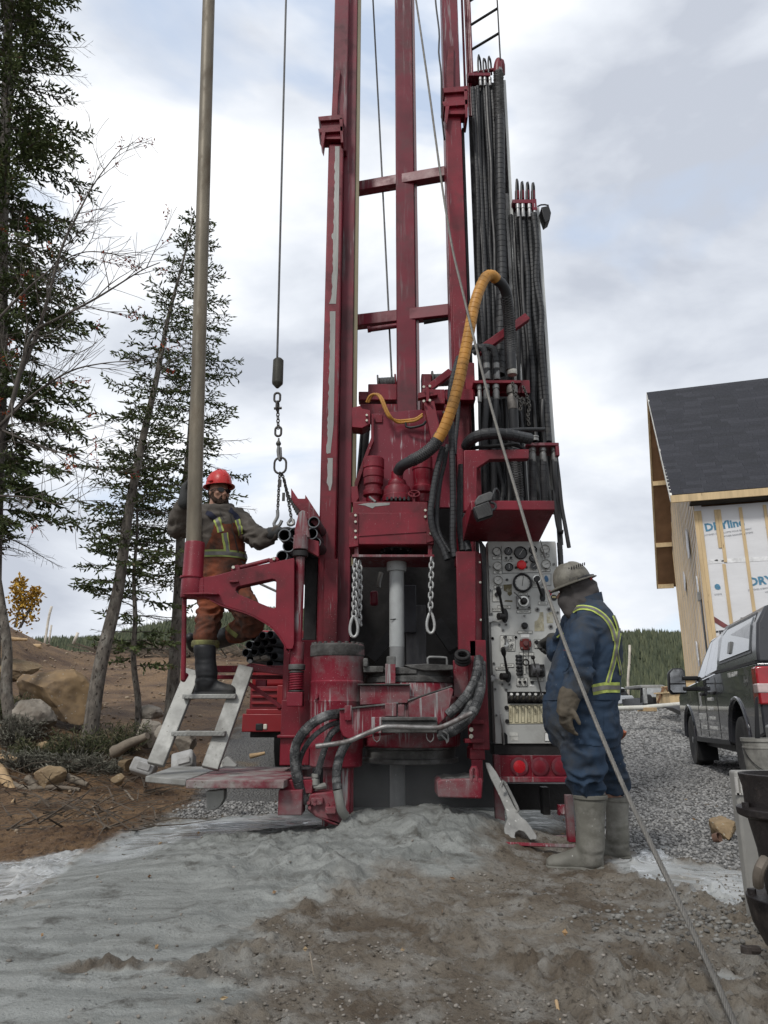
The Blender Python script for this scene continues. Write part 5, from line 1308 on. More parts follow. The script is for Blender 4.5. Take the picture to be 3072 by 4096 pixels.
LAMP2 = mat('dark_red_lamp_lens', (0.14, 0.012, 0.02), 0.35, var=0.15, bump=0.1)
for x, m_ in ((2076, LAMP), (2158, LAMP2), (2240, LAMP2)):
    c = P(x, 3066, YP-0.02)
    t = obj('tail_lamp', lathe(BM(), c, [(0.064, 0), (0.064, 0.014), (0.052, 0.018)], 28, axis=(0, -1, 0)), REDW, lb); bm = BM(); lathe(bm, c, [(0.052, 0.006), (0.050, 0.016), (0.03, 0.022), (0.005, 0.024)], 24, axis=(0, -1, 0)); obj('lens', bm, m_, t)
rp('bumper_bar', REDM, (1978, 3108, 2300, 3130, YP-0.08, 0.1), (1978, 3020, 2003, 3140, YP-0.06, 0.08), bevel=0.005)
rp('frame_leg', REDM, (1980, 3140, 2018, 3300, YP-0.05, 0.05)); rp('frame_leg', REDM, (2268, 3180, 2298, 3370, 5.2, 0.05))
rp('under_frame', DARK, (2000, 3135, 2290, 3240, YP+0.35, 0.1), (2170, 3150, 2200, 3260, YP+0.1, 0.1), bevel=0.004)
bm = BM(); cyl(bm, P(2252, 3240, YP+0.02), P(2252, 3240, YP+0.2), 0.03, n=16); pbox(bm, 2234, 3220, 2270, 3262, YP+0.04, 0.05); obj('hitch', bm, REDM, rig, bevel=0.003)
rp('panel_side', RED, (2218, 2170, 2236, 2560, YP+0.121, 0.08), bevel=0.004)
hose('side_hose', [(2238, 2170, 5.75), (2242, 2230, 5.75), (2246, 2320, 5.75)], 0.022, True, RUBBER, 0.05)
obj('panel_cabinet', box(BM(), PX(1960, 2300, YP)+0.01, PX(2225, 2380, YP)-0.01, YP+0.13, YP+0.75, PZ(2975, YP), PZ(2190, YP)), DARK, rig, bevel=0.01)
# grey foot plate lying in the slurry
bm = BM(); prism(bm, flat([(1940, 3378), (1965, 3345), (2300, 3340), (2300, 3385), (2115, 3390)], 0.03), (0, 0, -0.05)); fp = obj('foot_plate', bm, MUDTREAD, rig, bevel=0.004)
bm = BM(); beam(bm, P(1945, 3372, 4.93)+Vector((0, 0, 0.0)), P(2300, 3385, 4.86), 0.05, 0.02, Vector((0, 0.2, 1))); obj('plate_edge', bm, REDM, rig, bevel=0.003)

# ================================================================ PEOPLE
def ell(bm, c, r, fr=None, seg=20):
    """ellipsoid; fr = 3 axis vectors"""
    M4 = Matrix.Translation(c)
    if fr is not None:
        M4 = M4 @ Matrix((fr[0], fr[1], fr[2])).transposed().to_4x4()
    bmesh.ops.create_uvsphere(bm, u_segments=seg, v_segments=seg//2+2, radius=1.0, matrix=M4 @ Matrix.Diagonal((*r, 1)))
def loft(bm, rings):
    vs = [[bm.verts.new(p) for p in rg] for rg in rings]
    n = len(vs[0])
    for A, B in zip(vs, vs[1:]):
        for i in range(n): bm.faces.new((A[i-1], A[i], B[i], B[i-1]))
    bm.faces.new(vs[0][::-1]); bm.faces.new(vs[-1])
def limb(bm, pts, rad, n=16):
    """tapering limb with rounded ends"""
    path = spline(pts, 0.02)
    m = len(path); k = len(pts)-1
    d = [0.0]
    for a, b in zip(pts, pts[1:]): d.append(d[-1]+(Vector(b)-Vector(a)).length)
    rr = [float(np.interp(d[-1]*i/(m-1), d, rad)) for i in range(m)]
    sweep(bm, path, rr, n)
    ell(bm, path[0], (rr[0],)*3, None, 14); ell(bm, path[-1], (rr[-1],)*3, None, 14)
def torso(bm, rows, Y, n=32, k=1.0, pw=2.3):
    """stack of superellipse rings from (py, left px, right px, half depth[, dY])"""
    rings = []
    for row in rows:
        py, l, r, ry = row[:4]; dy = row[4] if len(row) > 4 else 0
        a, b = P(l, py, Y), P(r, py, Y); c = (a+b)/2; rx = (b.x-a.x)/2*k
        rg = []
        for i in range(n):
            t = 2*math.pi*i/n; cs, sn = math.cos(t), math.sin(t)
            rg.append(Vector((c.x+rx*math.copysign(abs(cs)**(2/pw), cs), Y+dy+ry*k*math.copysign(abs(sn)**(2/pw), sn), c.z)))
        rings.append(rg)
    loft(bm, rings)
def fuse(bm, voxel, smooth=6, fac=0.5):
    """weld overlapping solids into one continuous skin"""
    bmesh.ops.recalc_face_normals(bm, faces=bm.faces[:])
    me = bpy.data.meshes.new('tmp'); bm.to_mesh(me); bm.free()
    o = bpy.data.objects.new('tmp', me); COL.objects.link(o)
    r = o.modifiers.new('r', 'REMESH'); r.mode = 'VOXEL'; r.voxel_size = voxel
    dg = bpy.context.evaluated_depsgraph_get(); dg.update()
    m2 = bpy.data.meshes.new_from_object(o.evaluated_get(dg))
    bpy.data.objects.remove(o)
    b2 = BM(); b2.from_mesh(m2); bpy.data.meshes.remove(m2)
    for _ in range(smooth): bmesh.ops.smooth_vert(b2, verts=b2.verts[:], factor=fac, use_axis_x=True, use_axis_y=True, use_axis_z=True)
    return b2
def wrinkle(bm, amp, joints, fx=(9, 9, 26), seed=0.0):
    """cloth folds: stretched noise along the normals, deeper near the joints"""
    bm.normal_update()
    disp = []
    for v in bm.verts:
        c = v.co
        w_ = 0.35
        for j, r, a in joints:
            w_ = max(w_, a*math.exp(-((c-j).length/r)**2))
        q = Vector((c.x*fx[0]+seed, c.y*fx[1], c.z*fx[2]))
        q += 0.9*noise.noise_vector(c*7.0+Vector((seed, 0, 0)))
        f = noise.noise(q)
        f = 1-2*abs(f)*1.4
        g = noise.noise(c*16+Vector((seed, 3, 1)))
        disp.append(amp*w_*(0.75*f+0.45*g-0.3))
    for v, d in zip(bm.verts, disp): v.co += v.normal*d
    bmesh.ops.smooth_vert(bm, verts=bm.verts[:], factor=0.25, use_axis_x=True, use_axis_y=True, use_axis_z=True)
    return bm
def bvh_of(o):
    me = o.data
    return BVHTree.FromPolygons([v.co[:] for v in me.vertices], [p.vertices[:] for p in me.polygons])
CAMP = Vector((0, 0, CAMZ))
def tape(name, bv, centre, hw, m, par, off=0.004, nu=24, nv=3):
    """cloth tape laid on the surface: centre line of pixels, half width in pixels (perpendicular)"""
    pts = [Vector((a, b, 0)) for a, b in centre]
    path = spline(pts, max(2.0, sum((q-p).length for p, q in zip(pts, pts[1:]))/nu))
    bm = BM(); rows = []
    for i, p in enumerate(path):
        t = (path[min(i+1, len(path)-1)]-path[max(i-1, 0)]).normalized(); nrm = Vector((-t.y, t.x, 0))
        row = []
        for k in range(nv):
            q = p+nrm*hw*(2*k/(nv-1)-1)
            d = (P(q.x, q.y, 5.0)-CAMP).normalized()
            h = bv.ray_cast(CAMP, d)
            row.append(None if h[0] is None else h[0]+(h[1] if h[1].dot(d) < 0 else -h[1])*off)
        rows.append(row)
    for A, B in zip(rows, rows[1:]):
        for k in range(nv-1):
            q = (A[k], A[k+1], B[k+1], B[k])
            if all(x is not None for x in q) and max((q[i]-q[i-1]).length for i in range(4)) < 0.12:
                bm.faces.new([bm.verts.new(x) for x in q])
    bmesh.ops.remove_doubles(bm, verts=bm.verts[:], dist=0.0002)
    return obj(name, bm, m, par, smooth=60)
def patch(name, bv, outline, m, par, off=0.005, step=5):
    """piece of cloth on the surface inside a pixel outline"""
    xs = [p[0] for p in outline]; ys = [p[1] for p in outline]
    bm = BM(); cache = {}
    gx_ = np.arange(min(xs), max(xs)+step, step); gy_ = np.arange(min(ys), max(ys)+step, step)
    XX, YY = np.meshgrid(gx_, gy_); sd_ = poly_sd(outline, XX, YY)
    def vert(i, j):
        if (i, j) not in cache:
            d = (P(XX[i, j], YY[i, j], 5.0)-CAMP).normalized(); h = bv.ray_cast(CAMP, d)
            cache[(i, j)] = None if h[0] is None else bm.verts.new(h[0]+(h[1] if h[1].dot(d) < 0 else -h[1])*off)
        return cache[(i, j)]
    for i in range(len(gy_)-1):
        for j in range(len(gx_)-1):
            if min(sd_[i, j], sd_[i+1, j], sd_[i, j+1], sd_[i+1, j+1]) > -step*0.5:
                q = [vert(i, j), vert(i, j+1), vert(i+1, j+1), vert(i+1, j)]
                if all(q) and max((q[a].co-q[a-1].co).length for a in range(4)) < 0.08: bm.faces.new(q)
    for v in [v for v in bm.verts if not v.link_faces]: bm.verts.remove(v)
    return obj(name, bm, m, par, smooth=80)
def belt(name, bv, cx, cy, z0, z1, m, par, off=0.006, n=72, rmax=0.6):
    bm = BM(); rows = []
    for i in range(n):
        a = 2*math.pi*i/n; d = Vector((math.cos(a), math.sin(a), 0)); row = []
        for z in np.linspace(z0, z1, 4):
            o_ = Vector((cx, cy, z))+d*rmax; h = bv.ray_cast(o_, -d)
            row.append(bm.verts.new((h[0] if h[0] is not None else o_-d*(rmax-0.2))+d*off))
        rows.append(row)
    for i in range(n):
        for k in range(3): bm.faces.new((rows[i-1][k], rows[i][k], rows[i][k+1], rows[i-1][k+1]))
    return obj(name, bm, m, par, smooth=80)
def hand(wrist, d, palm_n, size=1.0, curl=(0.5, 0.5, 0.5, 0.5), thumb=1, thumb_curl=0.3, spread=0.12, gaunt=None):
    """gloved hand: palm, four unequal jointed fingers, thumb leaving the side of the palm; d = towards the fingers, palm_n = out of the palm"""
    d = d.normalized(); n_ = (palm_n-d*palm_n.dot(d)).normalized(); s = d.cross(n_)*thumb       # s points to the thumb side
    bm = BM(); S = size
    rings = []
    for t, w_, h in ((-0.02, 0.030, 0.024), (0.0, 0.033, 0.024), (0.03, 0.042, 0.023), (0.06, 0.046, 0.021), (0.088, 0.045, 0.018), (0.098, 0.038, 0.014)):
        c = wrist+d*t*S
        rings.append([c+s*w_*S*math.cos(a)+n_*h*S*math.sin(a) for a in np.linspace(0, 2*math.pi, 16, endpoint=False)])
    loft(bm, rings)
    for k, (off, L_) in enumerate(((0.033, 0.072), (0.011, 0.082), (-0.011, 0.076), (-0.032, 0.060))):
        p = wrist+d*0.085*S+s*off*S
        ax = (d+s*spread*off*10*0.3).normalized(); cu = 0.0
        pts = [p-ax*0.015*S, p]
        for seg in (0.42, 0.32, 0.26):
            cu += curl[k]*1.05
            dirn = ax*math.cos(cu)+n_*math.sin(cu)
            p = p+dirn*L_*seg*S; pts.append(p)
        limb(bm, pts, [0.0115*S, 0.0115*S, 0.0108*S, 0.0100*S, 0.0090*S], 10)
    p = wrist+d*0.025*S+s*0.034*S; ax = (d*0.75+s*0.66+n_*0.15).normalized()
    pts = [p-ax*0.01*S, p+ax*0.022*S]; cu = 0; q = pts[-1]
    for seg in (0.030, 0.026):
        cu += thumb_curl; dirn = (ax*math.cos(cu)+(d*0.6-s*0.5+n_*0.6).normalized()*math.sin(cu)).normalized(); q = q+dirn*seg*S; pts.append(q)
    limb(bm, pts, [0.016*S, 0.0145*S, 0.0125*S, 0.0105*S], 10)
    if gaunt:
        limb(bm, [wrist-d*0.0*S, wrist-d*gaunt*0.5, wrist-d*gaunt], [0.036*S, 0.046*S, 0.052*S])
    return fuse(bm, 0.005, 4, 0.5)
def hardhat(par, c, f, u, L_=0.16, m=None, brim=0.035, h=0.13, front=0.0, ridges=3):
    """shell with a centre ridge, full brim longer in front, and vents"""
    f = f.normalized(); u = (u-f*u.dot(f)).normalized(); s = f.cross(u)
    a0, b0 = L_-brim, (L_-brim)*0.82
    bm = BM(); nu, nv = 40, 12; rows = []
    for j in range(nv+1):
        t = j/nv*math.pi/2; row = []
        for i in range(nu):
            a = 2*math.pi*i/nu
            rr = math.cos(t)**0.75; zz = math.sin(t)*h
            rid = 1+0.05*math.exp(-((math.sin(a)*rr)/0.13)**2)*(math.sin(t))*(0.6+0.4*abs(math.cos(a)))
            row.append(bm.verts.new(c+f*a0*rr*math.cos(a)+s*b0*rr*math.sin(a)+u*(zz*rid)))
        rows.append(row)
    for A, B in zip(rows, rows[1:-1]):
        for i in range(nu): bm.faces.new((A[i-1], A[i], B[i], B[i-1]))
    bm.faces.new(rows[-2])
    def br(k, dz): 
        return [bm.verts.new(c+f*(a0+(brim+front*max(0, math.cos(2*math.pi*i/nu)))*k)*math.cos(2*math.pi*i/nu)+s*(b0+brim*0.8*k)*math.sin(2*math.pi*i/nu)+u*dz) for i in range(nu)]
    o1, o2, i2 = br(1.0, -0.012), br(0.98, -0.017), br(0.0, -0.004)
    for A, B in ((rows[0], o1), (o1, o2), (o2, i2)):
        for i in range(nu): bm.faces.new((A[i], A[i-1], B[i-1], B[i]))
    return obj('hard_hat', bm, m, par, smooth=40)
def head_parts(bm, c, f, u, s=1.0):
    """skull, jaw, brow, nose, lips and ears on a short neck"""
    f = f.normalized(); u = (u-f*u.dot(f)).normalized(); r = f.cross(u); fr = (f, r, u)
    def q(a, b, d): return c+f*a*s+r*b*s+u*d*s
    ell(bm, q(-0.012, 0, 0.03), (0.098*s, 0.076*s, 0.092*s), fr); ell(bm, q(0.022, 0, -0.035), (0.070*s, 0.064*s, 0.080*s), fr); ell(bm, q(0.060, 0, -0.082), (0.032*s, 0.036*s, 0.030*s), fr)
    ell(bm, q(0.082, 0, 0.022), (0.018*s, 0.055*s, 0.014*s), fr)
    limb(bm, [q(0.088, 0, 0.012), q(0.104, 0, -0.012), q(0.112, 0, -0.026)], [0.009*s, 0.012*s, 0.014*s], 10)
    for b in (-1, 1):
        ell(bm, q(0.100, b*0.013, -0.030), (0.011*s, 0.010*s, 0.009*s), fr, 10); ell(bm, q(0.062, b*0.045, -0.016), (0.026*s, 0.022*s, 0.024*s), fr, 12)
        ell(bm, q(-0.008, b*0.078, -0.008), (0.018*s, 0.010*s, 0.032*s), fr, 12)
    ell(bm, q(0.090, 0, -0.052), (0.013*s, 0.026*s, 0.006*s), fr, 12); ell(bm, q(0.087, 0, -0.063), (0.013*s, 0.023*s, 0.007*s), fr, 12)
    limb(bm, [q(-0.02, 0, -0.05), q(-0.045, 0, -0.17)], [0.058*s, 0.066*s])
SKIN = mat('skin', (0.30, 0.165, 0.115), 0.5, var=0.2, scale=18, bump=0.15, bscale=120)
NAVY = mat('navy_coverall_cloth', (0.018, 0.035, 0.063), 0.85, var=0.25, scale=7, bump=0.3, bscale=150, dirt=(0.042, 0.041, 0.038), dirt_amt=0.52, dirt_scale=2.6, speck=((0.11, 0.12, 0.13), 55, 0.74))
HIVIS = mat('hi_vis_tape', (0.36, 0.43, 0.10), 0.65, var=0.25, scale=12, bump=0.2, dirt=(0.14, 0.15, 0.06), dirt_amt=0.5, dirt_scale=9)
SILVER = mat('reflective_tape', (0.13, 0.125, 0.115), 0.45, 0.1, var=0.2, scale=14, bump=0.2)
BOOT = mat('muddy_rubber_boot', (0.115, 0.111, 0.094), 0.6, var=0.3, scale=5, bump=0.2, dirt=(0.235, 0.228, 0.205), dirt_amt=0.5, dirt_scale=4.0, speck=((0.30, 0.30, 0.28), 40, 0.72))
BOOTD = mat('black_rubber_boot', (0.011, 0.0115, 0.013), 0.5, var=0.3, scale=6, bump=0.15, dirt=(0.05, 0.047, 0.042), dirt_amt=0.34, dirt_scale=5)
GLOVE = mat('worn_leather_glove', (0.075, 0.062, 0.045), 0.8, var=0.4, scale=14, bump=0.35, dirt=(0.14, 0.13, 0.11), dirt_amt=0.35)
GLOVED = mat('dark_work_glove', (0.035, 0.036, 0.036), 0.8, var=0.3, scale=14, bump=0.3, dirt=(0.07, 0.068, 0.06), dirt_amt=0.4)
HOOD = mat('charcoal_hood_cloth', (0.052, 0.047, 0.046), 0.9, var=0.2, scale=9, bump=0.25, bscale=160)
HOODIE = mat('grey_brown_hoodie', (0.080, 0.070, 0.060), 0.92, var=0.25, scale=6, bump=0.3, bscale=150, dirt=(0.035, 0.03, 0.026), dirt_amt=0.42, dirt_scale=2.6)
ORANGE = mat('soiled_orange_overalls', (0.215, 0.055, 0.022), 0.88, var=0.3, scale=4, bump=0.3, bscale=140, dirt=(0.042, 0.027, 0.020), dirt_amt=0.70, dirt_scale=2.3)

def boot(px_top, py_top, top_hw, ank, heel_px, toe_px, sole_py, Y, m, ankle_py, ankle_hw, thick=0.05, toe_dy=0.0, side=1):
    """rubber boot: shaft, instep, foot and heel fused, with a separate sole"""
    bm = BM()
    s_ = mpp(sole_py, Y)
    a, b = P(px_top, py_top, Y), P(ank, ankle_py, Y)
    rings = []
    for t in np.linspace(0, 1, 8):
        c = a.lerp(b, t); hw = (top_hw*(1-t)+ankle_hw*t)*s_*(1.0+0.04*math.sin(9*t))
        rings.append([c+Vector((hw*math.cos(q), hw*0.95*math.sin(q), 0)) for q in np.linspace(0, 2*math.pi, 22, endpoint=False)])
    loft(bm, rings)
    z = PZ(sole_py, Y)+0.03; L0 = P(heel_px, sole_py, Y); L1 = P(toe_px, sole_py, Y+0.0); L1.y += toe_dy
    L0.z = L1.z = z; d = (L1-L0); L_ = d.length; dn = d.normalized(); pr = Vector((-dn.y, dn.x, 0))
    pts = [(0.0, 0.030, 0.035), (0.06, 0.036, 0.060), (0.20, 0.042, 0.10), (0.36, 0.043, 0.110), (0.55, 0.045, 0.085), (0.75, 0.050, 0.062), (0.90, 0.044, 0.052), (0.985, 0.028, 0.034), (1.0, 0.012, 0.018)]
    rings = []
    for t, w_, h in pts:
        c = L0+d*t; w_ *= L_/0.30; h *= L_/0.33
        rg = []
        for q in np.linspace(0, 2*math.pi, 20, endpoint=False):
            cs, sn = math.cos(q), math.sin(q)
            rg.append(c+pr*w_*cs+Vector((0, 0, max(-0.012, h*sn if sn > 0 else 0.03*sn))))
        rings.append(rg)
    loft(bm, rings)
    ell(bm, b.lerp(L0+d*0.25, 0.35), (ankle_hw*s_*1.02, ankle_hw*s_*0.9, 0.08))
    bm = fuse(bm, 0.008, 6, 0.5); wrinkle(bm, 0.004, [(b, 0.12, 1.6)], (6, 6, 20), Y*3)
    return bm, (L0, d, pr, L_, z)
def sole(info, m, par, h=0.03):
    L0, d, pr, L_, z = info; bm = BM()
    out_ = []
    for t, w_ in ((-0.01, 0.022), (0.0, 0.032), (0.06, 0.039), (0.2, 0.043), (0.36, 0.041), (0.5, 0.043), (0.7, 0.052), (0.86, 0.049), (0.96, 0.034), (1.005, 0.014)):
        out_.append((t, w_*L_/0.30))
    pl = [L0+d*t+pr*w_ for t, w_ in out_]+[L0+d*t-pr*w_ for t, w_ in out_[::-1]]
    pl = [Vector((p.x, p.y, z-0.002)) for p in pl]
    prism(bm, pl, (0, 0, -h))
    o = obj('sole', bm, m, par, bevel=0.006)
    for i in range(7):
        t = 0.06+i*0.14; c = L0+d*t; c.z = z-h-0.004
        k = BM(); rbox(k, c, (L_*0.06, 0.085*L_/0.3, 0.014), Matrix.Rotation(math.atan2(d.y, d.x), 3, 'Z')); obj('sole_lug', k, m, o, bevel=0.002)

# ---------------------------------------------------------------- worker at the panel
def worker_right():
    YR = 4.66
    w_ = thing('person', 'person in navy coverall with yellow reflective cross at the control panel, grey hard hat', 'person', (PX(2360, 3470, YR), YR, 0.02))
    rows = [(2402, 2306, 2400, 0.095), (2422, 2290, 2418, 0.15), (2450, 2274, 2436, 0.205), (2490, 2262, 2458, 0.235), (2548, 2242, 2482, 0.245), (2620, 2217, 2488, 0.245), (2693, 2192, 2482, 0.25), (2765, 2178, 2477, 0.255),
            (2800, 2170, 2474, 0.255), (2837, 2167, 2472, 0.255), (2900, 2172, 2477, 0.25), (2950, 2188, 2478, 0.235), (2990, 2215, 2470, 0.20)]
    sh, el_, wr = P(2345, 2500, 4.47), P(2308, 2690, 4.40), P(2272, 2778, 4.36)
    fsh, fel, fwr = P(2292, 2500, 4.86), P(2238, 2612, 5.12), P(2212, 2565, 5.36)
    HC = P(2297, 2352, YR); ff = Vector((-0.93, 0.12, -0.32)); fu = Vector((-0.33, 0, 0.94))
    hip = P(2334, 2930, 4.57); kn = P(2338, 3060, 4.54); bt = P(2350, 3250, 4.56)
    hip2 = P(2400, 2930, 4.82); kn2 = P(2434, 3070, 4.85); bt2 = P(2466, 3250, 4.86)
    # continuous body under the clothes
    bm = BM(); torso(bm, rows[3:], YR, k=0.80); limb(bm, [P(2345, 2400, YR), P(2350, 2500, YR)], [0.06, 0.12]); head_parts(bm, HC, ff, fu, 0.9)
    limb(bm, [P(2345, 2515, 4.52), el_, wr], [0.045, 0.04, 0.034]); limb(bm, [wr, wr+Vector((-0.02, 0, -0.1))], [0.034, 0.03]); limb(bm, [P(2300, 2520, 4.82), fel, fwr], [0.045, 0.04, 0.032])
    limb(bm, [hip, kn, bt], [0.10, 0.06, 0.045]); limb(bm, [hip2, kn2, bt2], [0.09, 0.055, 0.045])
    obj('body', fuse(bm, 0.011, 3), SKIN, w_, smooth=180)
    # coverall
    bm = BM(); torso(bm, rows, YR, k=0.95)
    tb_ = fuse(bm.copy(), 0.016, 2)
    limb(bm, [P(2350, 2482, 4.52), P(2328, 2560, 4.41), P(2316, 2640, 4.38), P(2316, 2705, 4.385), P(2298, 2748, 4.37), P(2284, 2782, 4.36)], [0.084, 0.086, 0.078, 0.080, 0.070, 0.062])
    limb(bm, [fsh, fel, fwr.lerp(fel, 0.15)], [0.09, 0.08, 0.058])
    limb(bm, [hip, P(2332, 3000, 4.53), P(2338, 3060, 4.53), P(2342, 3122, 4.55)], [0.152, 0.136, 0.126, 0.112])
    limb(bm, [hip2, P(2408, 3000, 4.83), P(2438, 3070, 4.85), P(2456, 3125, 4.86)], [0.145, 0.115, 0.104, 0.096])
    ell(bm, P(2388, 2404, YR), (0.035, 0.07, 0.03))
    bm = fuse(bm, 0.0105, 5)
    J = [(P(2330, 2700, 4.38), 0.13, 1.6), (P(2345, 3120, 4.5), 0.16, 1.7), (P(2450, 3130, 4.8), 0.16, 1.7), (P(2300, 2950, 4.45), 0.14, 1.2), (P(2350, 2500, 4.5), 0.14, 1.0), (P(2250, 2560, 5.0), 0.2, 1.0)]
    cv = obj('coverall', wrinkle(bm, 0.026, J, (6, 6, 17), 4.0), NAVY, w_, smooth=180)
    bv = bvh_of(cv); tb_bv = BVHTree.FromBMesh(tb_); tb_.free()
    cx_ = PX(2325, 2770, YR)
    belt('waist_band', tb_bv, cx_, YR, PZ(2802, YR), PZ(2778, YR), NAVY, cv, 0.006)
    # reflective belt and cross
    def stripe(c, hw):
        tape('hi_vis_stripe', bv, c, hw, HIVIS, cv, 0.005, 30, 5); tape('reflective_stripe', bv, c, hw*0.42, SILVER, cv, 0.0075, 30, 3)
    stripe([(2368, 2760), (2420, 2750), (2477, 2750)], 21)
    for pth, hw in (([(2290, 2446), (2310, 2434), (2340, 2432), (2375, 2440), (2410, 2462), (2436, 2492), (2452, 2528), (2460, 2562)], 10), ([(2456, 2462), (2468, 2492), (2474, 2520), (2468, 2562), (2462, 2600), (2452, 2648), (2438, 2700), (2430, 2730)], 10),
                    ([(2460, 2560), (2468, 2620), (2478, 2670), (2482, 2700)], 6)):
        tape('hi_vis_stripe', bv, pth, hw, HIVIS, cv, 0.005, 30, 5); tape('reflective_stripe', bv, pth, hw*0.42, SILVER, cv, 0.0075, 30, 3)
    pk = patch('pocket', bv, [(2296, 2836), (2412, 2830), (2410, 2980), (2392, 2988), (2300, 2970)], NAVY, cv, 0.006); patch('pocket_patch', bv, [(2258, 2604), (2266, 2580), (2276, 2604)], mat('red_patch', (0.22, 0.05, 0.04), 0.6), cv, 0.006, 3)
    patch('sleeve_pocket', bv, [(2250, 2610), (2276, 2612), (2276, 2690), (2250, 2688)], NAVY, cv, 0.005)
    # collar
    bm = BM(); rows2 = []
    for dz, k in ((-0.02, 1.10), (0.01, 1.06), (0.04, 1.02), (0.035, 0.95), (0.0, 0.95)):
        c = P(2352, 2412, YR); rows2.append([c+Vector((0.088*k*math.cos(a), 0.098*k*math.sin(a), dz+0.03*math.cos(a))) for a in np.linspace(0, 2*math.pi, 28, endpoint=False)])
    loft(bm, rows2); obj('collar', bm, NAVY, cv, smooth=60)
    # hood over head and neck
    bm = BM(); r_ = ff.normalized().cross(fu).normalized(); fr = (ff.normalized(), r_, fu.normalized())
    ell(bm, HC+fu*0.03-ff*0.015, (0.116, 0.094, 0.108), fr); ell(bm, HC+ff*0.005-fu*0.05, (0.088, 0.084, 0.09), fr)
    ell(bm, P(2262, 2405, YR), (0.05, 0.06, 0.065)); ell(bm, P(2358, 2370, YR), (0.06, 0.085, 0.075)); ell(bm, P(2372, 2340, YR), (0.03, 0.06, 0.03))
    limb(bm, [P(2310, 2385, YR), P(2330, 2430, YR)], [0.085, 0.115])
    limb(bm, [P(2268, 2415, YR), P(2285, 2452, YR-0.02)], [0.055, 0.045])
    hd = obj('hood', wrinkle(fuse(bm, 0.009, 5), 0.008, [(P(2350, 2380, 4.5), 0.12, 1.8)], (14, 8, 14), 9.0), HOOD, w_, smooth=180)
    bm = BM(); limb(bm, [HC+ff*0.09-fu*0.0, HC+ff*0.118-fu*0.022], [0.012, 0.013]); obj('nose', bm, SKIN, hd, smooth=180)
    GH_ = mat('dusty_grey_helmet', (0.115, 0.107, 0.088), 0.5, var=0.35, scale=9, bump=0.2, dirt=(0.20, 0.19, 0.16), dirt_amt=0.45, dirt_scale=9)
    hc = P(2290, 2328, YR); uf = Vector((-0.945, 0.10, -0.325)); uu = Vector((-0.325, 0, 0.945))
    hat = hardhat(w_, hc, uf, uu, 0.158, GH_, 0.036, 0.128, 0.01)
    txt('helmet_print', 'KLEIN TOOLS', LETTER, hc+Vector((0, -0.107, 0.012)), (Matrix.Rotation(R(19), 3, 'Y').inverted() @ FRONT) if False else Matrix(((0.945, 0, 0), (0, 0, -1), (0.325, 1, 0))), 0.017, hat)
    for i in range(9):
        a = hc+uu*0.078+uf*(0.03-0.016*i); a.y = YR-0.094+0.0016*(i-4)**2
        k = BM(); beam(k, a-uu*0.009+uf*0.004, a+uu*0.009-uf*0.004, 0.006, 0.006); obj('vent_slot', k, BLACK, hat, smooth=0)
    k = BM(); ptube(k, [(2310, 2322, YR-0.105), (2345, 2306, YR-0.09), (2372, 2303, YR-0.04)], 0.012, 0.02, 8); obj('suspension_band', k, BLACK, hat); k = BM(); ell(k, P(2362, 2312, YR-0.06), (0.012, 0.012, 0.016)); obj('band_knob', k, mat('red_knob', (0.3, 0.04, 0.03), 0.5), hat)
    # gloves
    g = hand(P(2262, 2812, 4.35), Vector((-0.05, 0.02, -1.0)), Vector((0.75, 0.4, 0.0)), 1.22, (0.32, 0.40, 0.45, 0.5), 1, 0.3)
    limb_bm = BM(); limb(limb_bm, [P(2278, 2782, 4.36), P(2264, 2842, 4.35)], [0.066, 0.055]); 
    me_ = bpy.data.meshes.new('t'); g.to_mesh(me_); limb_bm.from_mesh(me_); bpy.data.meshes.remove(me_); g.free()
    obj('glove', wrinkle(fuse(limb_bm, 0.0065, 3), 0.006, [(P(2264, 2850, 4.35), 0.08, 1.5)], (16, 16, 30), 2), GLOVE, w_, smooth=180)
    g = hand(P(2212, 2555, 5.37), Vector((-0.35, 0.65, -0.25)), Vector((-0.3, 0.0, -0.9)), 1.25, (0.9, 0.95, 1.0, 1.0), -1, 0.6)
    limb_bm = BM(); limb(limb_bm, [P(2226, 2560, 5.28), P(2208, 2555, 5.38)], [0.052, 0.045]); me_ = bpy.data.meshes.new('t'); g.to_mesh(me_); limb_bm.from_mesh(me_); bpy.data.meshes.remove(me_); g.free()
    obj('glove', fuse(limb_bm, 0.0065, 3), GLOVED, w_, smooth=180)
    tape('cuff_stripe', bv, [(2232, 2552), (2244, 2540), (2254, 2530)], 7, HIVIS, cv, 0.005, 8, 3)
    # boots
    for args, nm in (((2360, 3176, 65, 2362, 2416, 2190, 3484, 4.56, BOOT, 3405, 54), 0), ((2468, 3186, 46, 2470, 2524, 2330, 3442, 4.86, BOOT, 3360, 45), 1)):
        bm, info = boot(*args[:8], args[8], args[9], args[10], toe_dy=0.03)
        b_ = obj('boot', bm, BOOT, w_, smooth=180); sole(info, BOOT, b_)
        k = BM(); c = P(args[0], args[1]+10, args[7]); hw = args[2]*mpp(args[1], args[7])
        lathe(k, c, [(hw*1.02, -0.012), (hw*1.05, -0.008), (hw*1.05, 0.006), (hw*1.0, 0.010)], 26); obj('boot_rim', k, BOOT, b_)
    return w_
worker_right()

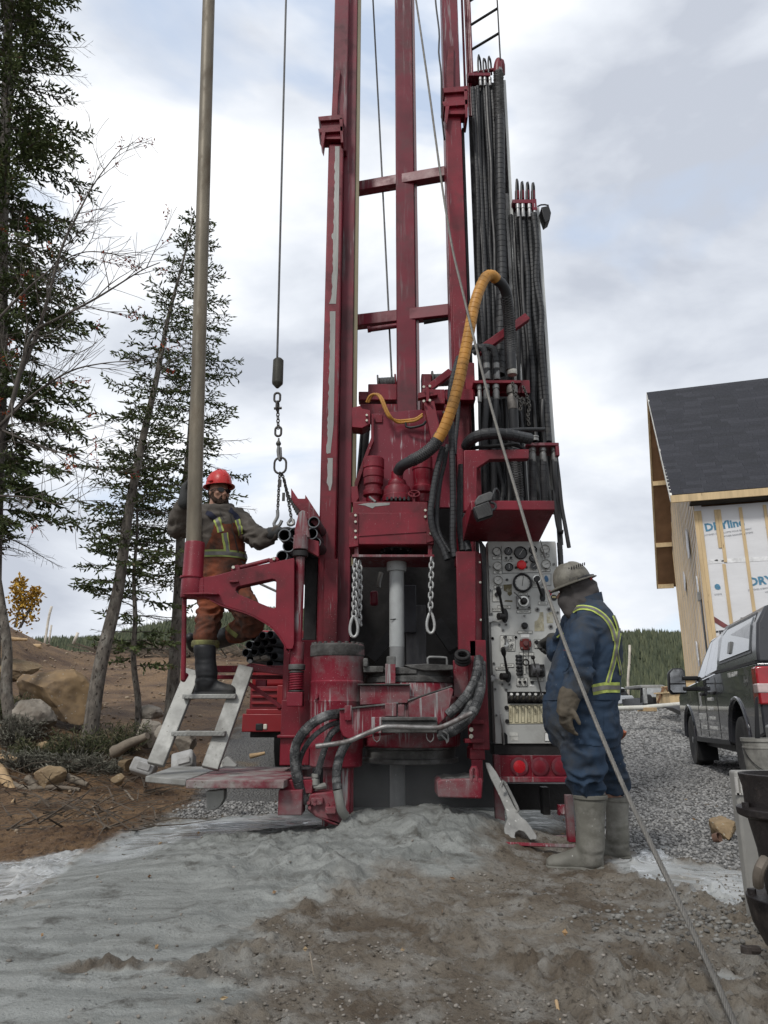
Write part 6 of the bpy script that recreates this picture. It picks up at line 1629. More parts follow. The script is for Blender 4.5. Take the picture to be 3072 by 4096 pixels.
# ---------------------------------------------------------------- worker on the steps
def worker_left():
    YL = 5.98
    w_ = thing('person', 'bearded person in red hard hat and soiled orange overalls standing on the rig steps', 'person', (PX(830, 2780, YL), 5.62, PZ(2780, 5.6)))
    rows = [(2022, 842, 914, 0.075), (2042, 812, 944, 0.11), (2065, 792, 964, 0.135), (2100, 784, 972, 0.155), (2150, 784, 974, 0.165), (2210, 788, 978, 0.165), (2270, 788, 984, 0.17), (2330, 784, 986, 0.17), (2365, 790, 980, 0.15)]
    HC = P(876, 1972, YL-0.02); ff = Vector((0.66, -0.74, -0.05)); fu = Vector((0.02, -0.03, 1.0))
    sh1, el1, wr1 = P(806, 2072, 5.95), P(716, 2112, 5.70), P(741, 1996, 5.50)
    sh2, el2, wr2 = P(952, 2078, 5.95), P(1030, 2152, 5.80), P(1100, 2130, 5.72)
    h1, k1, b1 = P(848, 2350, 5.95), P(842, 2470, 5.85), P(820, 2600, 5.78)
    h2, k2, b2 = P(930, 2350, 5.98), P(1008, 2482, 5.72), P(905, 2540, 6.02)
    bm = BM(); torso(bm, rows, YL, k=0.86); head_parts(bm, HC, ff, fu)
    limb(bm, [sh1, el1, wr1, wr1+Vector((0.01, -0.03, 0.08))], [0.05, 0.028, 0.026, 0.026]); limb(bm, [sh2, el2, wr2, wr2+Vector((0.08, 0, 0.02))], [0.05, 0.03, 0.028, 0.028])
    limb(bm, [h1, P(836, 2470, 5.85), b1], [0.09, 0.05, 0.045]); limb(bm, [h2, P(1000, 2470, 5.75), P(945, 2528, 5.92), b2], [0.09, 0.04, 0.04, 0.04])
    obj('body', fuse(bm, 0.008, 3), SKIN, w_, smooth=180)
    # hoodie
    bm = BM(); torso(bm, rows, YL)
    limb(bm, [sh1, P(755, 2100, 5.82), el1, P(722, 2050, 5.6), P(738, 2008, 5.52)], [0.10, 0.092, 0.088, 0.075, 0.055])
    limb(bm, [sh2, P(990, 2118, 5.87), el2, P(1065, 2148, 5.76), wr2], [0.10, 0.092, 0.088, 0.075, 0.055])
    # hood bunched round the neck
    c = P(872, 2040, YL)
    sweep(bm, [c+Vector((0.105*math.cos(a), 0.095*math.sin(a), 0.02+0.03*math.sin(a))) for a in np.linspace(0, 2*math.pi, 28)], 0.038, 10)
    ell(bm, c+Vector((-0.05, 0.08, 0.02)), (0.09, 0.07, 0.06))
    bm = fuse(bm, 0.0105, 5)
    hd = obj('hoodie', wrinkle(bm, 0.024, [(el1, 0.15, 1.6), (el2, 0.16, 1.8), (P(1075, 2140, 5.75), 0.12, 1.4), (sh2, 0.14, 1.2), (P(880, 2060, 5.85), 0.12, 1.2)], (10, 8, 18), 1.0), HOODIE, w_, smooth=180)
    hb = bvh_of(hd)
    for pts in ([(878, 2042), (884, 2060), (896, 2076)], [(912, 2040), (922, 2066), (930, 2092), (924, 2094)]): tape('drawstring', hb, pts, 1.4, GLOVED, hd, 0.005, 12, 2)
    # overalls: legs, seat and bib
    bm = BM(); torso(bm, [(2205, 785, 981, 0.172), (2250, 783, 985, 0.178), (2300, 778, 991, 0.185), (2345, 778, 992, 0.185), (2385, 790, 975, 0.17)], YL)
    limb(bm, [h1, P(842, 2430, 5.88), P(832, 2490, 5.83), P(822, 2545, 5.79)], [0.130, 0.108, 0.098, 0.095])
    limb(bm, [h2, P(975, 2425, 5.84), k2, P(985, 2508, 5.80), P(945, 2530, 5.92)], [0.135, 0.118, 0.105, 0.10, 0.095])
    bm = fuse(bm, 0.0105, 5)
    ov = obj('overalls', wrinkle(bm, 0.026, [(k1, 0.16, 1.5), (k2, 0.2, 1.6), (b1, 0.12, 1.6), (P(890, 2370, 5.85), 0.12, 1.2)], (8, 8, 20), 6.0), ORANGE, w_, smooth=180)
    ob = bvh_of(ov)
    bib = patch('bib', hb, [(862, 2072), (890, 2092), (918, 2098), (948, 2088), (958, 2078), (964, 2100), (976, 2150), (979, 2216), (800, 2222), (818, 2200), (845, 2150), (856, 2110)], ORANGE, ov, 0.010, 4)
    bb = bvh_of(bib)
    for pts in ([(868, 2076), (875, 2100), (884, 2130)], [(952, 2082), (962, 2110), (968, 2140)]):
        tape('hi_vis_stripe', hb, pts, 13 if pts[0][0] < 900 else 9, HIVIS, ov, 0.014, 14, 4); tape('reflective_stripe', hb, pts, 6 if pts[0][0] < 900 else 4, SILVER, ov, 0.0165, 14, 3)
    tape('hi_vis_stripe', hb, [(898, 2134), (904, 2180), (908, 2212)], 12, HIVIS, ov, 0.014, 14, 4); tape('reflective_stripe', hb, [(900, 2134), (906, 2180), (910, 2212)], 6, SILVER, ov, 0.0165, 14, 3)
    for (a, b) in (((826, 2052), (866, 2074)), ((918, 2040), (956, 2078))): tape('strap', hb, [a, ((a[0]+b[0])/2+4, (a[1]+b[1])/2), b], 9, mat('navy_strap', (0.012, 0.014, 0.03), 0.85), ov, 0.012, 12, 4)
    cxl = PX(885, 2230, YL)
    belt('hi_vis_stripe', ob, cxl, YL, PZ(2244, YL), PZ(2216, YL), mat('worn_hi_vis', (0.22, 0.26, 0.08), 0.7, dirt=(0.08, 0.075, 0.04), dirt_amt=0.55, dirt_scale=7), ov, 0.008, rmax=0.45); belt('reflective_stripe', ob, cxl, YL, PZ(2238, YL), PZ(2224, YL), SILVER, ov, 0.0105, rmax=0.45)
    tape('zip', hb, [(924, 2096), (934, 2140), (944, 2190), (950, 2216)], 2, GLOVED, ov, 0.016, 14, 2)
    patch('chest_pocket', hb, [(868, 2136), (916, 2138), (916, 2200), (872, 2196)], ORANGE, ov, 0.013, 4)
    c = P(822, 2576, 5.79); k = BM(); lathe(k, c, [(0.104, -0.03), (0.110, -0.02), (0.110, 0.015), (0.104, 0.025)], 26); obj('cuff_stripe', wrinkle(k, 0.004, [], (12, 12, 8), 3), mat('dirty_hi_vis', (0.20, 0.21, 0.07), 0.7, dirt=(0.06, 0.05, 0.03), dirt_amt=0.6, dirt_scale=6), ov, smooth=180)
    tape('cuff_stripe', ob, [(906, 2498), (918, 2520), (950, 2544)], 8, MATS['dirty_hi_vis'], ov, 0.006, 12, 3)
    # beard, hair, glasses
    r_ = ff.normalized().cross(fu).normalized(); f_ = ff.normalized(); u_ = fu.normalized(); fr = (f_, r_, u_)
    def q(a, b, d): return HC+f_*a+r_*b+u_*d
    BEARD = mat('brown_beard', (0.035, 0.02, 0.013), 0.9, var=0.4, scale=60, bump=1.0, bscale=220)
    bm = BM(); ell(bm, q(0.052, 0, -0.092), (0.050, 0.052, 0.036), fr); ell(bm, q(0.088, 0, -0.042), (0.016, 0.030, 0.006), fr, 12)
    for b in (-1, 1): limb(bm, [q(0.012, b*0.070, -0.015), q(0.018, b*0.066, -0.055), q(0.045, b*0.050, -0.082)], [0.013, 0.018, 0.024]); limb(bm, [q(0.094, b*0.024, -0.046), q(0.085, b*0.032, -0.07)], [0.006, 0.012])
    bm = fuse(bm, 0.005, 2); 
    for v in bm.verts: v.co += v.normal*0.004*noise.noise(v.co*90)
    obj('beard', bm, BEARD, w_, smooth=180)
    bm = BM(); ell(bm, q(-0.028, 0, 0.015), (0.090, 0.081, 0.070), fr); limb(bm, [q(-0.06, 0, -0.02), q(-0.065, 0, -0.06)], [0.06, 0.045]); obj('hair', fuse(bm, 0.008, 2), BEARD, w_, smooth=180)
    sg = None
    LENS = mat('dark_lens', (0.006, 0.006, 0.007), 0.08, var=0.1, bump=0)
    bm = BM()
    fro = BM()
    for b in (-1, 1):
        c = q(0.098, b*0.034, 0.006); prism(bm, [c+r_*0.029*math.cos(a)*(1.0)+u_*0.020*math.sin(a)-f_*(0.012*(math.cos(a)*b > 0)*abs(math.cos(a))) for a in np.linspace(0, 2*math.pi, 16, endpoint=False)], f_*0.004)
    sg = BM(); limb(sg, [q(0.1, -0.012, 0.012), q(0.102, 0, 0.014), q(0.1, 0.012, 0.012)], [0.003]*3, 6)
    for b in (-1, 1): limb(sg, [q(0.090, b*0.064, 0.012), q(0.04, b*0.080, 0.010), q(-0.01, b*0.083, 0.0)], [0.003]*3, 6)
    so_ = obj('sunglasses', sg, LENS, w_, smooth=60); obj('lens', bm, LENS, so_, smooth=30)
    RH = mat('red_helmet', (0.42, 0.022, 0.022), 0.35, var=0.12, scale=6, bump=0.04, dirt=(0.20, 0.10, 0.09), dirt_amt=0.28, dirt_scale=12)
    hc = HC+u_*0.066-f_*0.014
    hat = hardhat(w_, hc, Vector((0.66, -0.74, -0.03)), Vector((0.02, -0.03, 1.0)), 0.155, RH, 0.026, 0.135, 0.030)
    for k_ in (-1, 1):
        pth = [hc+f_*0.125*math.cos(t)*1.0+r_*k_*0.02+u_*(0.138*math.sin(t)+0.006) for t in np.linspace(0.45, 2.2, 14)]; b_ = BM(); sweep(b_, pth, 0.0055, 6); obj('crown_rib', b_, RH, hat)
    b_ = BM(); rbox(b_, hc-f_*0.0-r_*-0.0+Vector((-0.05, -0.11, 0.012)), (0.045, 0.02, 0.014), Matrix.Rotation(R(-30), 3, 'Z')); obj('slot_lug', b_, RH, hat, bevel=0.004)
    # gloves
    g = hand(wr1+Vector((0.0, -0.005, 0.02)), Vector((0.10, -0.12, 1.0)), Vector((0.9, 0.10, 0.0)), 1.15, (0.32, 0.36, 0.40, 0.45), 1, 0.2)
    lb_ = BM(); limb(lb_, [wr1-Vector((0, 0, 0.03)), wr1+Vector((0.006, -0.01, 0.09))], [0.055, 0.046]); me_ = bpy.data.meshes.new('t'); g.to_mesh(me_); lb_.from_mesh(me_); bpy.data.meshes.remove(me_); g.free(); obj('glove', fuse(lb_, 0.0065, 3), GLOVED, w_, smooth=180)
    g = hand(wr2+Vector((0.02, 0, 0.005)), Vector((1.0, -0.15, 0.18)), Vector((0.1, 0, -1.0)), 1.15, (0.30, 0.34, 0.36, 0.42), -1, 0.3)
    lb_ = BM(); limb(lb_, [wr2-Vector((0.03, 0, 0.01)), wr2+Vector((0.03, 0, 0.005))], [0.055, 0.046]); me_ = bpy.data.meshes.new('t'); g.to_mesh(me_); lb_.from_mesh(me_); bpy.data.meshes.remove(me_); g.free(); obj('glove', fuse(lb_, 0.0065, 3), GLOVED, w_, smooth=180)
    # boots
    bm, info = boot(818, 2580, 44, 826, 778, 942, 2782, 5.62, BOOTD, 2705, 44); 
    b_ = obj('boot', bm, BOOTD, w_, smooth=180); sole(info, BOOTD, b_, 0.028)
    bm = BM(); limb(bm, [P(950, 2528, 5.90), P(890, 2552, 6.05), P(822, 2575, 6.22)], [0.086, 0.080, 0.066]); 
    limb(bm, [P(822, 2575, 6.22), P(795, 2590, 6.27), P(775, 2585, 6.24), P(760, 2550, 6.12)], [0.062, 0.058, 0.05, 0.042])
    obj('boot', wrinkle(fuse(bm, 0.008, 5), 0.004, []), BOOTD, w_, smooth=180)
    return w_
worker_left()

# ================================================================ RODS, CHAINS, CABLES, TOOLS
def inst(name, me, parent, M4):
    o = bpy.data.objects.new(name, me); COL.objects.link(o)
    o.parent = parent
    if parent is not None: o.matrix_parent_inverse = Matrix.Translation(-parent.location)
    o.matrix_basis = M4
    return o
def link_mesh(L_, W, r, m, name='link'):
    bm = BM(); h = L_/2-W/2; pts = []
    for a in np.linspace(0, math.pi, 9): pts.append(Vector((W/2*math.cos(a), 0, h+W/2*math.sin(a))))
    for a in np.linspace(math.pi, 2*math.pi, 9): pts.append(Vector((W/2*math.cos(a), 0, -h+W/2*math.sin(a))))
    pts.append(pts[0]); sweep(bm, pts, r, 8, False)
    me = bpy.data.meshes.new(name); bmesh.ops.recalc_face_normals(bm, faces=bm.faces[:]); bm.to_mesh(me); bm.free(); me.shade_smooth(); me.materials.append(m)
    return me
def chain(parent, pts, L_, me, r):
    """links along a path, each a quarter turn from the last"""
    path = spline([P(*q) for q in pts], (L_-2*r)*0.98)
    for i in range(len(path)-1):
        a, b = path[i], path[i+1]; t = (b-a).normalized()
        q = t.to_track_quat('Z', 'Y').to_matrix().to_4x4() @ Matrix.Rotation(R(90*(i % 2)+25), 4, 'Z')
        inst('link', me, parent, Matrix.Translation((a+b)/2) @ q)
# rods
def rod(px, py, Y, r, L_, d, m, label, group):
    c = P(px, py, Y); d = Vector(d).normalized(); bm = BM()
    lathe(bm, c, [(r*0.84, 0.02), (r*0.84, 0.0), (r, 0.0), (r, L_), (r*0.84, L_), (r*0.84, L_-0.02)], 22, axis=d, cap=False)
    o = obj('drill_rod', bm, m, None, smooth=35); tag(o, label, 'drill rod', group)
    k = BM(); lathe(k, c+d*0.25, [(r*0.83, 0), (0.001, 0.001)], 18, axis=d, cap=False)
    b = BM(); lathe(b, c, [(r*0.80, 0.004), (r*0.80, 0.6)], 18, axis=d, cap=False); put(obj('bore', b, mat('dark_bore', (0.008, 0.008, 0.009), 0.9, bump=0), None), o)
    k.free()
dp = BM(); a, b = P(774, 2176, 5.40), P(835, 0, 5.40); b = a+(b-a)*1.5
cyl(dp, a-(b-a).normalized()*0.1, b, 0.0575, n=28); tag(obj('drill_rod', dp, OLIVE), 'long olive-brown drill rod standing upright in the swing arm cup', 'drill rod')
upper = [(1137, 2140, 26, 'end of dark rod under the gloved hand on the upper rack'), (1178, 2132, 24, 'dark rod behind the post lug in the upper rack'), (1154, 2184, 25, 'dark rod below the gloved hand beside the red collar'), (1128, 2224, 24, 'lowest dark rod of the upper rack, above the latch rod'),
         (1255, 2088, 24, 'topmost dark rod in the upper rack beside the mast'), (1247, 2134, 24, 'dark rod right of the post lug in the upper rack'), (1262, 2170, 22, 'dark rod tucked behind the rack bracket')]
for i, (x, y, r, lb) in enumerate(upper): rod(x, y, 5.62+0.02*i, r*mpp(y, 5.65), 2.6, (0.10, 1, -0.02), PIPEGREY, lb, 'rods in the upper rack')
low = [(1065, 1110), (1180, 1090), (1280, 1080), (1010, 1210), (1115, 1190), (1215, 1180), (1320, 1165), (965, 1310), (1075, 1295), (1175, 1285), (1275, 1265), (1020, 1390), (1120, 1380), (1225, 1365), (1335, 1355), (1275, 1450)]
names = ['top row, left', 'top row, middle', 'top row, right', 'second row, leftmost', 'second row, second from left', 'second row, third from left', 'second row, rightmost', 'third row, leftmost', 'third row, second from left', 'third row, third from left', 'third row, rightmost',
         'fourth row, leftmost', 'fourth row, second from left', 'fourth row, third from left', 'fourth row, rightmost', 'bottom of the stack, alone']
for i, (x, y) in enumerate(low): rod(680+x*0.3134, 2200+y*0.3134, 6.35+0.015*i, 16.2*mpp(2580, 6.4), 4.5, (0.30, 1, 0.0), PIPEGREY, 'grey rod in the stack under the swing arm, '+names[i], 'rods stacked on the rig deck')
WOOD = mat('pale_wood', (0.42, 0.30, 0.17), 0.75, var=0.2, scale=5, bump=0.2, stretch=(1, 1, 0.2), dirt=(0.22, 0.15, 0.08), dirt_amt=0.35)
WOODG = mat('grey_wood_block', (0.21, 0.19, 0.16), 0.8, var=0.25, scale=12, bump=0.3)
for x, y, lb in ((1125, 1390, 'small grey wood block stuck in a stacked rod, left of its twin'), (1220, 1380, 'small grey wood block stuck in a stacked rod, right of its twin')):
    bm = BM(); rbox(bm, P(680+x*0.3134, 2200+y*0.3134, 6.42), (0.05, 0.2, 0.03), Matrix.Rotation(R(-15), 3, 'Y')); tag(obj('wood_block', bm, WOODG, bevel=0.003), lb, 'wood block')
# hoist line
hl = thing('hoist_line', 'hoist cable with sinker weight, ring and hooks hanging beside the mast', 'hoist line', P(1118, 2000, 5.75))
bm = BM(); a, b = P(1109, 1428, 5.75), P(1144, 0, 5.36); sweep(bm, [a, a.lerp(b, 0.5), a+(b-a)*1.6], 0.0095, 8); obj('cable', bm, ROPED, hl)
bm = BM(); c = P(1109, 1552, 5.75); s_ = mpp(1490, 5.75); lathe(bm, c, [(0.012, 0), (21*s_, 18*s_), (22*s_, 24*s_), (21*s_, 120*s_), (14*s_, 128*s_), (0.012, 130*s_)], 24); obj('sinker_weight', bm, mat('dark_lead_weight', (0.045, 0.043, 0.035), 0.5, 0.3, var=0.35, scale=8), hl)
L1 = link_mesh(0.030, 0.020, 0.0045, CHAIN); L2 = link_mesh(0.036, 0.024, 0.005, CHAIN); L3 = link_mesh(0.052, 0.034, 0.0075, GALV); L4 = link_mesh(0.085, 0.05, 0.010, CHAIN, 'shackle')
inst('shackle', L4, hl, Matrix.Translation(P(1109, 1590, 5.75))); inst('shackle', L4, hl, Matrix.Translation(P(1110, 1625, 5.75)) @ Matrix.Rotation(R(80), 4, 'Z'))
bm = BM(); cyl(bm, P(1096, 1634, 5.75), P(1127, 1632, 5.75), 0.011, n=10); obj('shackle_pin', bm, CHAIN, hl)
chain(hl, [(1111, 1640, 5.75), (1112, 1680, 5.75), (1113, 1715, 5.75)], 0.036, L2, 0.005)
inst('shackle', L4, hl, Matrix.Translation(P(1113, 1726, 5.75)))
bm = BM(); c = P(1114, 1775, 5.75); lathe(bm, c, [(0.006, -0.03), (0.022, -0.005), (0.022, 0.005), (0.008, 0.03), (0.007, 0.05)], 14); obj('swivel', bm, CHAIN, hl)
bm = BM(); ptube(bm, [(1115, 1785, 5.75), (1112, 1805, 5.75), (1117, 1838, 5.75), (1120, 1841, 5.76), (1123, 1835, 5.77), (1121, 1790, 5.76)], 0.013, 0.015, 8); obj('safety_hook', bm, STEEL, hl)
inst('master_link', link_mesh(0.142, 0.098, 0.0095, CHAIN, 'master_link'), hl, Matrix.Translation(P(1121, 1862, 5.75)))
chain(hl, [(1120, 1890, 5.74), (1116, 1940, 5.74), (1113, 2000, 5.74), (1111, 2036, 5.74)], 0.030, L1, 0.0045)
chain(hl, [(1126, 1892, 5.76), (1136, 1920, 5.76), (1150, 1985, 5.76), (1166, 2075, 5.76)], 0.030, L1, 0.0045)
chain(hl, [(1136, 1915, 5.78), (1150, 1972, 5.76), (1172, 2020, 5.66), (1193, 2058, 5.55)], 0.030, L1, 0.0045)
bm = BM(); ptube(bm, [(1110, 2040, 5.74), (1110, 2066, 5.74), (1098, 2090, 5.74), (1096, 2100, 5.74), (1108, 2106, 5.74), (1120, 2098, 5.74), (1127, 2082, 5.74)], 0.014, 0.015, 8); obj('grab_hook', bm, STEEL, hl)
bm = BM(); ptube(bm, [(1166, 2075, 5.74), (1158, 2085, 5.72), (1152, 2094, 5.7), (1160, 2100, 5.7), (1174, 2096, 5.7), (1172, 2080, 5.72)], 0.014, 0.015, 8); obj('grab_hook', bm, STEEL, hl)
for x, y, y2 in ((1120, 1918, 1948), (1134, 1970, 2004)):
    bm = BM(); pbox(bm, x-6, y, x+6, y2, 5.71, 0.006); obj('sling_tag', bm, CHAIN, hl, bevel=0.002)
# slings under the rotary head
def sling(x0, y0, x1, y1, ring, label, second=None):
    s = thing('chain_sling', label, 'chain', P(x1, y1, 5.55), 'chains hanging under the rotary head')
    chain(s, [(x0, y0, 5.55), ((x0+x1)/2, (y0+y1)/2, 5.55), (x1, y1, 5.55)], 0.052, L3, 0.0075)
    if second: chain(s, [(q[0], q[1], 5.62) for q in second], 0.052, L3, 0.0075)
    bm = BM(); c = P(x1, y1, 5.55); n = 22; h = ring*mpp(y1, 5.55)
    sweep(bm, [c+Vector((h*0.30*math.sin(t)*(0.55+0.45*(1-math.cos(t))/2)*1.6*0.5, 0, -h*(1-math.cos(t))/2)) for t in np.linspace(0, 2*math.pi, n)], 0.0115, 10, False); obj('pear_link', bm, GALV, s)
sling(1421, 2240, 1416, 2465, 82, 'doubled galvanised chain with pear-shaped ring hanging left of the drill string', [(1438, 2245), (1440, 2350), (1437, 2470), (1443, 2500)])
sling(1727, 2232, 1722, 2452, 80, 'single galvanised chain with pear-shaped ring hanging right of the drill string')
# tangle of links by the standpipe fitting
tg = thing('chain_sling', 'small tangle of dark safety chain beside the upper hose fitting', 'chain', P(2075, 1600, 5.72))
chain(tg, [(2050, 1530, 5.76), (2056, 1575, 5.74), (2072, 1590, 5.73), (2085, 1620, 5.73), (2080, 1640, 5.73)], 0.03, L1, 0.0045)
chain(tg, [(2092, 1545, 5.76), (2106, 1580, 5.74), (2118, 1620, 5.74), (2112, 1660, 5.74), (2116, 1700, 5.74)], 0.03, L1, 0.0045)
chain(tg, [(2090, 1590, 5.74), (2100, 1620, 5.73), (2112, 1610, 5.73)], 0.03, L1, 0.0045)
# ropes
def cable(pp, r, m, label, n=8, twist=False):
    path = spline([P(*q) for q in pp], 0.02 if twist else 0.1); bm = BM()
    if not twist: sweep(bm, path, r, n)
    else:
        m_ = len(path)
        for k in range(6):
            pts = []
            for i, p in enumerate(path):
                t = (path[min(i+1, m_-1)]-path[max(i-1, 0)]).normalized(); u = t.cross(Vector((0, 1, 0))).normalized(); v = t.cross(u); a = i*0.02/0.10*2*math.pi+k*math.pi/3
                pts.append(p+r*0.62*(u*math.cos(a)+v*math.sin(a)))
            sweep(bm, pts, r*0.40, 5, False)
        sweep(bm, path, r*0.6, 6, False)
    o = obj('cable', bm, m, None, smooth=180); return tag(o, label, 'cable')
cable([(1480, -260, 6.5), (1492, 0, 6.5), (1530, 740, 6.5), (1568, 1530, 6.5)], 0.0095, ROPED, 'thin dark winch cable running up between left and centre mast columns')
cable([(1737, -150, 5.9), (1742, 0, 5.9), (1757, 130, 5.9), (1755, 210, 5.9), (1765, 300, 5.9), (1767, 450, 5.95), (1778, 560, 6.0)], 0.009, BLACK, 'thin wavy black wire along the upper right mast column')
cable([(1625, -260, 6.05), (1664, 0, 6.0), (1712, 330, 5.9), (1768, 740, 5.75), (1808, 985, 5.55), (1850, 1165, 5.35), (1912, 1420, 5.12), (1968, 1640, 4.92), (2050, 1920, 4.68), (2130, 2190, 4.40), (2196, 2390, 4.16), (2262, 2580, 3.98), (2360, 2830, 3.72), (2485, 3125, 3.42), (2610, 3390, 3.1), (2740, 3660, 2.82), (2850, 3895, 2.6), (2945, 4110, 2.42), (3020, 4280, 2.3)], 0.0115, ROPE,
      'long steel wire rope slanting from the mast past the right worker to the ground', twist=True)
# breakout fork leaning on the foot plate
def z7(l): return [(1800+0.5425*a, 2500+0.5425*b) for a, b in l]
wt = thing('breakout_fork', 'grey steel breakout fork with open jaw leaning on the rig by the boots', 'wrench', P(2060, 3355, 5.0))
WR = mat('mud_splashed_steel', (0.235, 0.235, 0.225), 0.6, 0.3, var=0.25, scale=7, bump=0.2, speck=((0.40, 0.40, 0.38), 40, 0.66), dirt=(0.12, 0.12, 0.115), dirt_amt=0.45, dirt_scale=6)
def fork(bm, l, Y0, Y1, th):
    """plate leaning back: pixel outline with depth running from Y1 (top) to Y0 (bottom)"""
    q = z7(l); ys = [p[1] for p in q]; lo, hi = min(ys), max(ys)
    pts = [P(x, y, Y1+(Y0-Y1)*(y-lo)/(hi-lo)) for x, y in q]
    prism(bm, pts, (0, th, 0.0))
bm = BM(); fork(bm, [(262, 1015), (292, 1018), (340, 1080), (420, 1225), (470, 1330), (520, 1410), (560, 1440), (600, 1490), (640, 1555), (640, 1582), (590, 1585), (572, 1555), (545, 1525), (510, 1515), (484, 1530), (478, 1560), (490, 1578), (430, 1576), (402, 1530), (400, 1490), (425, 1430), (408, 1360), (370, 1270), (300, 1130), (270, 1050)], 5.0, 5.26, 0.028)
obj('fork_blade', bm, WR, wt, bevel=0.005)
bm = BM(); sweep(bm, spline([P(*q, 5.1) for q in z7([(375, 1195), (388, 1160), (405, 1165), (495, 1345), (497, 1365), (480, 1400)])], 0.02), 0.011, 8); obj('fork_handle', bm, WR, wt)

# ================================================================ RIGHT EDGE: hammer, pails, tote, boulder
TARM = mat('black_tarred_iron', (0.020, 0.017, 0.017), 0.45, 0.3, var=0.4, scale=6, bump=0.35, bscale=40, dirt=(0.085, 0.07, 0.06), dirt_amt=0.42, dirt_scale=5)
YH = 2.82; hx = 1.475
def zh(py): return PZ(py, YH)
hm = thing('casing_hammer', 'black flanged iron casing reducer standing upright at the right edge', 'casing reducer', (hx, YH, 0))
bm = BM(); lathe(bm, (hx, YH, 0), [(0.105, zh(3640)), (0.118, zh(3560)), (0.128, zh(3400)), (0.148, zh(3270)), (0.150, zh(3235)), (0.152, zh(3150)), (0.160, zh(3110)), (0.162, zh(3095)), (0.148, zh(3094)), (0.140, zh(3150)), (0.135, zh(3300))], 40, cap=False); obj('upper_barrel', bm, TARM, hm, bevel=0.002)
bm = BM(); lathe(bm, (hx, YH, 0), [(0.128, zh(3290)), (0.135, zh(3285)), (0.180, zh(3262)), (0.182, zh(3232)), (0.150, zh(3225))], 40, cap=False); fg = obj('upper_flange', bm, TARM, hm, bevel=0.003)
for a in (3.2, 3.9, 4.6, 5.3, 6.0):
    q = Vector((hx+0.166*math.cos(a), YH+0.166*math.sin(a), zh(3232))); k = BM(); cyl(k, q, q+Vector((0, 0, 0.02)), 0.014, n=6); obj('bolt', k, TARM, fg, smooth=0)
bm = BM(); lathe(bm, (hx, YH, 0), [(0.03, -0.01), (0.055, 0.0), (0.060, zh(3925)), (0.085, zh(3870)), (0.095, zh(3820)), (0.140, zh(3790)), (0.172, zh(3700)), (0.182, zh(3630)), (0.185, zh(3590)), (0.110, zh(3585))], 40); lw = obj('lower_barrel', bm, TARM, hm, bevel=0.003)
for a in (2.9, 3.7, 4.5, 5.3):
    q = Vector((hx+0.165*math.cos(a), YH+0.165*math.sin(a), zh(3592))); k = BM(); cyl(k, q, q+Vector((0, 0, 0.022)), 0.015, n=6); obj('bolt', k, TARM, lw, smooth=0)
k = BM(); ptube(k, [(3060, 3440, YH-0.13), (3042, 3470, YH-0.15), (3032, 3510, YH-0.14), (3034, 3540, YH-0.12)], 0.018, 0.02, 10); obj('carry_lug', k, mat('worn_lug', (0.13, 0.11, 0.09), 0.6, 0.3), hm)
k = BM(); cyl(k, P(2985, 3798, YH-0.1), P(3030, 3800, YH-0.06), 0.014, n=10); cyl(k, P(2983, 3785, YH-0.1), P(2985, 3812, YH-0.1), 0.018, n=8); obj('side_bolt', k, TARM, hm)
TOTE = mat('dusty_white_plastic', (0.22, 0.215, 0.20), 0.5, var=0.12, scale=5, bump=0.1, dirt=(0.25, 0.24, 0.21), dirt_amt=0.4)
yt = 3.55; bm = BM()
zt0, zt1 = 0.0, PZ(3082, yt)
x0t, x0b = PX(2930, 3082, yt), PX(2995, 3590, yt)
v = [bm.verts.new(c) for c in ((x0b, yt, zt0), (x0b+0.34, yt, zt0), (x0b+0.34, yt+0.05, zt0), (x0b, yt+0.05, zt0), (x0t, yt-0.02, zt1), (x0t+0.44, yt-0.02, zt1), (x0t+0.44, yt+0.05, zt1), (x0t, yt+0.05, zt1))]
for f in ((0, 1, 2, 3), (4, 7, 6, 5), (0, 4, 5, 1), (1, 5, 6, 2), (2, 6, 7, 3), (3, 7, 4, 0)): bm.faces.new([v[i] for i in f])
tt = tag(obj('plastic_tote', bm, TOTE, bevel=0.012), 'tall white plastic tote behind the black iron casing reducer', 'tote')
k = BM(); pbox(k, 2944, 3110, 2954, 3180, yt-0.026, 0.01); pbox(k, 2944, 3172, 2968, 3180, yt-0.026, 0.01); pbox(k, 2962, 3110, 2970, 3180, yt-0.026, 0.01); obj('moulded_mark', k, mat('tote_mark', (0.36, 0.35, 0.33), 0.6), tt)
def pail(c, label, m):
    p = thing('pail', label, 'pail', c, 'pails stacked at the right edge')
    bm = BM(); lathe(bm, c, [(0.128, 0), (0.132, 0.005), (0.146, 0.30), (0.150, 0.302), (0.150, 0.312), (0.147, 0.314), (0.148, 0.345), (0.156, 0.347), (0.156, 0.368), (0.140, 0.368), (0.138, 0.30), (0.126, 0.01)], 36, cap=False); bm2 = obj('pail_body', bm, m, p)
    k = BM(); sweep(k, [Vector(c)+Vector((0.153*math.cos(a), 0.153*math.sin(a), 0.30-0.16*abs(math.sin(a/1.0-math.pi))**0.8)) for a in np.linspace(math.pi, 2*math.pi, 24)], 0.003, 6); obj('bail', k, BLACK, p)
    k = BM(); lathe(k, Vector(c)+Vector((0, 0, 0.25)), [(0.137, 0), (0.001, 0.001)], 24, cap=False); obj('contents', k, DARK, p)
    return p
PAILM = mat('stained_white_pail', (0.22, 0.215, 0.195), 0.5, var=0.3, scale=6, bump=0.1, dirt=(0.05, 0.047, 0.042), dirt_amt=0.62, dirt_scale=4)
pz = BH(2.60, 5.15)
pail(Vector((2.58, 5.15, pz)), 'lower stained pail, mostly hidden, under the pail with a blade', PAILM)
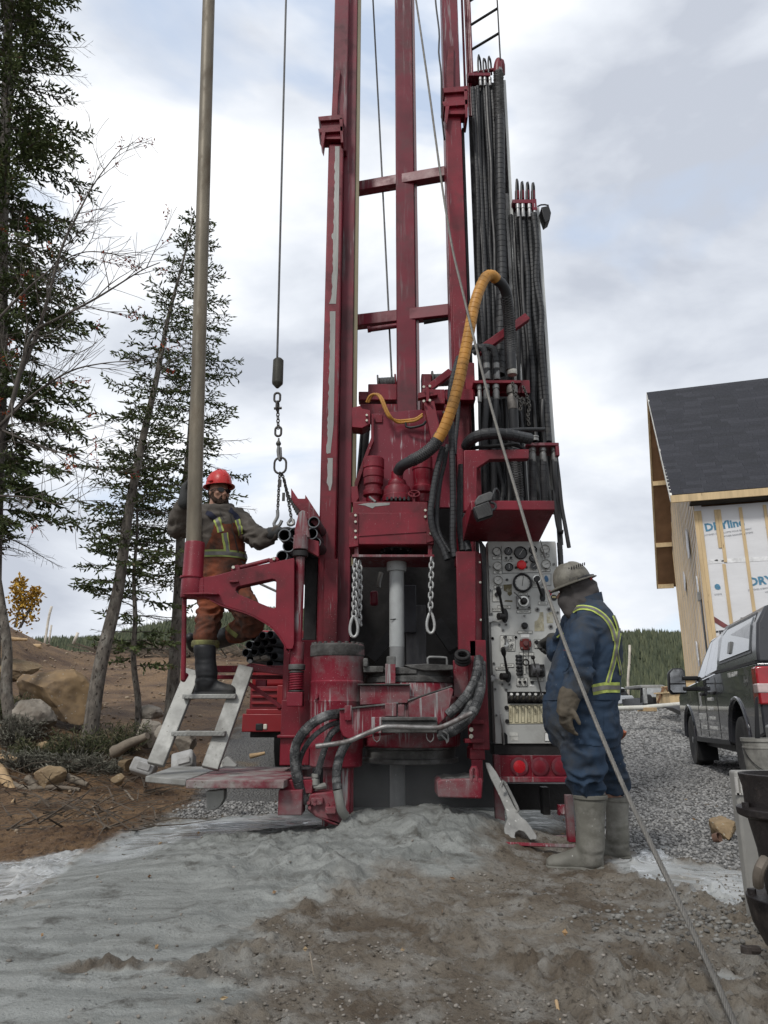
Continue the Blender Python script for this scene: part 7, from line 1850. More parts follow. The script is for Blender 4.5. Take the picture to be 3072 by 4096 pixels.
up = pail(Vector((2.585, 5.15, pz+0.365)), 'upper stained grey pail with black blade sticking out', PAILM)
k = BM(); prism(k, [P(3020, 2790, 5.1), P(3032, 2785, 5.1), P(3042, 2965, 5.1), P(3022, 2965, 5.1)], (0, 0.01, 0)); tag(obj('trowel', k, BLACK, bevel=0.003), 'black blade handle standing up out of the stained pail', 'trowel')
# boulders
ROCKB = mat('brown_rock', (0.205, 0.150, 0.088), 0.85, var=0.35, scale=3, bump=0.7, bscale=14, dirt=(0.10, 0.066, 0.04), dirt_amt=0.42, dirt_scale=2.2, speck=((0.30, 0.27, 0.22), 40, 0.68))
ROCKG = mat('grey_rock', (0.24, 0.215, 0.18), 0.85, var=0.3, scale=3, bump=0.7, bscale=14, dirt=(0.085, 0.065, 0.048), dirt_amt=0.42, dirt_scale=2.2)
ROCKM = mat('mauve_brown_rock', (0.24, 0.165, 0.09), 0.85, var=0.4, scale=1.7, bump=0.8, bscale=9, dirt=(0.070, 0.058, 0.055), dirt_amt=0.50, dirt_scale=1.3, speck=((0.33, 0.30, 0.26), 22, 0.68))
def boulder(name, c, r, m, label, seed, rot=0, cuts=7, tilt=0.0, group=None):
    bm = BM(); bmesh.ops.create_icosphere(bm, subdivisions=5, radius=1.0)
    rs = np.random.default_rng(seed); pl = [(Vector(rs.normal(size=3)).normalized(), rs.uniform(0.5, 0.78)) for _ in range(cuts+4)]
    for v in bm.verts:
        p = v.co.copy()
        for nn, d in pl:
            e = p.dot(nn)-d
            if e > 0: p -= nn*e*0.92
        q = p*2.0+Vector((seed, 0, 0)); p *= 1+0.07*noise.fractal(q, 0.8, 2.0, 4)+0.03*noise.noise(p*9+Vector((seed, 1, 2)))
        v.co = p
    M4 = Matrix.Translation(c) @ Matrix.Rotation(rot, 4, 'Z') @ Matrix.Rotation(tilt, 4, 'Y') @ Matrix.Diagonal((*r, 1))
    bmesh.ops.transform(bm, matrix=M4, verts=bm.verts[:])
    return tag(obj(name, bm, m, None, smooth=28), label, 'boulder', group)
c = G(2912, 3360); boulder('boulder', Vector((c.x, c.y+0.05, BH(c.x, c.y)+0.07)), (0.125, 0.12, 0.105), ROCKB, 'tan angular boulder on gravel beside the white tote', 4, 0.3)
k = BM(); c = P(2868, 3352, c.y-0.12); lathe(k, c, [(0.034, -0.02), (0.034, 0.02), (0.030, 0.02), (0.030, -0.02)], 20, axis=(0.5, -0.6, 0.3), cap=False); tag(obj('rusty_ring', k, mat('rusty_iron', (0.12, 0.07, 0.05), 0.8)), 'small rusty pipe offcut beside the tan boulder', 'ring')
# left side rocks, placed on the soil slope
def gb(px, py, Y): 
    x = PX(px, py, Y); return Vector((x, Y, BH(x, Y)))
def pr(px, py, Y): return P(px, py, Y)
boulder('boulder', P(240, 2792, 10.6), (0.64, 0.45, 0.42), ROCKM, 'huge tan and mauve boulder leaning behind the crooked tree trunk', 21, 0.1, 6, 0.62)
boulder('boulder', P(40, 2690, 10.9), (0.50, 0.4, 0.21), ROCKB, 'flat-topped tan boulder at the far left edge above a dark hollow', 33, 0.4, 6)
boulder('boulder', P(118, 2890, 10.0), (0.34, 0.3, 0.30), ROCKG, 'pale round-topped grey boulder below the huge tan boulder', 8, 0.2, 6)
boulder('boulder', P(206, 3112, 8.6), (0.205, 0.16, 0.13), ROCKB, 'brown half-buried boulder among sticks at the left', 12, 0.0, 6)
boulder('boulder', P(425, 3276, 7.9), (0.088, 0.075, 0.068), ROCKB, 'single small tan stone lying on bare dark soil', 15, 0.2, 8)
boulder('boulder', P(588, 2935, 10.3), (0.20, 0.2, 0.23), ROCKG, 'pale upright boulder between the thin trunk and the ladder', 19, 0.5, 7)
boulder('boulder', P(605, 2855, 10.8), (0.22, 0.2, 0.13), ROCKG, 'grey-brown slab boulder above the pale upright boulder', 25, 0.1, 7)
boulder('boulder', P(742, 2965, 9.6), (0.20, 0.17, 0.16), ROCKG, 'pale boulder seen between the ladder stiles', 27, 0.1, 7)
boulder('boulder', P(660, 2935, 10.0), (0.14, 0.13, 0.13), ROCKG, 'rounded pale boulder left of the ladder stile', 37, 0.1, 7)
boulder('boulder', P(505, 3056, 9.0), (0.11, 0.1, 0.085), ROCKB, 'ochre boulder beside the grey plastic cans', 41, 0.3, 7)
boulder('boulder', P(475, 3115, 8.7), (0.10, 0.08, 0.07), ROCKB, 'dull brown stone between roots below the ochre boulder', 44, 0.3, 7)
boulder('boulder', P(200, 2985, 9.6), (0.16, 0.12, 0.07), ROCKB, 'flat tan stone amid the brush under the grey boulder', 46, 0.3, 7)
# discarded cans and lid
CAN = mat('weathered_grey_plastic', (0.30, 0.30, 0.295), 0.55, var=0.15, scale=5, bump=0.1, dirt=(0.16, 0.15, 0.13), dirt_amt=0.4)
for (x, y, Y, sx, sy, sz, rx, ry, lb) in ((575, 3072, 8.4, 0.26, 0.16, 0.20, 70, 16, 'flat grey plastic can tipped over left of the ladder foot'), (735, 3050, 8.3, 0.24, 0.2, 0.17, 55, -14, 'grey plastic can lying behind the ladder foot')):
    bm = BM(); rbox(bm, P(x, y, Y), (sx, sy, sz), (Matrix.Rotation(R(ry), 3, 'Y') @ Matrix.Rotation(R(rx), 3, 'X')))
    o = tag(obj('plastic_can', bm, CAN, bevel=0.03), lb, 'can', 'discarded plastic cans')
    bm = BM(); rbox(bm, P(x, y-8, Y-0.11), (sx*0.55, 0.02, sz*0.4), (Matrix.Rotation(R(ry), 3, 'Y') @ Matrix.Rotation(R(rx-70), 3, 'X'))); put(obj('can_panel', bm, CAN, None, bevel=0.008), o)
k = BM(); lathe(k, P(860, 3062, 6.8), [(0.07, -0.02), (0.085, 0.02), (0.08, 0.03), (0.05, 0.035)], 22, axis=(0.3, -0.4, 1)); tag(obj('discarded_lid', k, mat('dirty_white_lid', (0.5, 0.49, 0.44), 0.5)), 'off-white plastic lid behind the ladder bracket', 'lid')

# ================================================================ RED SUPPORT TRUCK behind the rig
rt = thing('support_truck', 'bright red truck partly hidden behind the rig deck, bumper showing', 'truck', (PX(1060, 2950, 9.2), 9.2, 0.1))
TRED = mat('truck_red', (0.19, 0.010, 0.014), 0.35, var=0.15, scale=3, bump=0.03, dirt=(0.12, 0.02, 0.02), dirt_amt=0.3)
def tr(name, m, *b, bevel=0.01):
    bm = BM()
    for q in b: pbox(bm, *q)
    return obj(name, bm, m, rt, bevel=bevel)
bp_ = tr('bumper', TRED, (968, 2855, 1240, 2928, 9.0, 0.2), (985, 2835, 1240, 2856, 9.05, 0.2))
tr('fog_lamp', mat('lamp_white', (0.55, 0.52, 0.45), 0.3), (1053, 2896, 1068, 2918, 8.985, 0.02)); tr('lamp_recess', BLACK, (1022, 2894, 1052, 2922, 8.99, 0.02))
tr('chassis', DARK, (1000, 2926, 1240, 2950, 9.2, 1.5)); tr('grille', mat('dark_red_grille', (0.12, 0.01, 0.015), 0.5), (1000, 2745, 1240, 2836, 9.15, 0.3)); tr('fender', TRED, (1108, 2740, 1240, 2832, 9.02, 0.3))
for i in range(3): tr('grille_bar', TRED, (1005, 2755+26*i, 1110, 2765+26*i, 9.12, 0.04), bevel=0.004)
tr('body', TRED, (1010, 2520, 1240, 2750, 9.3, 3.0), bevel=0.05)
bm = BM(); xw = PX(1105, 2960, 9.6); lathe(bm, (xw, 9.7, 0.45+BH(xw, 9.7)), [(0.25, 0), (0.44, 0.02), (0.46, 0.05), (0.46, 0.26), (0.44, 0.29), (0.25, 0.3)], 30, axis=(1, 0, 0)); obj('wheel', bm, BLACK, rt)

# ================================================================ HOUSE UNDER CONSTRUCTION
E0 = Vector((8.27, 20.0, 0)); D1 = Vector((0.955, -0.297, 0)).normalized(); D2 = Vector((0.297, 0.955, 0)).normalized(); UPV = Vector((0, 0, 1))
HM_ = Matrix((D1, D2, UPV)).transposed().to_4x4(); HM_.translation = E0
def H(u, v, z): return E0+D1*u+D2*v+UPV*z
house = thing('house', 'unfinished two-storey house with dark shingle roof, white wrap and bare battens', 'house', H(0.6, 0.45, 1.0))
def hbox(bm, u0, u1, v0, v1, z0, z1):
    q = [bm.verts.new(H(*c)) for c in ((u0,v0,z0),(u1,v0,z0),(u1,v1,z0),(u0,v1,z0),(u0,v0,z1),(u1,v0,z1),(u1,v1,z1),(u0,v1,z1))]
    for f in ((0,1,2,3),(4,7,6,5),(0,4,5,1),(1,5,6,2),(2,6,7,3),(3,7,4,0)): bm.faces.new([q[i] for i in f])
    return bm
ZE, ZR, VR, UL = 6.94, 12.15, 4.6, 13.0
LUM = mat('fresh_lumber', (0.50, 0.375, 0.215), 0.75, var=0.18, scale=2.2, bump=0.15, stretch=(3, 3, 0.4), speck=((0.16, 0.09, 0.04), 9, 0.72))
LUM2 = mat('greyed_lumber', (0.43, 0.335, 0.225), 0.8, var=0.25, scale=2.2, bump=0.15, stretch=(3, 3, 0.4))
PLY = mat('plywood_soffit', (0.24, 0.135, 0.07), 0.8, var=0.2, scale=2.5, bump=0.1, stretch=(1, 0.3, 1))
WRAP = mat('white_house_wrap', (0.60, 0.60, 0.61), 0.55, var=0.06, scale=1.5, bump=0.9, bscale=2.2, stretch=(0.5, 0.5, 1.6))
bm = BM(); hbox(bm, 0.62, UL, 0.47, 8.9, 0.2, ZE-0.3); obj('wall', bm, WRAP, house)
def gable(u):
    return [H(u, 0.47, ZE-0.3), H(u, 8.9, ZE-0.3), H(u, 9.0, ZE+0.15), H(u, VR, ZR-0.25), H(u, 0.35, ZE+0.15)]
bm = BM(); prism(bm, gable(0.62), D1*0.2); obj('gable_wall', bm, WRAP, house)
ROOFS = [mat('shingle_%d' % i, c, 0.9, var=0.2, scale=6, bump=0.5, bscale=60) for i, c in enumerate(((0.024, 0.025, 0.030), (0.028, 0.029, 0.035), (0.033, 0.034, 0.041), (0.026, 0.027, 0.033)))]
sl = Vector((0, VR, ZR-ZE)); sln = math.hypot(VR, ZR-ZE)
def roof_slab(v0, z0, v1, z1, th=0.14):
    bm = BM(); q = [H(0, v0, z0), H(UL, v0, z0), H(UL, v1, z1), H(0, v1, z1)]; prism(bm, q, (0, 0, -th)); return bm
rf = obj('roof', roof_slab(0, ZE, VR, ZR), PLY, house)
obj('roof_sheathing', roof_slab(4.3*0+VR, ZR, 9.75, 5.95), PLY, rf)
# shingles one by one where they can be told apart
random.seed(21)
nc = 36; ex = sln/nc; ang = math.atan2(ZR-ZE, VR)
tabs = []
for m_ in ROOFS:
    bm = BM(); box(bm, 0, 0.56, -0.02, ex*1.15, 0.0, 0.022); me = bpy.data.meshes.new('shingle'); bmesh.ops.recalc_face_normals(bm, faces=bm.faces[:]); bm.to_mesh(me); bm.free(); me.materials.append(m_); tabs.append(me)
RB = Matrix((D1, (D2*math.cos(ang)+UPV*math.sin(ang)), (-D2*math.sin(ang)+UPV*math.cos(ang)))).transposed().to_4x4()
for r_ in range(nc):
    off = random.uniform(-0.28, 0.0)
    for k in range(8):
        u0_ = off+k*0.565; cl = max(0.0, -0.03-u0_)
        if cl > 0.5: continue
        base = H(u0_+cl, VR*r_/nc, ZE+(ZR-ZE)*r_/nc)
        o = bpy.data.objects.new('shingle', random.choice(tabs)); COL.objects.link(o); o.parent = rf
        o.matrix_parent_inverse = Matrix()
        o.matrix_basis = Matrix.Translation(base) @ RB @ Matrix.Rotation(R(1.6), 4, 'X') @ Matrix.Diagonal((1-cl/0.56, 1, 1, 1))
bm = BM(); q = [H(4.2, -0.01, ZE+0.004), H(UL, -0.01, ZE+0.004), H(UL, VR, ZR+0.004), H(4.2, VR, ZR+0.004)]; prism(bm, q, (0, 0, 0.02)); obj('far_shingles', bm, ROOFS[1], rf)
bm = BM(); prism(bm, [H(-0.04, -0.05, ZE-0.02), H(-0.04, VR, ZR+0.03), H(-0.04, VR, ZR-0.2), H(-0.04, 0.02, ZE-0.2)], D1*0.06); obj('barge_board', bm, mat('white_barge', (0.55, 0.54, 0.50), 0.7), rf)
bm = BM(); prism(bm, [H(-0.04, VR, ZR+0.03), H(-0.04, 9.78, 5.95), H(-0.04, 9.78, 5.76), H(-0.04, VR, ZR-0.2)], D1*0.06); obj('barge_board', bm, LUM, rf)
bm = BM(); hbox(bm, -0.02, UL, -0.06, 0.0, ZE-0.24, ZE-0.03); obj('fascia', bm, LUM, rf)
bm = BM(); hbox(bm, 0.5, UL, 0.02, 0.46, ZE-0.26, ZE-0.22); obj('eave_shade_strip', bm, mat('painted_eave_shade', (0.03, 0.025, 0.02), 0.9), rf)  # shade under the eave, put in as a near-black strip
for t in (0.42, 0.75, 0.985):
    v_, z_ = VR+(9.7-VR)*t, ZR+(5.95-ZR)*t; bm = BM(); hbox(bm, 0.0, 0.6, v_-0.03, v_+0.03, z_-0.30, z_-0.13); obj('lookout', bm, LUM, rf)
# corner boards and battens
def batten(u, w, z0, z1, v=0.44, n='batten', m_=None):
    bm = BM(); hbox(bm, u, u+w, v, v+0.035, z0, z1); obj(n, bm, m_ or LUM, house, bevel=0.003)
for i in range(2): batten(0.60+0.10*i, 0.097, 0.3, ZE-0.42, 0.432-0.004*(i % 2), 'corner_board')
for u, z0, z1 in ((1.14, 5.4, ZE-0.42), (1.23, 4.98, ZE-0.42), (1.18, 0.3, 4.93), (1.79, 0.3, ZE-0.4), (2.42, 0.3, ZE-0.38), (3.05, 0.3, ZE-0.36), (3.66, 0.3, ZE-0.36), (4.27, 0.3, ZE-0.36)): batten(u, 0.085, z0, z1)
for i in range(21):
    v_ = 0.47+0.405*i; zt_ = min(ZE+0.1+(ZR-ZE)*v_/VR, 13) if v_ < VR else ZR-(v_-VR)*1.16
    bm = BM(); hbox(bm, 0.598, 0.619, v_, v_+0.088, 0.3, max(5.2, zt_-0.45)); obj('batten', bm, (LUM, LUM2)[i % 2], house)
bm = BM(); hbox(bm, 0.585, 0.6195, 1.0, 1.32, 0.3, 4.05); obj('window_gap', bm, BLACK, house)
TORNW = mat('torn_wrap', (0.56, 0.56, 0.57), 0.6, bump=0.6, bscale=12)
random.seed(2)
for v_, z_, h_, w_ in ((2.6, 6.0, 1.2, 0.3), (4.8, 5.2, 0.7, 0.3), (1.25, 4.4, 0.75, 0.16), (3.3, 2.7, 0.9, 0.25)):
    pts = [H(0.55, v_+w_*math.cos(a)*random.uniform(0.5, 1), z_+h_*0.5*math.sin(a)*random.uniform(0.75, 1)) for a in np.linspace(0, 6.28, 13, endpoint=False)]
    bm = BM(); prism(bm, pts, D1*0.02); obj('torn_flap', bm, TORNW, house)
bm = BM(); hbox(bm, 0.50, 0.58, 0.95, 1.12, 4.0, 4.25); obj('wall_lamp_box', bm, STEEL, house); bm = BM(); hbox(bm, 0.52, 0.58, 2.2, 2.5, 1.9, 2.1); obj('outlet_box', bm, mat('box_brown', (0.05, 0.03, 0.03), 0.6), house)
bm = BM(); hbox(bm, 0.8, UL, 0.462, 0.47, 4.96, 5.08); obj('wrap_seam', bm, mat('seam_tape', (0.62, 0.62, 0.62), 0.5, bump=0.8, bscale=9, speck=((0.05, 0.05, 0.05), 4.0, 0.66)), house)
WT = Matrix((D1, UPV, -D2)).transposed() @ Matrix.Rotation(R(5), 3, 'Z')
BLUE = mat('wrap_print_blue', (0.075, 0.20, 0.30), 0.6, bump=0); GREYP = mat('wrap_print_grey', (0.24, 0.25, 0.27), 0.6, bump=0)
def logo(u, z):
    txt('wrap_print', 'DRYline', BLUE, H(u, 0.462, z), WT, 0.31, house, bold=0.012)
    txt('wrap_print', "SYSTÈMES D'ENVELOPPE POUR BÂTIMENT", GREYP, H(u+0.06, 0.462, z-0.21), WT, 0.068, house); txt('wrap_print', 'WEATHER BARRIER SYSTEMS', GREYP, H(u+0.28, 0.462, z-0.30), WT, 0.068, house)
for lu, lz in ((1.36, 6.05), (2.98, 6.16), (2.32, 4.42), (3.95, 4.52), (1.55, 2.5), (3.2, 2.6)): logo(lu, lz)
txt('wrap_print', 'e', BLUE, H(0.98, 0.462, 4.32), WT, 0.31, house, bold=0.012); txt('wrap_print', 'STEMS', GREYP, H(0.98, 0.462, 4.08), WT, 0.068, house)
txt('wrap_print', 'TEC', mat('wrap_print_black', (0.05, 0.05, 0.055), 0.6, bump=0), H(0.98, 0.462, 2.95), WT, 0.34, house, bold=0.01)
bm = BM(); prism(bm, [H(0.62, 0.46, 3.62), H(1.20, 0.46, 3.16), H(1.0, 0.46, 3.16), H(0.62, 0.46, 3.45)], -D2*0.002); obj('wrap_print', bm, mat('wrap_print_red', (0.16, 0.05, 0.05), 0.6, bump=0), house)

# ================================================================ PICKUP
TH_ = Vector((0.234, 0.972, 0)).normalized(); TV = Vector((TH_.y, -TH_.x, 0)); A0 = Vector((5.12, 12.7, 0)); A0.z = 0.06
def T(u, v, z): return A0+TH_*u+TV*v+UPV*z
pk = thing('pickup_truck', 'dark grey crew-cab pickup with white-lettered doors and matching bed cap at right', 'pickup', T(-1.8, 1.0, 0))
PAINT = mat('graphite_car_paint', (0.030, 0.031, 0.037), 0.22, var=0.06, scale=3, bump=0.0, coat=0.8, dirt=(0.075, 0.07, 0.062), dirt_amt=0.12, dirt_scale=1.5)
GLASS = mat('dark_car_glass', (0.012, 0.014, 0.016), 0.04, var=0.1, bump=0, spec=1.0, coat=0.6)
TRIM = mat('black_trim', (0.010, 0.010, 0.011), 0.5, bump=0.05)
CAPM = mat('graphite_cap_paint', (0.030, 0.031, 0.036), 0.3, var=0.06, bump=0, coat=0.3)
TYRE = mat('dusty_tyre', (0.032, 0.031, 0.030), 0.85, var=0.2, scale=10, bump=0.3, dirt=(0.09, 0.085, 0.075), dirt_amt=0.45)
def arch(uc, r, z, n=12): return [(uc+r*math.cos(a), z+r*math.sin(a)) for a in np.linspace(math.pi, 0, n)]
def tprism(name, uz, v0, v1, m_, bevel=0.0, par=None, inset=0.0):
    bm = BM(); prism(bm, [T(u, v0, z) for u, z in uz], TV*(v1-v0)); return obj(name, bm, m_, par or pk, bevel=bevel)
low_ = [(0.95, 0.55), (0.95, 0.95), (0.90, 1.12), (0.6, 1.20), (-0.75, 1.28)]                    # hood line back to the screen
side = [(0.95, 0.50)] + [(u, z) for u, z in arch(0.0, 0.50, 0.42)[::-1]] + [(-0.52, 0.42), (-0.75, 0.40), (-3.1, 0.46)] + [(u, z) for u, z in arch(-3.68, 0.52, 0.46)[::-1]] + [(-4.25, 0.52), (-4.85, 0.62), (-4.88, 1.36), (-2.55, 1.36), (-0.75, 1.29), (0.55, 1.24), (0.9, 1.12)]
bd = tprism('body', side, 0.02, 1.98, PAINT, 0.035)
# cab greenhouse, leaning in
def loft_side(name, base, top, v0, v1, vin, m_, bevel=0.04, par=None):
    """solid between a base outline at the beltline and a narrower top"""
    bm = BM(); rings = []
    for pts, inn in ((base, 0.0), (top, vin)):
        rings.append([T(pts[0][0], v0+inn, pts[0][1]), T(pts[1][0], v0+inn, pts[1][1]), T(pts[1][0], v1-inn, pts[1][1]), T(pts[0][0], v1-inn, pts[0][1])])
    loft(bm, rings); return obj(name, bm, m_, par or pk, bevel=bevel)
loft_side('cab', [(-0.62, 1.26), (-2.60, 1.34)], [(-1.42, 1.93), (-2.52, 1.97)], 0.04, 1.96, 0.20, PAINT, 0.07)
# bed cap
bm = BM(); rings = []
for vv, z in ((0.05, 1.362), (0.06, 1.50), (0.12, 1.80), (0.24, 1.99), (0.48, 2.08), (1.0, 2.11), (1.52, 2.08), (1.76, 1.99), (1.88, 1.80), (1.94, 1.50), (1.95, 1.362)):
    rings.append((vv, z))
fr_ = [T(-2.62+0.10*(z-1.36), vv, z) for vv, z in rings]; bk = [T(-4.86+0.28*(z-1.36), vv, z) for vv, z in rings]
prism_v = [[bm.verts.new(p) for p in fr_], [bm.verts.new(p) for p in bk]]
for i in range(len(fr_)-1): bm.faces.new((prism_v[0][i], prism_v[0][i+1], prism_v[1][i+1], prism_v[1][i]))
bm.faces.new(prism_v[0]); bm.faces.new(prism_v[1][::-1]); bm.faces.new((prism_v[0][0], prism_v[1][0], prism_v[1][-1], prism_v[0][-1]))
cap_ = obj('bed_cap', bm, CAPM, pk, bevel=0.03, smooth=50)
def leanpane(name, uz, m_, out_=0.006, slope=0.34, zb=1.30, v0=0.045, par=None, th=0.02):
    """panel lying on the leaning side"""
    bm = BM(); prism(bm, [T(u, v0+(z-zb)*slope*0.92-out_, z) for u, z in uz], TV*th); return obj(name, bm, m_, par or pk)
leanpane('window_frame', [(-0.92, 1.315), (-1.66, 1.335), (-1.70, 1.89), (-1.48, 1.885), (-1.16, 1.64)], TRIM, 0.003); leanpane('window_frame', [(-1.70, 1.34), (-2.44, 1.36), (-2.49, 1.81), (-2.39, 1.905), (-1.71, 1.895)], TRIM, 0.003)
leanpane('door_window', [(-1.00, 1.335), (-1.62, 1.355), (-1.66, 1.86), (-1.50, 1.85), (-1.22, 1.62)], GLASS)
leanpane('door_window', [(-1.72, 1.36), (-2.38, 1.38), (-2.44, 1.80), (-2.36, 1.88), (-1.74, 1.87)], GLASS)
leanpane('window_trim', [(-0.86, 1.305), (-2.47, 1.345), (-2.48, 1.365), (-0.9, 1.328)], TRIM, 0.01)
bm = BM(); wn3 = [(-2.86, 1.50), (-4.52, 1.52), (-4.50, 1.80), (-4.40, 1.90), (-3.0, 1.90), (-2.88, 1.82)]
def capv(z): return float(np.interp(z, [1.36, 1.5, 1.8, 1.99], [0.05, 0.06, 0.12, 0.24]))
def cappane(name, uz, m_, out_):
    bm = BM(); prism(bm, [T(u, capv(z)-out_, z) for u, z in uz], TV*0.05); return obj(name, bm, m_, cap_)
cappane('window_frame', [(-2.78, 1.46), (-4.60, 1.48), (-4.58, 1.84), (-4.45, 1.95), (-2.94, 1.95), (-2.80, 1.86)], TRIM, 0.008); cappane('cap_window', wn3, mat('grey_cap_glass', (0.10, 0.11, 0.12), 0.12, var=0.05, bump=0, coat=0.5), 0.014)
cappane('window_latch', [(-3.42, 1.56), (-3.55, 1.56), (-3.55, 1.70), (-3.42, 1.70)], STEEL, 0.03)
tprism('cap_seal', [(-2.62, 1.345), (-4.88, 1.35), (-4.88, 1.372), (-2.62, 1.367)], 0.012, 0.05, TRIM)
for u in (-1.02, -1.68, -2.56): tprism('door_seam', [(u, 0.50), (u-0.012, 0.50), (u-0.012, 1.30), (u, 1.30)], 0.0165, 0.03, TRIM)
tprism('rocker', [(-0.56, 0.40), (-3.12, 0.44), (-3.12, 0.50), (-0.56, 0.47)], 0.012, 0.06, TRIM)
for uc, zc, rr in ((0.0, 0.42, 0.50), (-3.68, 0.46, 0.52)):
    bm = BM(); pts = [T(uc+(rr+0.03)*math.cos(a), 0.0, zc+(rr+0.03)*math.sin(a)) for a in np.linspace(0.05, math.pi-0.05, 20)]; sweep(bm, [p+TV*0.020 for p in pts], 0.022, 8); obj('wheel_arch', bm, PAINT, pk)
    for vv in (0.03, 1.69):
        c = T(uc, vv, 0.40); bm = BM(); lathe(bm, c, [(0.22, 0.02), (0.30, 0.0), (0.385, 0.01), (0.40, 0.05), (0.40, 0.23), (0.385, 0.27), (0.22, 0.27)], 40, axis=TV); wh = obj('wheel', bm, TYRE, pk, bevel=0.01)
        bm = BM(); s_ = 1 if vv < 1 else -1; c2 = c if vv < 1 else c+TV*0.28; lathe(bm, c2+TV*0.03*s_, [(0.27, -0.02*s_), (0.25, 0.01*s_), (0.06, 0.0), (0.05, -0.02*s_), (0.001, -0.02*s_)], 28, axis=TV, cap=False); obj('rim', bm, STEEL, wh)
    bm = BM(); rbox(bm, T(uc, 1.0, zc+0.1), (1.5, 0.3, 0.3), Matrix((TV, TH_, UPV)).transposed()); obj('axle_housing', bm, TRIM, pk)
bm = BM(); rbox(bm, T(-2.0, 1.0, 0.42), (1.7, 4.4, 0.16), Matrix((TV, TH_, UPV)).transposed()); obj('underbody', bm, TRIM, pk)
bm = BM(); rbox(bm, T(-0.58, 0.16, 0.28), (0.30, 0.02, 0.34), Matrix((TV, TH_, UPV)).transposed()); obj('mud_flap_or_light_block', bm, TRIM, pk)
for u in (-1.58, -2.42):
    bm = BM(); rbox(bm, T(u, 0.0, 1.10), (0.03, 0.20, 0.045), Matrix((TV, TH_, UPV)).transposed()); obj('door_handle', bm, TRIM, pk, bevel=0.01)
tl = tprism('tail_lamp', [(-4.62, 0.92), (-4.895, 0.92), (-4.895, 1.32), (-4.70, 1.32)], 0.008, 0.25, mat('tail_lamp_red', (0.30, 0.012, 0.018), 0.15, var=0.3, scale=6, bump=0, coat=0.7), 0.02)
tprism('lens', [(-4.70, 1.04), (-4.90, 1.04), (-4.90, 1.14), (-4.70, 1.14)], 0.003, 0.2, mat('reverse_lens', (0.45, 0.35, 0.34), 0.15, bump=0), 0.01, tl)
bm = BM(); rbox(bm, T(-4.95, 1.0, 0.62), (1.95, 0.18, 0.2), Matrix((TV, TH_, UPV)).transposed()); obj('rear_bumper', bm, STEEL, pk, bevel=0.03)
# tow mirror: two arms, housing, two glasses facing back
bm = BM()
for z in (1.36, 1.20): rbox(bm, T(-1.02, -0.06, z), (0.24, 0.10, 0.065), Matrix((TV, TH_, UPV)).transposed())
mr = obj('tow_mirror', bm, TRIM, pk, bevel=0.015)
bm = BM(); prism(bm, [T(-1.02, v_+0.2, z) for v_, z in ((-0.32, 1.13), (-0.32, 1.48), (-0.36, 1.52), (-0.50, 1.52), (-0.57, 1.45), (-0.59, 1.18), (-0.54, 1.11))], TH_*0.16); obj('mirror_housing', bm, TRIM, mr, bevel=0.02)
MG = mat('mirror_glass', (0.36, 0.365, 0.37), 0.03, 1.0, var=0.0, bump=0)
for zz in (((-0.335, 1.285), (-0.335, 1.475), (-0.37, 1.50), (-0.49, 1.50), (-0.55, 1.44), (-0.56, 1.285)), ((-0.335, 1.145), (-0.335, 1.265), (-0.56, 1.265), (-0.565, 1.19), (-0.53, 1.145))):
    bm = BM(); prism(bm, [T(-1.045, v_+0.2, z) for v_, z in zz], TH_*0.02); obj('mirror_glass', bm, MG, mr)
TT = Matrix((-TH_, UPV, -TV)).transposed()
for s, u, z, h in (('samson', -1.34, 0.80, 0.20), ('& frères', -1.38, 0.64, 0.13), ('PUITS ARTÉSIENS', -2.12, 1.02, 0.065), ('GÉOTHERMIE', -2.06, 0.89, 0.065), ('POMPES À EAU', -2.10, 0.76, 0.065), ('PUITS DE SURFACE', -2.13, 0.63, 0.065), ('4x4', -4.36, 1.18, 0.16), ('1 855 660-0749', -3.7, 1.285, 0.085)):
    txt('door_lettering', s, WHITE if s != '4x4' else STEEL, T(u, 0.015, z), TT, h, pk, extr=0.001)
bm = BM(); 
for u0, u1, z0, z1 in ((-1.20, -1.24, 0.96, 1.14), (-1.20, -1.36, 1.12, 1.14), (-1.30, -1.36, 0.93, 1.10), (-1.24, -1.40, 0.93, 0.955)): prism(bm, [T(u0, 0.016, z0), T(u1, 0.016, z0), T(u1, 0.016, z1), T(u0, 0.016, z1)], -TV*0.001)
obj('door_emblem', bm, WHITE, pk)
tprism('body_crease', [(-1.0, 0.575), (-3.1, 0.585), (-3.1, 0.60), (-1.0, 0.59)], 0.014, 0.03, PAINT)
bm = BM()
for dz in (0, 0.05): beam(bm, T(-2.1, 0.55, 2.10+dz), T(-2.2, 1.9, 2.10+dz), 0.03, 0.03, UPV)
beam(bm, T(-2.1, 0.6, 1.95), T(-2.1, 0.6, 2.14), 0.03, 0.03); beam(bm, T(-2.2, 1.8, 1.95), T(-2.2, 1.8, 2.14), 0.03, 0.03)
obj('roof_rack', bm, STEEL, pk)

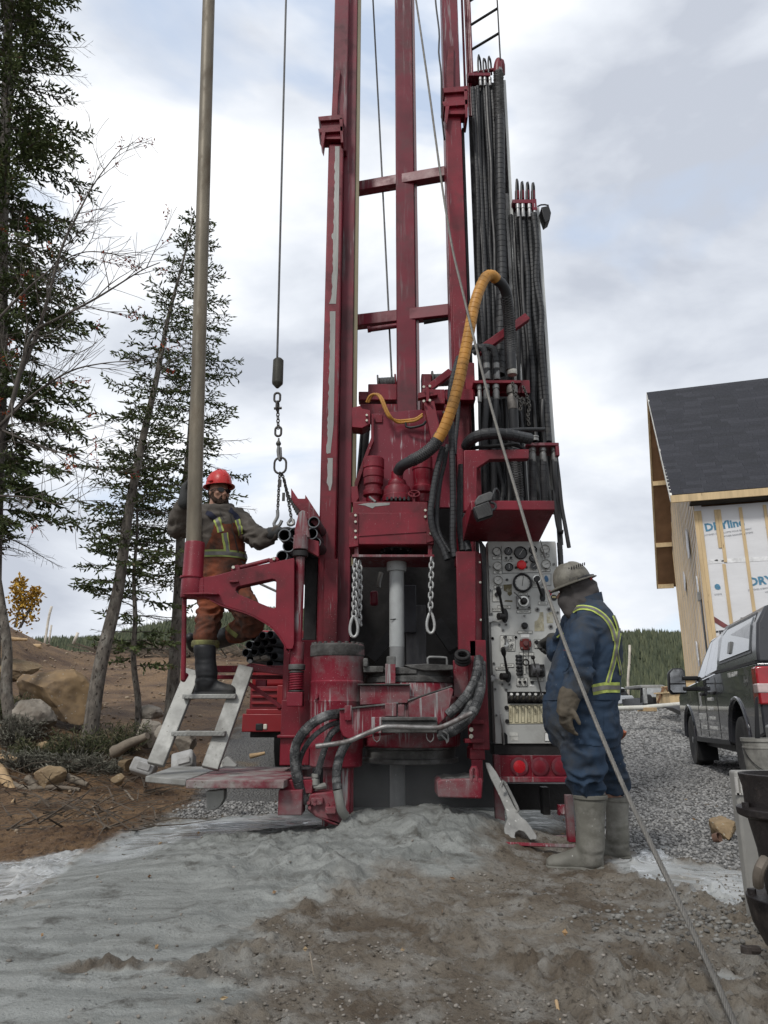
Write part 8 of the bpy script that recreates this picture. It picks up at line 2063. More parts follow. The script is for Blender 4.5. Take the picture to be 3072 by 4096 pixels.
# ================================================================ THINGS BY THE CREST
zc0 = BH(8, 21.5)
PVC = mat('dirty_white_pvc', (0.52, 0.51, 0.46), 0.45, var=0.12, scale=3, bump=0.03, dirt=(0.27, 0.24, 0.18), dirt_amt=0.4)
for a, b, lb in (((2330, 2838, 17.0), (2592, 2830, 17.4), 'white plastic pipe on the gravel crest, left length behind the worker'), ((2588, 2829, 17.4), (2780, 2812, 18.0), 'off-white plastic pipe on the gravel crest, right length reaching the pickup')):
    bm = BM(); cyl(bm, P(*a), P(*b), 0.055, n=18); tag(obj('plastic_pipe', bm, PVC), lb, 'pipe', 'plastic pipes on the crest')
bm = BM(); rbox(bm, P(2588, 2838, 17.3), (0.12, 0.5, 0.09), Matrix.Rotation(R(25), 3, 'Z')); tag(obj('pipe_block', bm, WOOD, bevel=0.01), 'small wooden block under the joint of the plastic pipes', 'wood block')
bm = BM(); prism(bm, [P(2690, 2830, 16.5), P(2770, 2822, 16.5), P(2790, 2870, 15.5), P(2760, 2862, 15.6)], (0, 0.6, 0.02)); tag(obj('rubber_mat', bm, BLACK), 'black rubber sheet on the gravel beside the pickup', 'sheet')
# wooden stairs by the house
st_ = thing('wooden_stairs', 'new pale wooden stairs against the house behind the pickup mirror', 'stairs', P(2720, 2815, 18.5))
for i, (x0, y0, x1, y1) in enumerate(((2678, 2774, 2740, 2812), (2708, 2748, 2760, 2780), (2740, 2722, 2800, 2752))):
    bm = BM(); pbox(bm, x0, y0, x1, y1, 18.5+0.3*i, 0.9); obj('riser', bm, LUM, st_); bm = BM(); pbox(bm, x0-6, y0-7, x1, y0-1, 18.45+0.3*i, 1.0); obj('tread', bm, LUM, st_)
bm = BM(); prism(bm, [P(2722, 2806, 18.4), P(2775, 2750, 18.4), P(2790, 2760, 18.4), P(2740, 2812, 18.4)], (0, 0.05, 0)); obj('stringer', bm, LUM, st_)
for i in range(3):
    x = 2655+11*i; bm = BM(); beam(bm, P(x, 2748, 19.0), P(x+30-18*(i == 0)*3, 2812, 19.0), 0.05, 0.05); tag(obj('plank_prop', bm, mat('brown_prop', (0.16, 0.09, 0.05), 0.8)), 'brown timber prop leaning before the buggy, %s' % ('left leg', 'middle leg', 'right leg')[i], 'prop', 'timber props')
# off-road buggy and parked white pickup
bg_ = thing('buggy', 'dark off-road buggy with roof and windscreen parked beyond the crest', 'buggy', P(2620, 2820, 24))
def bgp(name, pix, Y, dep, m_): return obj(name, pprism(BM(), pix, Y, dep), m_, bg_, bevel=0.02)
bgp('roof', [(2562, 2740), (2650, 2739), (2670, 2748), (2664, 2756), (2566, 2752)], 24, 1.6, mat('grey_canvas', (0.30, 0.30, 0.29), 0.8)); bgp('windscreen', [(2588, 2752), (2644, 2752), (2662, 2790), (2590, 2788)], 24.0, 0.03, mat('pale_screen', (0.42, 0.44, 0.45), 0.1, bump=0))
bgp('roll_cage', [(2562, 2750), (2572, 2750), (2574, 2812), (2562, 2812)], 24.1, 0.06, BLACK); bgp('roll_cage', [(2662, 2752), (2670, 2752), (2682, 2812), (2672, 2812)], 24.1, 0.06, BLACK); bgp('body', [(2578, 2790), (2676, 2792), (2680, 2818), (2570, 2822)], 23.9, 2.0, BLACK)
bgp('rear_panel', [(2574, 2752), (2588, 2752), (2590, 2790), (2576, 2790)], 24.6, 0.05, mat('grey_canvas', (0.3, 0.3, 0.3), 0.8)); bgp('head_lamp', [(2594, 2794), (2610, 2796), (2612, 2806), (2598, 2804)], 23.88, 0.03, mat('lamp_white', (0.55, 0.52, 0.45), 0.3))
for x in (2574, 2672):
    bm = BM(); c = P(x, 2816, 23.9); lathe(bm, c, [(0.2, 0), (0.3, 0.02), (0.3, 0.22), (0.2, 0.24)], 20, axis=(1, 0, 0)); obj('wheel', bm, BLACK, bg_)
bm = BM(); pbox(bm, 2576, 2752, 2590, 2815, 22.5, 0.1); tag(obj('duct_pipe', bm, GALV, bevel=0.02), 'grey galvanised duct standing left of the buggy', 'duct')
wp = thing('parked_pickup', 'white pickup front end parked beyond the crest behind the worker', 'pickup', P(2500, 2815, 26))
def wpp(name, pix, Y, dep, m_): return obj(name, pprism(BM(), pix, Y, dep), m_, wp, bevel=0.03)
WP = mat('white_car_paint', (0.50, 0.53, 0.57), 0.25, var=0.05, bump=0, coat=0.5)
wpp('bonnet', [(2440, 2782), (2530, 2782), (2540, 2796), (2540, 2816), (2440, 2816)], 26, 1.5, WP); wpp('cab', [(2440, 2756), (2500, 2756), (2518, 2784), (2440, 2784)], 27, 2.0, GLASS)
wpp('roof', [(2440, 2748), (2496, 2750), (2502, 2757), (2440, 2756)], 27, 2.0, WP); wpp('mirror', [(2480, 2754), (2500, 2754), (2500, 2768), (2482, 2770)], 25.9, 0.1, BLACK)
for i in range(4): wpp('grille_bar', [(2488, 2797+5*i), (2536, 2796+5*i), (2536, 2798.5+5*i), (2488, 2799.5+5*i)], 25.97, 0.05, BLACK)
wpp('wheel', [(2536, 2800), (2544, 2796), (2546, 2816), (2536, 2818)], 25.95, 0.3, BLACK)
k = BM(); ptube(k, [(2470, 2960, 6.5), (2490, 2945, 6.45), (2500, 2932, 6.4), (2496, 2926, 6.4), (2484, 2928, 6.45), (2460, 2940, 6.5)], 0.016, 0.03, 10); tag(obj('hose_loop', k, mat('orange_hose', (0.32, 0.10, 0.05), 0.6)), 'loop of faded orange hose behind the right worker', 'hose')

# ================================================================ HILLS AND FAR FOREST
def hill(name, crest, Yc, depth, base, m_, rough=1.0):
    """ridge through crest pixels at distance Yc, falling towards and away from the camera"""
    pts = [P(x, y, Yc) for x, y in crest]; xs = [p.x for p in pts]; zs = [p.z for p in pts]
    X = np.linspace(xs[0], xs[-1], 130); Z = np.interp(X, xs, zs)+1.6*rough*(fbm(X*0.02+3, X*0+Yc, 5)-0.5)*6
    prof = [(-1.0, base, 0), (-0.75, None, 0.34), (-0.5, None, 0.62), (-0.25, None, 0.86), (0, None, 1.0), (0.6, None, 0.7), (1.0, base-2, 0)]
    V = []; 
    for t, b, k in prof: V.append(np.stack([X*(1+0.0*t), np.full_like(X, Yc+t*depth), (Z-base)*k+base+(fbm(X*0.03, X*0+t*3, 4)-0.5)*4*k*(1-k)*4], 1))
    V = np.array(V); n = len(X); Fc = []
    for i in range(len(prof)-1):
        for j in range(n-1): a = i*n+j; Fc.append((a, a+1, a+n+1, a+n))
    o = obj(name, (V.reshape(-1, 3).tolist(), Fc), m_, None, smooth=180); tag(o, kind='structure'); return V
HILLM = mat('far_forest_floor', (0.030, 0.036, 0.022), 0.95, var=0.4, scale=0.05, bump=0)
HV1 = hill('hill', [(-900, 2640), (-200, 2590), (380, 2570), (480, 2560), (620, 2540), (800, 2492), (1000, 2462), (1250, 2455), (1600, 2490), (2000, 2560)], 700, 330, -6, HILLM)
HV2 = hill('hill', [(1900, 2700), (2200, 2620), (2380, 2560), (2440, 2552), (2520, 2558), (2600, 2548), (2700, 2560), (2900, 2560), (3300, 2570), (3900, 2620)], 420, 250, -3, HILLM)
HV3 = hill('hill', [(2200, 2640), (2460, 2556), (2540, 2540), (2600, 2535), (2680, 2545), (2900, 2600)], 850, 120, 0, HILLM)
FARM = tone_mat('far_conifers', (0.024, 0.034, 0.017), (0.085, 0.092, 0.048), 0.95)
def conifer_mass(name, HV, n, hmin, hmax, label, bare=0.0):
    rows, cols, _ = HV.shape
    i = RNG.uniform(0.4, rows-2.6, n); j = RNG.uniform(0, cols-1.01, n); i0 = i.astype(int); j0 = j.astype(int); a = (i-i0)[:, None]; b = (j-j0)[:, None]
    base = (HV[i0, j0]*(1-a)+HV[i0+1, j0]*a)*(1-b)+(HV[i0, j0+1]*(1-a)+HV[i0+1, j0+1]*a)*b
    h = RNG.uniform(hmin, hmax, n); r = h*RNG.uniform(0.13, 0.20, n); k = 5
    V = np.zeros((n, k*2+2, 3)); ph = RNG.uniform(0, 6.28, n)
    for t in range(k):
        an = ph+2*math.pi*t/k
        V[:, t] = np.stack([r*np.cos(an), r*np.sin(an), h*0.06], 1); V[:, k+t] = np.stack([r*0.62*np.cos(an+0.6), r*0.62*np.sin(an+0.6), h*0.42], 1)
    V[:, 2*k] = np.stack([0*h, 0*h, h*0.66], 1); V[:, 2*k+1] = np.stack([RNG.normal(0, 0.02, n)*h, 0*h, h], 1); V += base[:, None, :]
    fc = []
    for t in range(k): fc += [(t, (t+1) % k, 2*k), (k+t, k+(t+1) % k, 2*k+1)]
    Fc = (np.array(fc)[None]+(np.arange(n)*(2*k+2))[:, None, None]).reshape(-1, 3)
    me = bpy.data.meshes.new(name); V = V.reshape(-1, 3); me.vertices.add(len(V)); me.vertices.foreach_set('co', V.ravel()); me.loops.add(Fc.size); me.loops.foreach_set('vertex_index', Fc.ravel().astype(np.int32))
    me.polygons.add(len(Fc)); me.polygons.foreach_set('loop_start', np.arange(0, Fc.size, 3, dtype=np.int32)); me.update()
    tn = np.repeat(np.clip(RNG.normal(0.4, 0.25, n), 0, 1), 2*k+2); at = me.color_attributes.new('tone', 'FLOAT_COLOR', 'POINT'); at.data.foreach_set('color', np.stack([tn]*4, 1).ravel().astype(np.float32)); me.materials.append(FARM)
    o = bpy.data.objects.new(name, me); COL.objects.link(o); tag(o, label, 'forest', kind='stuff')
conifer_mass('forest', HV1, 26000, 4, 8, 'dark conifer forest on the far left hill')
conifer_mass('forest', HV2, 24000, 3.0, 6.5, 'conifer forest covering the hill behind the house')
conifer_mass('forest', HV3, 2500, 6, 10, 'pale distant wooded ridge above the right hill')

# ================================================================ NEAR TREES
BARK = mat('spruce_bark', (0.105, 0.092, 0.078), 0.9, var=0.6, scale=16, bump=1.0, bscale=22, stretch=(1, 1, 0.45), dirt=(0.24, 0.23, 0.20), dirt_amt=0.40, dirt_scale=9, speck=((0.03, 0.025, 0.02), 26, 0.62))
TWIG = mat('bare_twig_bark', (0.085, 0.074, 0.064), 0.9, var=0.3, scale=8)
def tonemix(name, stops):
    m = bpy.data.materials.new(name); m.use_nodes = True; t = m.node_tree; b = t.nodes['Principled BSDF']; at = t.nodes.new('ShaderNodeAttribute'); at.attribute_name = 'tone'
    r = t.nodes.new('ShaderNodeValToRGB'); r.color_ramp.elements[0].position = stops[0][0]; r.color_ramp.elements[0].color = (*stops[0][1], 1); r.color_ramp.elements[1].position = stops[-1][0]; r.color_ramp.elements[1].color = (*stops[-1][1], 1)
    for p_, c_ in stops[1:-1]: e_ = r.color_ramp.elements.new(p_); e_.color = (*c_, 1)
    t.links.new(at.outputs['Fac'], r.inputs['Fac']); t.links.new(r.outputs['Color'], b.inputs['Base Color']); b.inputs['Roughness'].default_value = 0.8; b.inputs['Specular IOR Level'].default_value = 0.25
    return m
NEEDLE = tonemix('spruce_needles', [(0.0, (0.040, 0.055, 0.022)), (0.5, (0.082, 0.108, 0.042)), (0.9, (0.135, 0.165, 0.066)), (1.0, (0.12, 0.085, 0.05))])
def leafmesh(name, pos, dirv, ln, wd, tone, m_, par, flat_=False):
    """many small needle-clad shoots: two crossed tapering blades each"""
    n = len(pos); d = dirv/np.linalg.norm(dirv, axis=1)[:, None]; up = RNG.normal(size=(n, 3)); s = np.cross(d, up); s /= np.linalg.norm(s, axis=1)[:, None]; q = np.cross(d, s)
    V = np.zeros((n, 8, 3)); L_ = ln[:, None]; W = wd[:, None]
    for k, ax in enumerate((s, q)):
        V[:, 4*k] = pos; V[:, 4*k+1] = pos+d*L_*0.45+ax*W; V[:, 4*k+2] = pos+d*L_; V[:, 4*k+3] = pos+d*L_*0.45-ax*W
    Fc = (np.array([(0, 1, 2, 3), (4, 5, 6, 7)])[None]+(np.arange(n)*8)[:, None, None]).reshape(-1, 4)
    me = bpy.data.meshes.new(name); V = V.reshape(-1, 3); me.vertices.add(len(V)); me.vertices.foreach_set('co', V.ravel()); me.loops.add(Fc.size); me.loops.foreach_set('vertex_index', Fc.ravel().astype(np.int32))
    me.polygons.add(len(Fc)); me.polygons.foreach_set('loop_start', np.arange(0, Fc.size, 4, dtype=np.int32)); me.update()
    at = me.color_attributes.new('tone', 'FLOAT_COLOR', 'POINT'); at.data.foreach_set('color', np.repeat(np.stack([tone]*4, 1), 8, 0).ravel().astype(np.float32)); me.materials.append(m_)
    o = bpy.data.objects.new(name, me); COL.objects.link(o)
    if par is not None: put(o, par)
    return tag(o, kind='stuff')
def spruce(label, base, top, r0, z_lo, spread, nb, dens, seed, dead=0.0, bend=None, sagk=0.35, group=None, fmax=1.0, pw=0.75, shoot=0.10):
    """trunk with drooping whorled limbs; each limb carries side twigs, each twig needle shoots; dead = share of bare limbs low down"""
    rs = np.random.default_rng(seed); base, top = Vector(base), Vector(top)
    t = thing('spruce_tree', label, 'tree', base, group)
    mid = [base.lerp(top, k)+(Vector(bend)*math.sin(math.pi*k) if bend else Vector((0, 0, 0)))+Vector((rs.normal(0, 0.02), rs.normal(0, 0.02), 0))*(0 < k < 1) for k in np.linspace(0, 1, 9)]
    path = spline(mid, 0.12); n = len(path)
    bm = BM(); sweep(bm, path, [r0*(1-0.93*i/(n-1))*(1+0.35*max(0, 1-i/4)) for i in range(n)], 12); obj('trunk', bm, BARK, t, smooth=180)
    limbs = BM(); pos, dr, ln, wd, tn = [], [], [], [], []
    H_ = (top-base).length
    for b in range(nb):
        f = z_lo+(fmax-z_lo)*(b/nb)**0.9; p = path[min(n-1, int(f*(n-1)))]
        a = b*2.399+rs.uniform(-0.5, 0.5); L_ = spread*(1-f)**pw*rs.uniform(0.6, 1.12)+0.10
        if f < z_lo+0.12: L_ *= 0.7+2.5*(f-z_lo)
        out_ = Vector((math.cos(a), math.sin(a), 0)); up = rs.uniform(0.05, 0.35)*(0.3+f); pts = []
        isdead = rs.random() < dead*(1.25-f)
        for k in np.linspace(0, 1, 7): pts.append(p+out_*L_*k+Vector((0, 0, L_*(up*k-sagk*k*k*(1.15-f)+0.14*k**4)))+Vector(rs.normal(0, 0.012, 3))*L_*k)
        rb = max(0.004, 0.010*L_+0.002); sweep(limbs, pts, [rb*(1-0.8*k/6) for k in range(7)], 5, False)
        ns = max(6, int(L_*dens))
        for i in range(ns):
            k = (i+0.5)/ns*0.97+0.03 if L_ < 0.5 else 0.10+0.9*(i+rs.random())/ns
            x = k*6; j = min(5, int(x)); q = pts[j].lerp(pts[j+1], x-j); ax = (pts[j+1]-pts[j]).normalized(); sd_ = 1 if i % 2 else -1
            side = ax.cross(Vector((0, 0, 1))).normalized()*sd_; d = (ax*0.75+side*rs.uniform(0.5, 0.95)+Vector((0, 0, rs.uniform(-0.35, 0.1)))).normalized()
            tl = L_*rs.uniform(0.16, 0.34)*(1.15-0.75*k)+0.05
            e = q+d*tl+Vector((0, 0, -0.10*tl)); sweep(limbs, [q, q.lerp(e, 0.5)+Vector((0, 0, 0.02*tl)), e], [0.0035, 0.0026, 0.0015], 3, False)
            if isdead:
                for _ in range(2):
                    o2 = q.lerp(e, rs.uniform(0.3, 0.9)); sweep(limbs, [o2, o2+(d+Vector(rs.normal(0, 0.5, 3))).normalized()*tl*0.35], [0.002, 0.001], 3, False)
                continue
            m_ = max(3, int(tl/0.023))
            for z in range(m_):
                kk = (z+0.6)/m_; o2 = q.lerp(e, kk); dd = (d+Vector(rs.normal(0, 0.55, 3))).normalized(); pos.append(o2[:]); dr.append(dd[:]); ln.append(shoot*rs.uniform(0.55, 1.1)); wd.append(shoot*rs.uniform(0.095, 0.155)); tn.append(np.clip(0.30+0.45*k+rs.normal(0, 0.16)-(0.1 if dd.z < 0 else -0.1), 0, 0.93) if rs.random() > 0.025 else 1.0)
    obj('limbs', limbs, TWIG, t, smooth=0)
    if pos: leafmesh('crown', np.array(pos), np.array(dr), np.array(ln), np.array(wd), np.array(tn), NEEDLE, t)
    return t
def tb(px, py, Y): 
    p = P(px, py, Y); return Vector((p.x, Y, BH(p.x, Y)-0.1))
# the big spruce at the left edge, top out of frame
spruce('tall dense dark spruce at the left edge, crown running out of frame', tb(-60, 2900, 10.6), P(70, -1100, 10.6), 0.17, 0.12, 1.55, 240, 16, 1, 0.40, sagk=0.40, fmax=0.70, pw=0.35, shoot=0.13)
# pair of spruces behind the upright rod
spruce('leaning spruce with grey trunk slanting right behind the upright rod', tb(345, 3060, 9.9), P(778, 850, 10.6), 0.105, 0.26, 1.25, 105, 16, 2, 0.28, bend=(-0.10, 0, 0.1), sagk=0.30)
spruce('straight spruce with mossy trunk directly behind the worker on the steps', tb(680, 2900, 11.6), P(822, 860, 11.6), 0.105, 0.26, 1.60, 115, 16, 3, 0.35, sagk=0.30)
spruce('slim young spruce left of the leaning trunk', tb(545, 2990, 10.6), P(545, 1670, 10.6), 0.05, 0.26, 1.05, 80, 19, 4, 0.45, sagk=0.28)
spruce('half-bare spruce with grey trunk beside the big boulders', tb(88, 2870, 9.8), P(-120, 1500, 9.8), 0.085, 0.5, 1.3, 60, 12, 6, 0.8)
# bare rowan leaning across, a few red leaves left on it
REDL = tonemix('red_rowan_leaves', [(0.0, (0.20, 0.025, 0.02)), (0.6, (0.34, 0.05, 0.025)), (1.0, (0.40, 0.16, 0.04))])
def bare_tree(name, label, stems, r0, depth, seed, leaf=None, nleaf=60, par_r=0.75):
    rs = np.random.default_rng(seed); t = thing(name, label, 'tree', stems[0][0]); bm = BM(); tips = []
    def grow(p, d, L_, r, lv):
        k = max(4, int(L_/0.10)); pts = [p]; q = p.copy(); dd = d.copy()
        for _ in range(k):
            dd = (dd+Vector(rs.normal(0, 0.09, 3))+Vector((0, 0, 0.018*lv))).normalized(); q = q+dd*L_/k; pts.append(q.copy())
        sweep(bm, pts, [max(0.0028, r*(1-0.75*i/k)) for i in range(k+1)], 6 if lv < 2 else 4, False)
        if lv >= depth: tips.append((pts[-1], dd)); return
        for _ in range(int(rs.integers(4, 7))):
            i = int(rs.integers(k//3, k)); ax = (pts[i+1]-pts[i]).normalized(); nd = (ax+Vector(rs.normal(0, 0.55, 3))*Vector((1, 0.6, 0.8))).normalized(); grow(pts[i], nd, L_*rs.uniform(0.35, 0.62), r*0.5*(1-0.5*i/k)+0.001, lv+1)
        tips.append((pts[-1], dd))
    for pts_r in stems:
        pts, r = pts_r[1], pts_r[2]; path = spline(pts, 0.10); n = len(path); sweep(bm, path, [max(0.004, r*(1-0.85*i/(n-1))) for i in range(n)], 8, False)
        for i in range(int(n*0.18), n-1, 2):
            ax = (path[i+1]-path[i]).normalized(); nd = (ax*1.1+Vector(rs.normal(0, 0.6, 3))*Vector((1, 0.6, 0.9))).normalized(); grow(path[i], nd, rs.uniform(0.45, 1.05)*(1.1-0.5*i/n)*par_r*1.6, r*0.30*(1-0.6*i/n)+0.002, 1)
    obj('branches', bm, TWIG, t, smooth=60)
    if leaf:
        pos, dr = [], []
        for _ in range(nleaf):
            p, d = tips[int(rs.integers(len(tips)))]
            for k in range(9): pos.append((p-d*0.02*k+Vector(rs.normal(0, 0.012, 3)))[:]); dr.append((d*0.3+Vector(rs.normal(0, 1, 3))+Vector((0, 0, -0.5)))[:])
        leafmesh('leaves', np.array(pos), np.array(dr), RNG.uniform(0.035, 0.065, len(pos)), RNG.uniform(0.007, 0.012, len(pos)), RNG.random(len(pos)), leaf, t)
    return t
def S(*q): return [P(a, b, c) for a, b, c in q]
bb = tb(-120, 2700, 9.0)
bare_tree('rowan_tree', 'bare rowan arching right with a few red leaves in front of the big spruce', [
    (bb, S((-120, 2000, 9.0), (20, 1700, 9.0), (90, 1450, 8.9), (135, 1330, 8.9), (240, 1270, 8.8), (390, 1190, 8.8), (560, 1085, 8.8), (640, 1050, 8.8)), 0.042),
    (bb, S((60, 1540, 9.0), (160, 1300, 8.9), (245, 1000, 8.9), (300, 880, 8.9), (380, 730, 8.9), (495, 580, 8.9)), 0.030), (bb, S((-60, 1760, 9.0), (120, 1590, 8.9), (270, 1490, 8.8), (400, 1455, 8.8), (560, 1440, 8.8)), 0.024),
    (bb, S((-40, 1700, 9.0), (150, 1780, 8.9), (300, 1830, 8.8), (420, 1890, 8.8), (460, 1905, 8.8)), 0.018), (bb, S((-80, 1980, 9.0), (120, 1990, 8.9), (215, 2016, 8.8), (310, 2004, 8.8), (420, 2002, 8.8)), 0.016), (bb, S((-60, 1330, 9.0), (150, 1120, 9.0), (330, 1010, 8.9), (540, 1030, 8.9)), 0.02)], 0.03, 2, 5, REDL, 46)
# small far trees
YELL = tonemix('yellow_larch', [(0.0, (0.22, 0.12, 0.02)), (1.0, (0.48, 0.30, 0.05))])
yt_ = thing('larch_tree', 'small yellow autumn tree on the far left skyline', 'tree', P(75, 2510, 30)); bm = BM(); rsx = np.random.default_rng(3); pos = []; dr = []
for st0, en in (((60, 2510), (85, 2315)), ((80, 2510), (140, 2360))):
    a, b = P(*st0, 30), P(*en, 30); sweep(bm, [a, a.lerp(b, 0.5)+Vector((0.1, 0, 0)), b], [0.06, 0.04, 0.01], 6)
    for _ in range(320): k = rsx.beta(2.2, 1.2); q = a.lerp(b, k)+Vector(rsx.normal(0, 0.22*(1.25-k)+0.05, 3)); pos.append(q[:]); dr.append(rsx.normal(0, 1, 3))
obj('trunk', bm, TWIG, yt_); leafmesh('crown', np.array(pos), np.array(dr), RNG.uniform(0.10, 0.22, len(pos)), RNG.uniform(0.03, 0.07, len(pos)), RNG.random(len(pos)), YELL, yt_)
BIRCH = mat('birch_bark', (0.50, 0.46, 0.40), 0.8, var=0.25, scale=4, bump=0.2, speck=((0.06, 0.05, 0.04), 6, 0.66))
for pts, r, lb in (([(2515, 2795), (2512, 2720), (2518, 2640), (2519, 2580)], 0.05, 'bare pale birch trunk standing beyond the crest by the parked white pickup'), ([(178, 2582), (186, 2530), (195, 2470), (207, 2425)], 0.05, 'thin bare pale trunk on the left skyline, the taller of two'), ([(194, 2582), (200, 2540), (206, 2500)], 0.04, 'thin bare pale trunk on the left skyline, the shorter of two'),
                   ([(293, 2575), (302, 2550), (312, 2530)], 0.06, 'short leaning pale stump on the left skyline')):
    bm = BM(); Y_ = 29; sweep(bm, spline([P(a, b, Y_) for a, b in pts], 0.3), [r]*200 if False else r, 8); tag(obj('birch_trunk', bm, BIRCH, None, smooth=180), lb, 'tree trunk')
# ---------------------------------------------------------------- brush, logs and sticks
FERN = tonemix('brush_needles', [(0.0, (0.035, 0.042, 0.024)), (0.5, (0.085, 0.100, 0.045)), (1.0, (0.19, 0.17, 0.11))])
def bush(label, px, py, Y, r, h, n, seed, m_=FERN):
    rs = np.random.default_rng(seed); c = P(px, py, Y); c.z = BH(c.x, c.y); t = thing('low_bush', label, 'bush', c, 'low brush under the trees'); bm = BM(); pos, dr = [], []
    for _ in range(n):
        a = rs.uniform(0, 6.28); e = Vector((r*rs.random()**0.5*math.cos(a), r*0.6*rs.random()**0.5*math.sin(a), h*rs.uniform(0.3, 1))); s0 = c+Vector((e.x*0.3, e.y*0.3, -0.03)); m0 = s0+e*0.55+Vector((0, 0, h*0.2)); sweep(bm, [s0, m0, c+e], [0.006, 0.004, 0.002], 3, False)
        for k in np.linspace(0.2, 1, 26):
            q = s0.lerp(c+e, k)+Vector((0, 0, h*0.18*math.sin(3*k))); pos.append((q+Vector(rs.normal(0, 0.02, 3)))[:]); dr.append((e.normalized()*0.6+Vector(rs.normal(0, 0.7, 3)))[:])
    obj('stems', bm, TWIG, t, smooth=0); leafmesh('foliage', np.array(pos), np.array(dr), RNG.uniform(0.045, 0.09, len(pos)), RNG.uniform(0.003, 0.007, len(pos)), RNG.random(len(pos)), m_, t)
LICH = tonemix('lichen_grey', [(0.0, (0.06, 0.058, 0.045)), (1.0, (0.24, 0.235, 0.19))])
for i, (x, y, Y_, r, h, n, m_, lb) in enumerate(((60, 2985, 9.6, 0.42, 0.42, 60, LICH, 'grey lichen-draped brush at the left edge below the boulders'), (150, 3030, 9.3, 0.35, 0.30, 45, FERN, 'low green fir brush in front of the grey boulder'), (330, 2990, 9.5, 0.45, 0.42, 70, FERN, 'green fir brush left of the leaning trunk base'), (480, 2960, 10.0, 0.4, 0.42, 60, FERN, 'feathery green brush between leaning and slim trunks'),
                                              (260, 3055, 9.2, 0.4, 0.22, 50, LICH, 'grey twiggy brush above the half-buried boulder'), (400, 3065, 9.2, 0.3, 0.2, 40, LICH, 'dry grey brush at the foot of the leaning trunk'), (20, 2880, 10.3, 0.4, 0.35, 40, FERN, 'dark brush in the hollow at far left'), (90, 3070, 9.1, 0.4, 0.2, 40, LICH, 'matted twigs at the left edge beside the split log'))):
    bush(lb, x, y, Y_, r, h, n, 50+i, m_)
LOG = mat('weathered_log', (0.16, 0.135, 0.105), 0.85, var=0.35, scale=6, bump=0.6, bscale=25, dirt=(0.07, 0.05, 0.035), dirt_amt=0.4)
PALE = mat('split_pale_wood', (0.36, 0.25, 0.14), 0.8, var=0.3, scale=7, bump=0.4)
def stick(pp, r, m_, label):
    bm = BM(); path = spline([P(*q) for q in pp], 0.08); n = len(path); path = [p+Vector((0, 0, 0.02*noise.noise(p*6))) for p in path]; sweep(bm, path, [r*(1-0.45*i/(n-1)) for i in range(n)], 7); return tag(obj('log', bm, m_, None, smooth=60), label, 'log', 'fallen wood on the soil')
stick([(455, 3010, 9.0), (520, 2975, 8.9), (590, 2942, 8.8)], 0.075, LOG, 'dark snapped log pointing up right towards the ladder'); stick([(0, 3120, 8.8), (110, 3150, 8.6), (200, 3145, 8.5), (320, 3160, 8.4)], 0.038, LOG, 'long pale bent branch lying under the half-buried boulder')
stick([(270, 3110, 8.7), (350, 3140, 8.6)], 0.05, LOG, 'short grey log right of the half-buried boulder'); stick([(110, 3115, 8.7), (150, 3150, 8.6)], 0.05, LOG, 'short log stub left of the half-buried boulder'); stick([(-10, 3080, 8.9), (30, 3130, 8.7), (60, 3180, 8.6)], 0.08, PALE, 'split pale log at the left edge'); stick([(0, 3030, 9.2), (70, 3040, 9.1)], 0.05, PALE, 'pale log end poking in at the left edge')
stick([(500, 3160, 8.4), (570, 3250, 7.9), (600, 3380, 6.2)], 0.012, LOG, 'thin bent stick standing in the slurry edge'); stick([(110, 2595, 22), (165, 2585, 22)], 0.13, PALE, 'pale sawn log on the far left slope'); stick([(45, 2555, 20), (110, 2560, 20)], 0.06, PALE, 'pale short log high on the left mound'); stick([(1000, 3025, 8.6), (1060, 3015, 8.6)], 0.03, PALE, 'small pale stick behind the rig ladder')
stick([(0, 3300, 7.2), (40, 3230, 7.6), (60, 3190, 7.9)], 0.02, PALE, 'pale twig slanting up at the left edge'); stick([(1240, 3810, 2.9), (1250, 3850, 2.85), (1255, 3900, 2.8)], 0.004, LOG, 'hair-thin twig on the trodden mud left of centre'); stick([(2225, 4000, 2.62), (2238, 4050, 2.56), (2246, 4096, 2.5)], 0.006, PALE, 'pale twig on the mud at the bottom edge'); stick([(380, 3460, 4.95), (455, 3450, 5.0)], 0.012, LOG, 'short stick half sunk in grey slurry')
random.seed(31); bm = BM()
for _ in range(380):
    x = random.uniform(-20, 640); y = random.uniform(2960, 3210) if random.random() < 0.75 else random.uniform(3210, 3340)
    p = G(x, y); 
    if p.y > 11: p = P(x, y, random.uniform(8.5, 11))
    p.z = BH(p.x, p.y)+random.uniform(0.0, 0.05); a = random.uniform(0, 6.28); L_ = random.uniform(0.12, 0.7); d = Vector((math.cos(a), math.sin(a), random.uniform(-0.05, 0.35)))*L_; sweep(bm, [p, p+d*0.5+Vector((0, 0, random.uniform(-0.02, 0.05))), p+d], [random.uniform(0.003, 0.011), 0.005, 0.002], 4, False)
for _ in range(260):
    x = random.uniform(380, 1150); p = P(x, random.uniform(2575, 2600), random.uniform(26, 31)); p.z = BH(p.x, p.y)+0.05; a = random.uniform(0, 6.28); d = Vector((math.cos(a), math.sin(a)*0.5, random.uniform(0, 0.5)))*random.uniform(0.3, 1.4); sweep(bm, [p, p+d*0.5, p+d], [0.04, 0.03, 0.01], 4, False)
tag(obj('twigs', bm, mat('dead_twigs', (0.085, 0.068, 0.052), 0.9, var=0.4, scale=3), None, smooth=0), 'litter of dead twigs and slash over the soil', 'twigs', kind='stuff')
LEAF = tonemix('fallen_leaves', [(0.0, (0.16, 0.09, 0.05)), (0.7, (0.30, 0.23, 0.14)), (1.0, (0.36, 0.17, 0.05))])
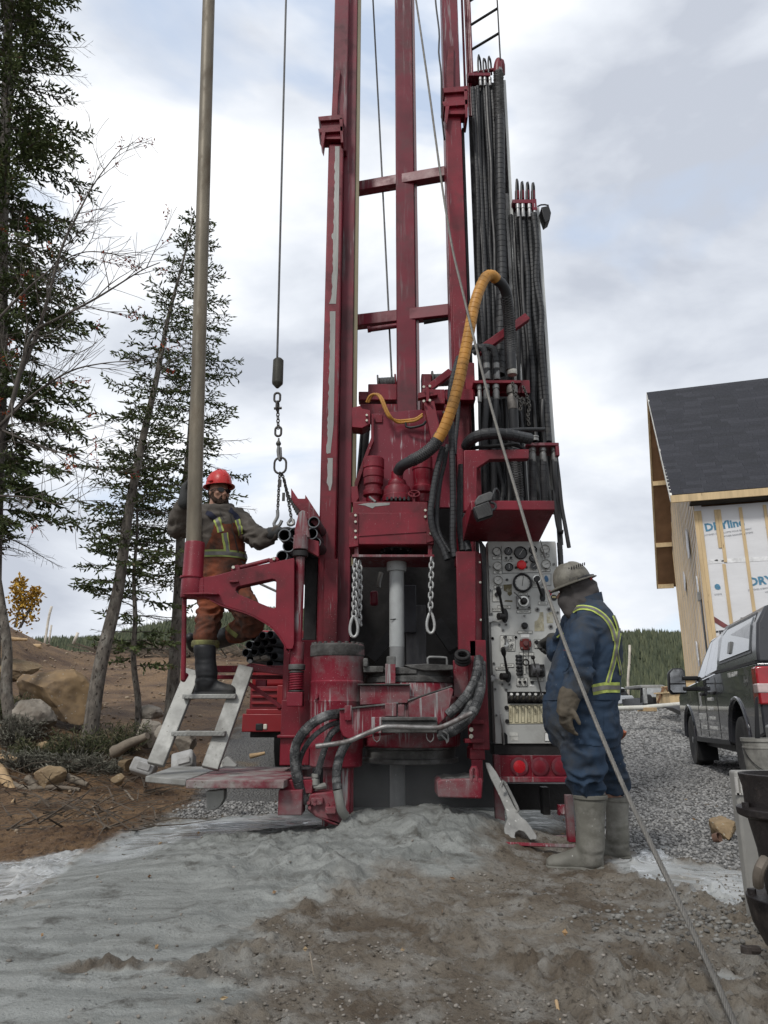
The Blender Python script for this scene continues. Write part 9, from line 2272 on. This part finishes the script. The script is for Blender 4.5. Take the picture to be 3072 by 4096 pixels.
X_, Y_ = scatter_in(240, -5.5, 3.2, 2.4, 10, lambda x, y: 0.3+0.0*x); Z_ = ground_h(X_, Y_)+0.012; k = Z_ < 0.5
leafmesh('fallen_leaves', np.stack([X_, Y_, Z_], 1)[k], np.stack([RNG.normal(0, 1, len(X_)), RNG.normal(0, 1, len(X_)), RNG.normal(0.1, 0.2, len(X_))], 1)[k], RNG.uniform(0.015, 0.045, k.sum()), RNG.uniform(0.005, 0.014, k.sum()), RNG.random(k.sum()), LEAF, None)
tag(bpy.data.objects['fallen_leaves'], 'scattered dry leaves and wood chips on the ground', 'leaves')

# ---------------------------------------------------------------- rock dust and spray drifting at the hole
bm = BM(); bmesh.ops.create_icosphere(bm, subdivisions=3, radius=1.0, matrix=Matrix.Translation((0.12, 5.25, 0.33)) @ Matrix.Diagonal((0.62, 0.42, 0.34, 1)))
m = bpy.data.materials.new('rock_dust'); m.use_nodes = True; t = m.node_tree; t.nodes.remove(t.nodes['Principled BSDF'])
pv = t.nodes.new('ShaderNodeVolumePrincipled'); pv.inputs['Color'].default_value = (0.75, 0.77, 0.78, 1); tcn = t.nodes.new('ShaderNodeTexCoord'); vm = t.nodes.new('ShaderNodeVectorMath'); vm.operation = 'SUBTRACT'; vm.inputs[1].default_value = (0.5, 0.5, 0.5)
ln_ = t.nodes.new('ShaderNodeVectorMath'); ln_.operation = 'LENGTH'; mr_ = t.nodes.new('ShaderNodeMapRange'); mr_.inputs[1].default_value = 0.5; mr_.inputs[2].default_value = 0.12; mr_.inputs[4].default_value = 0.45
nz_ = t.nodes.new('ShaderNodeTexNoise'); nz_.inputs['Scale'].default_value = 5; mu = t.nodes.new('ShaderNodeMath'); mu.operation = 'MULTIPLY'
for a, b in ((tcn.outputs['Generated'], vm.inputs[0]), (vm.outputs[0], ln_.inputs[0]), (ln_.outputs['Value'], mr_.inputs[0]), (tcn.outputs['Generated'], nz_.inputs['Vector']), (mr_.outputs[0], mu.inputs[0]), (nz_.outputs['Fac'], mu.inputs[1]), (mu.outputs[0], pv.inputs['Density']), (pv.outputs[0], t.nodes['Material Output'].inputs['Volume'])): t.links.new(a, b)
tag(obj('dust_cloud', bm, m), 'pale rock dust and spray hanging under the rotary table', 'dust', kind='stuff')
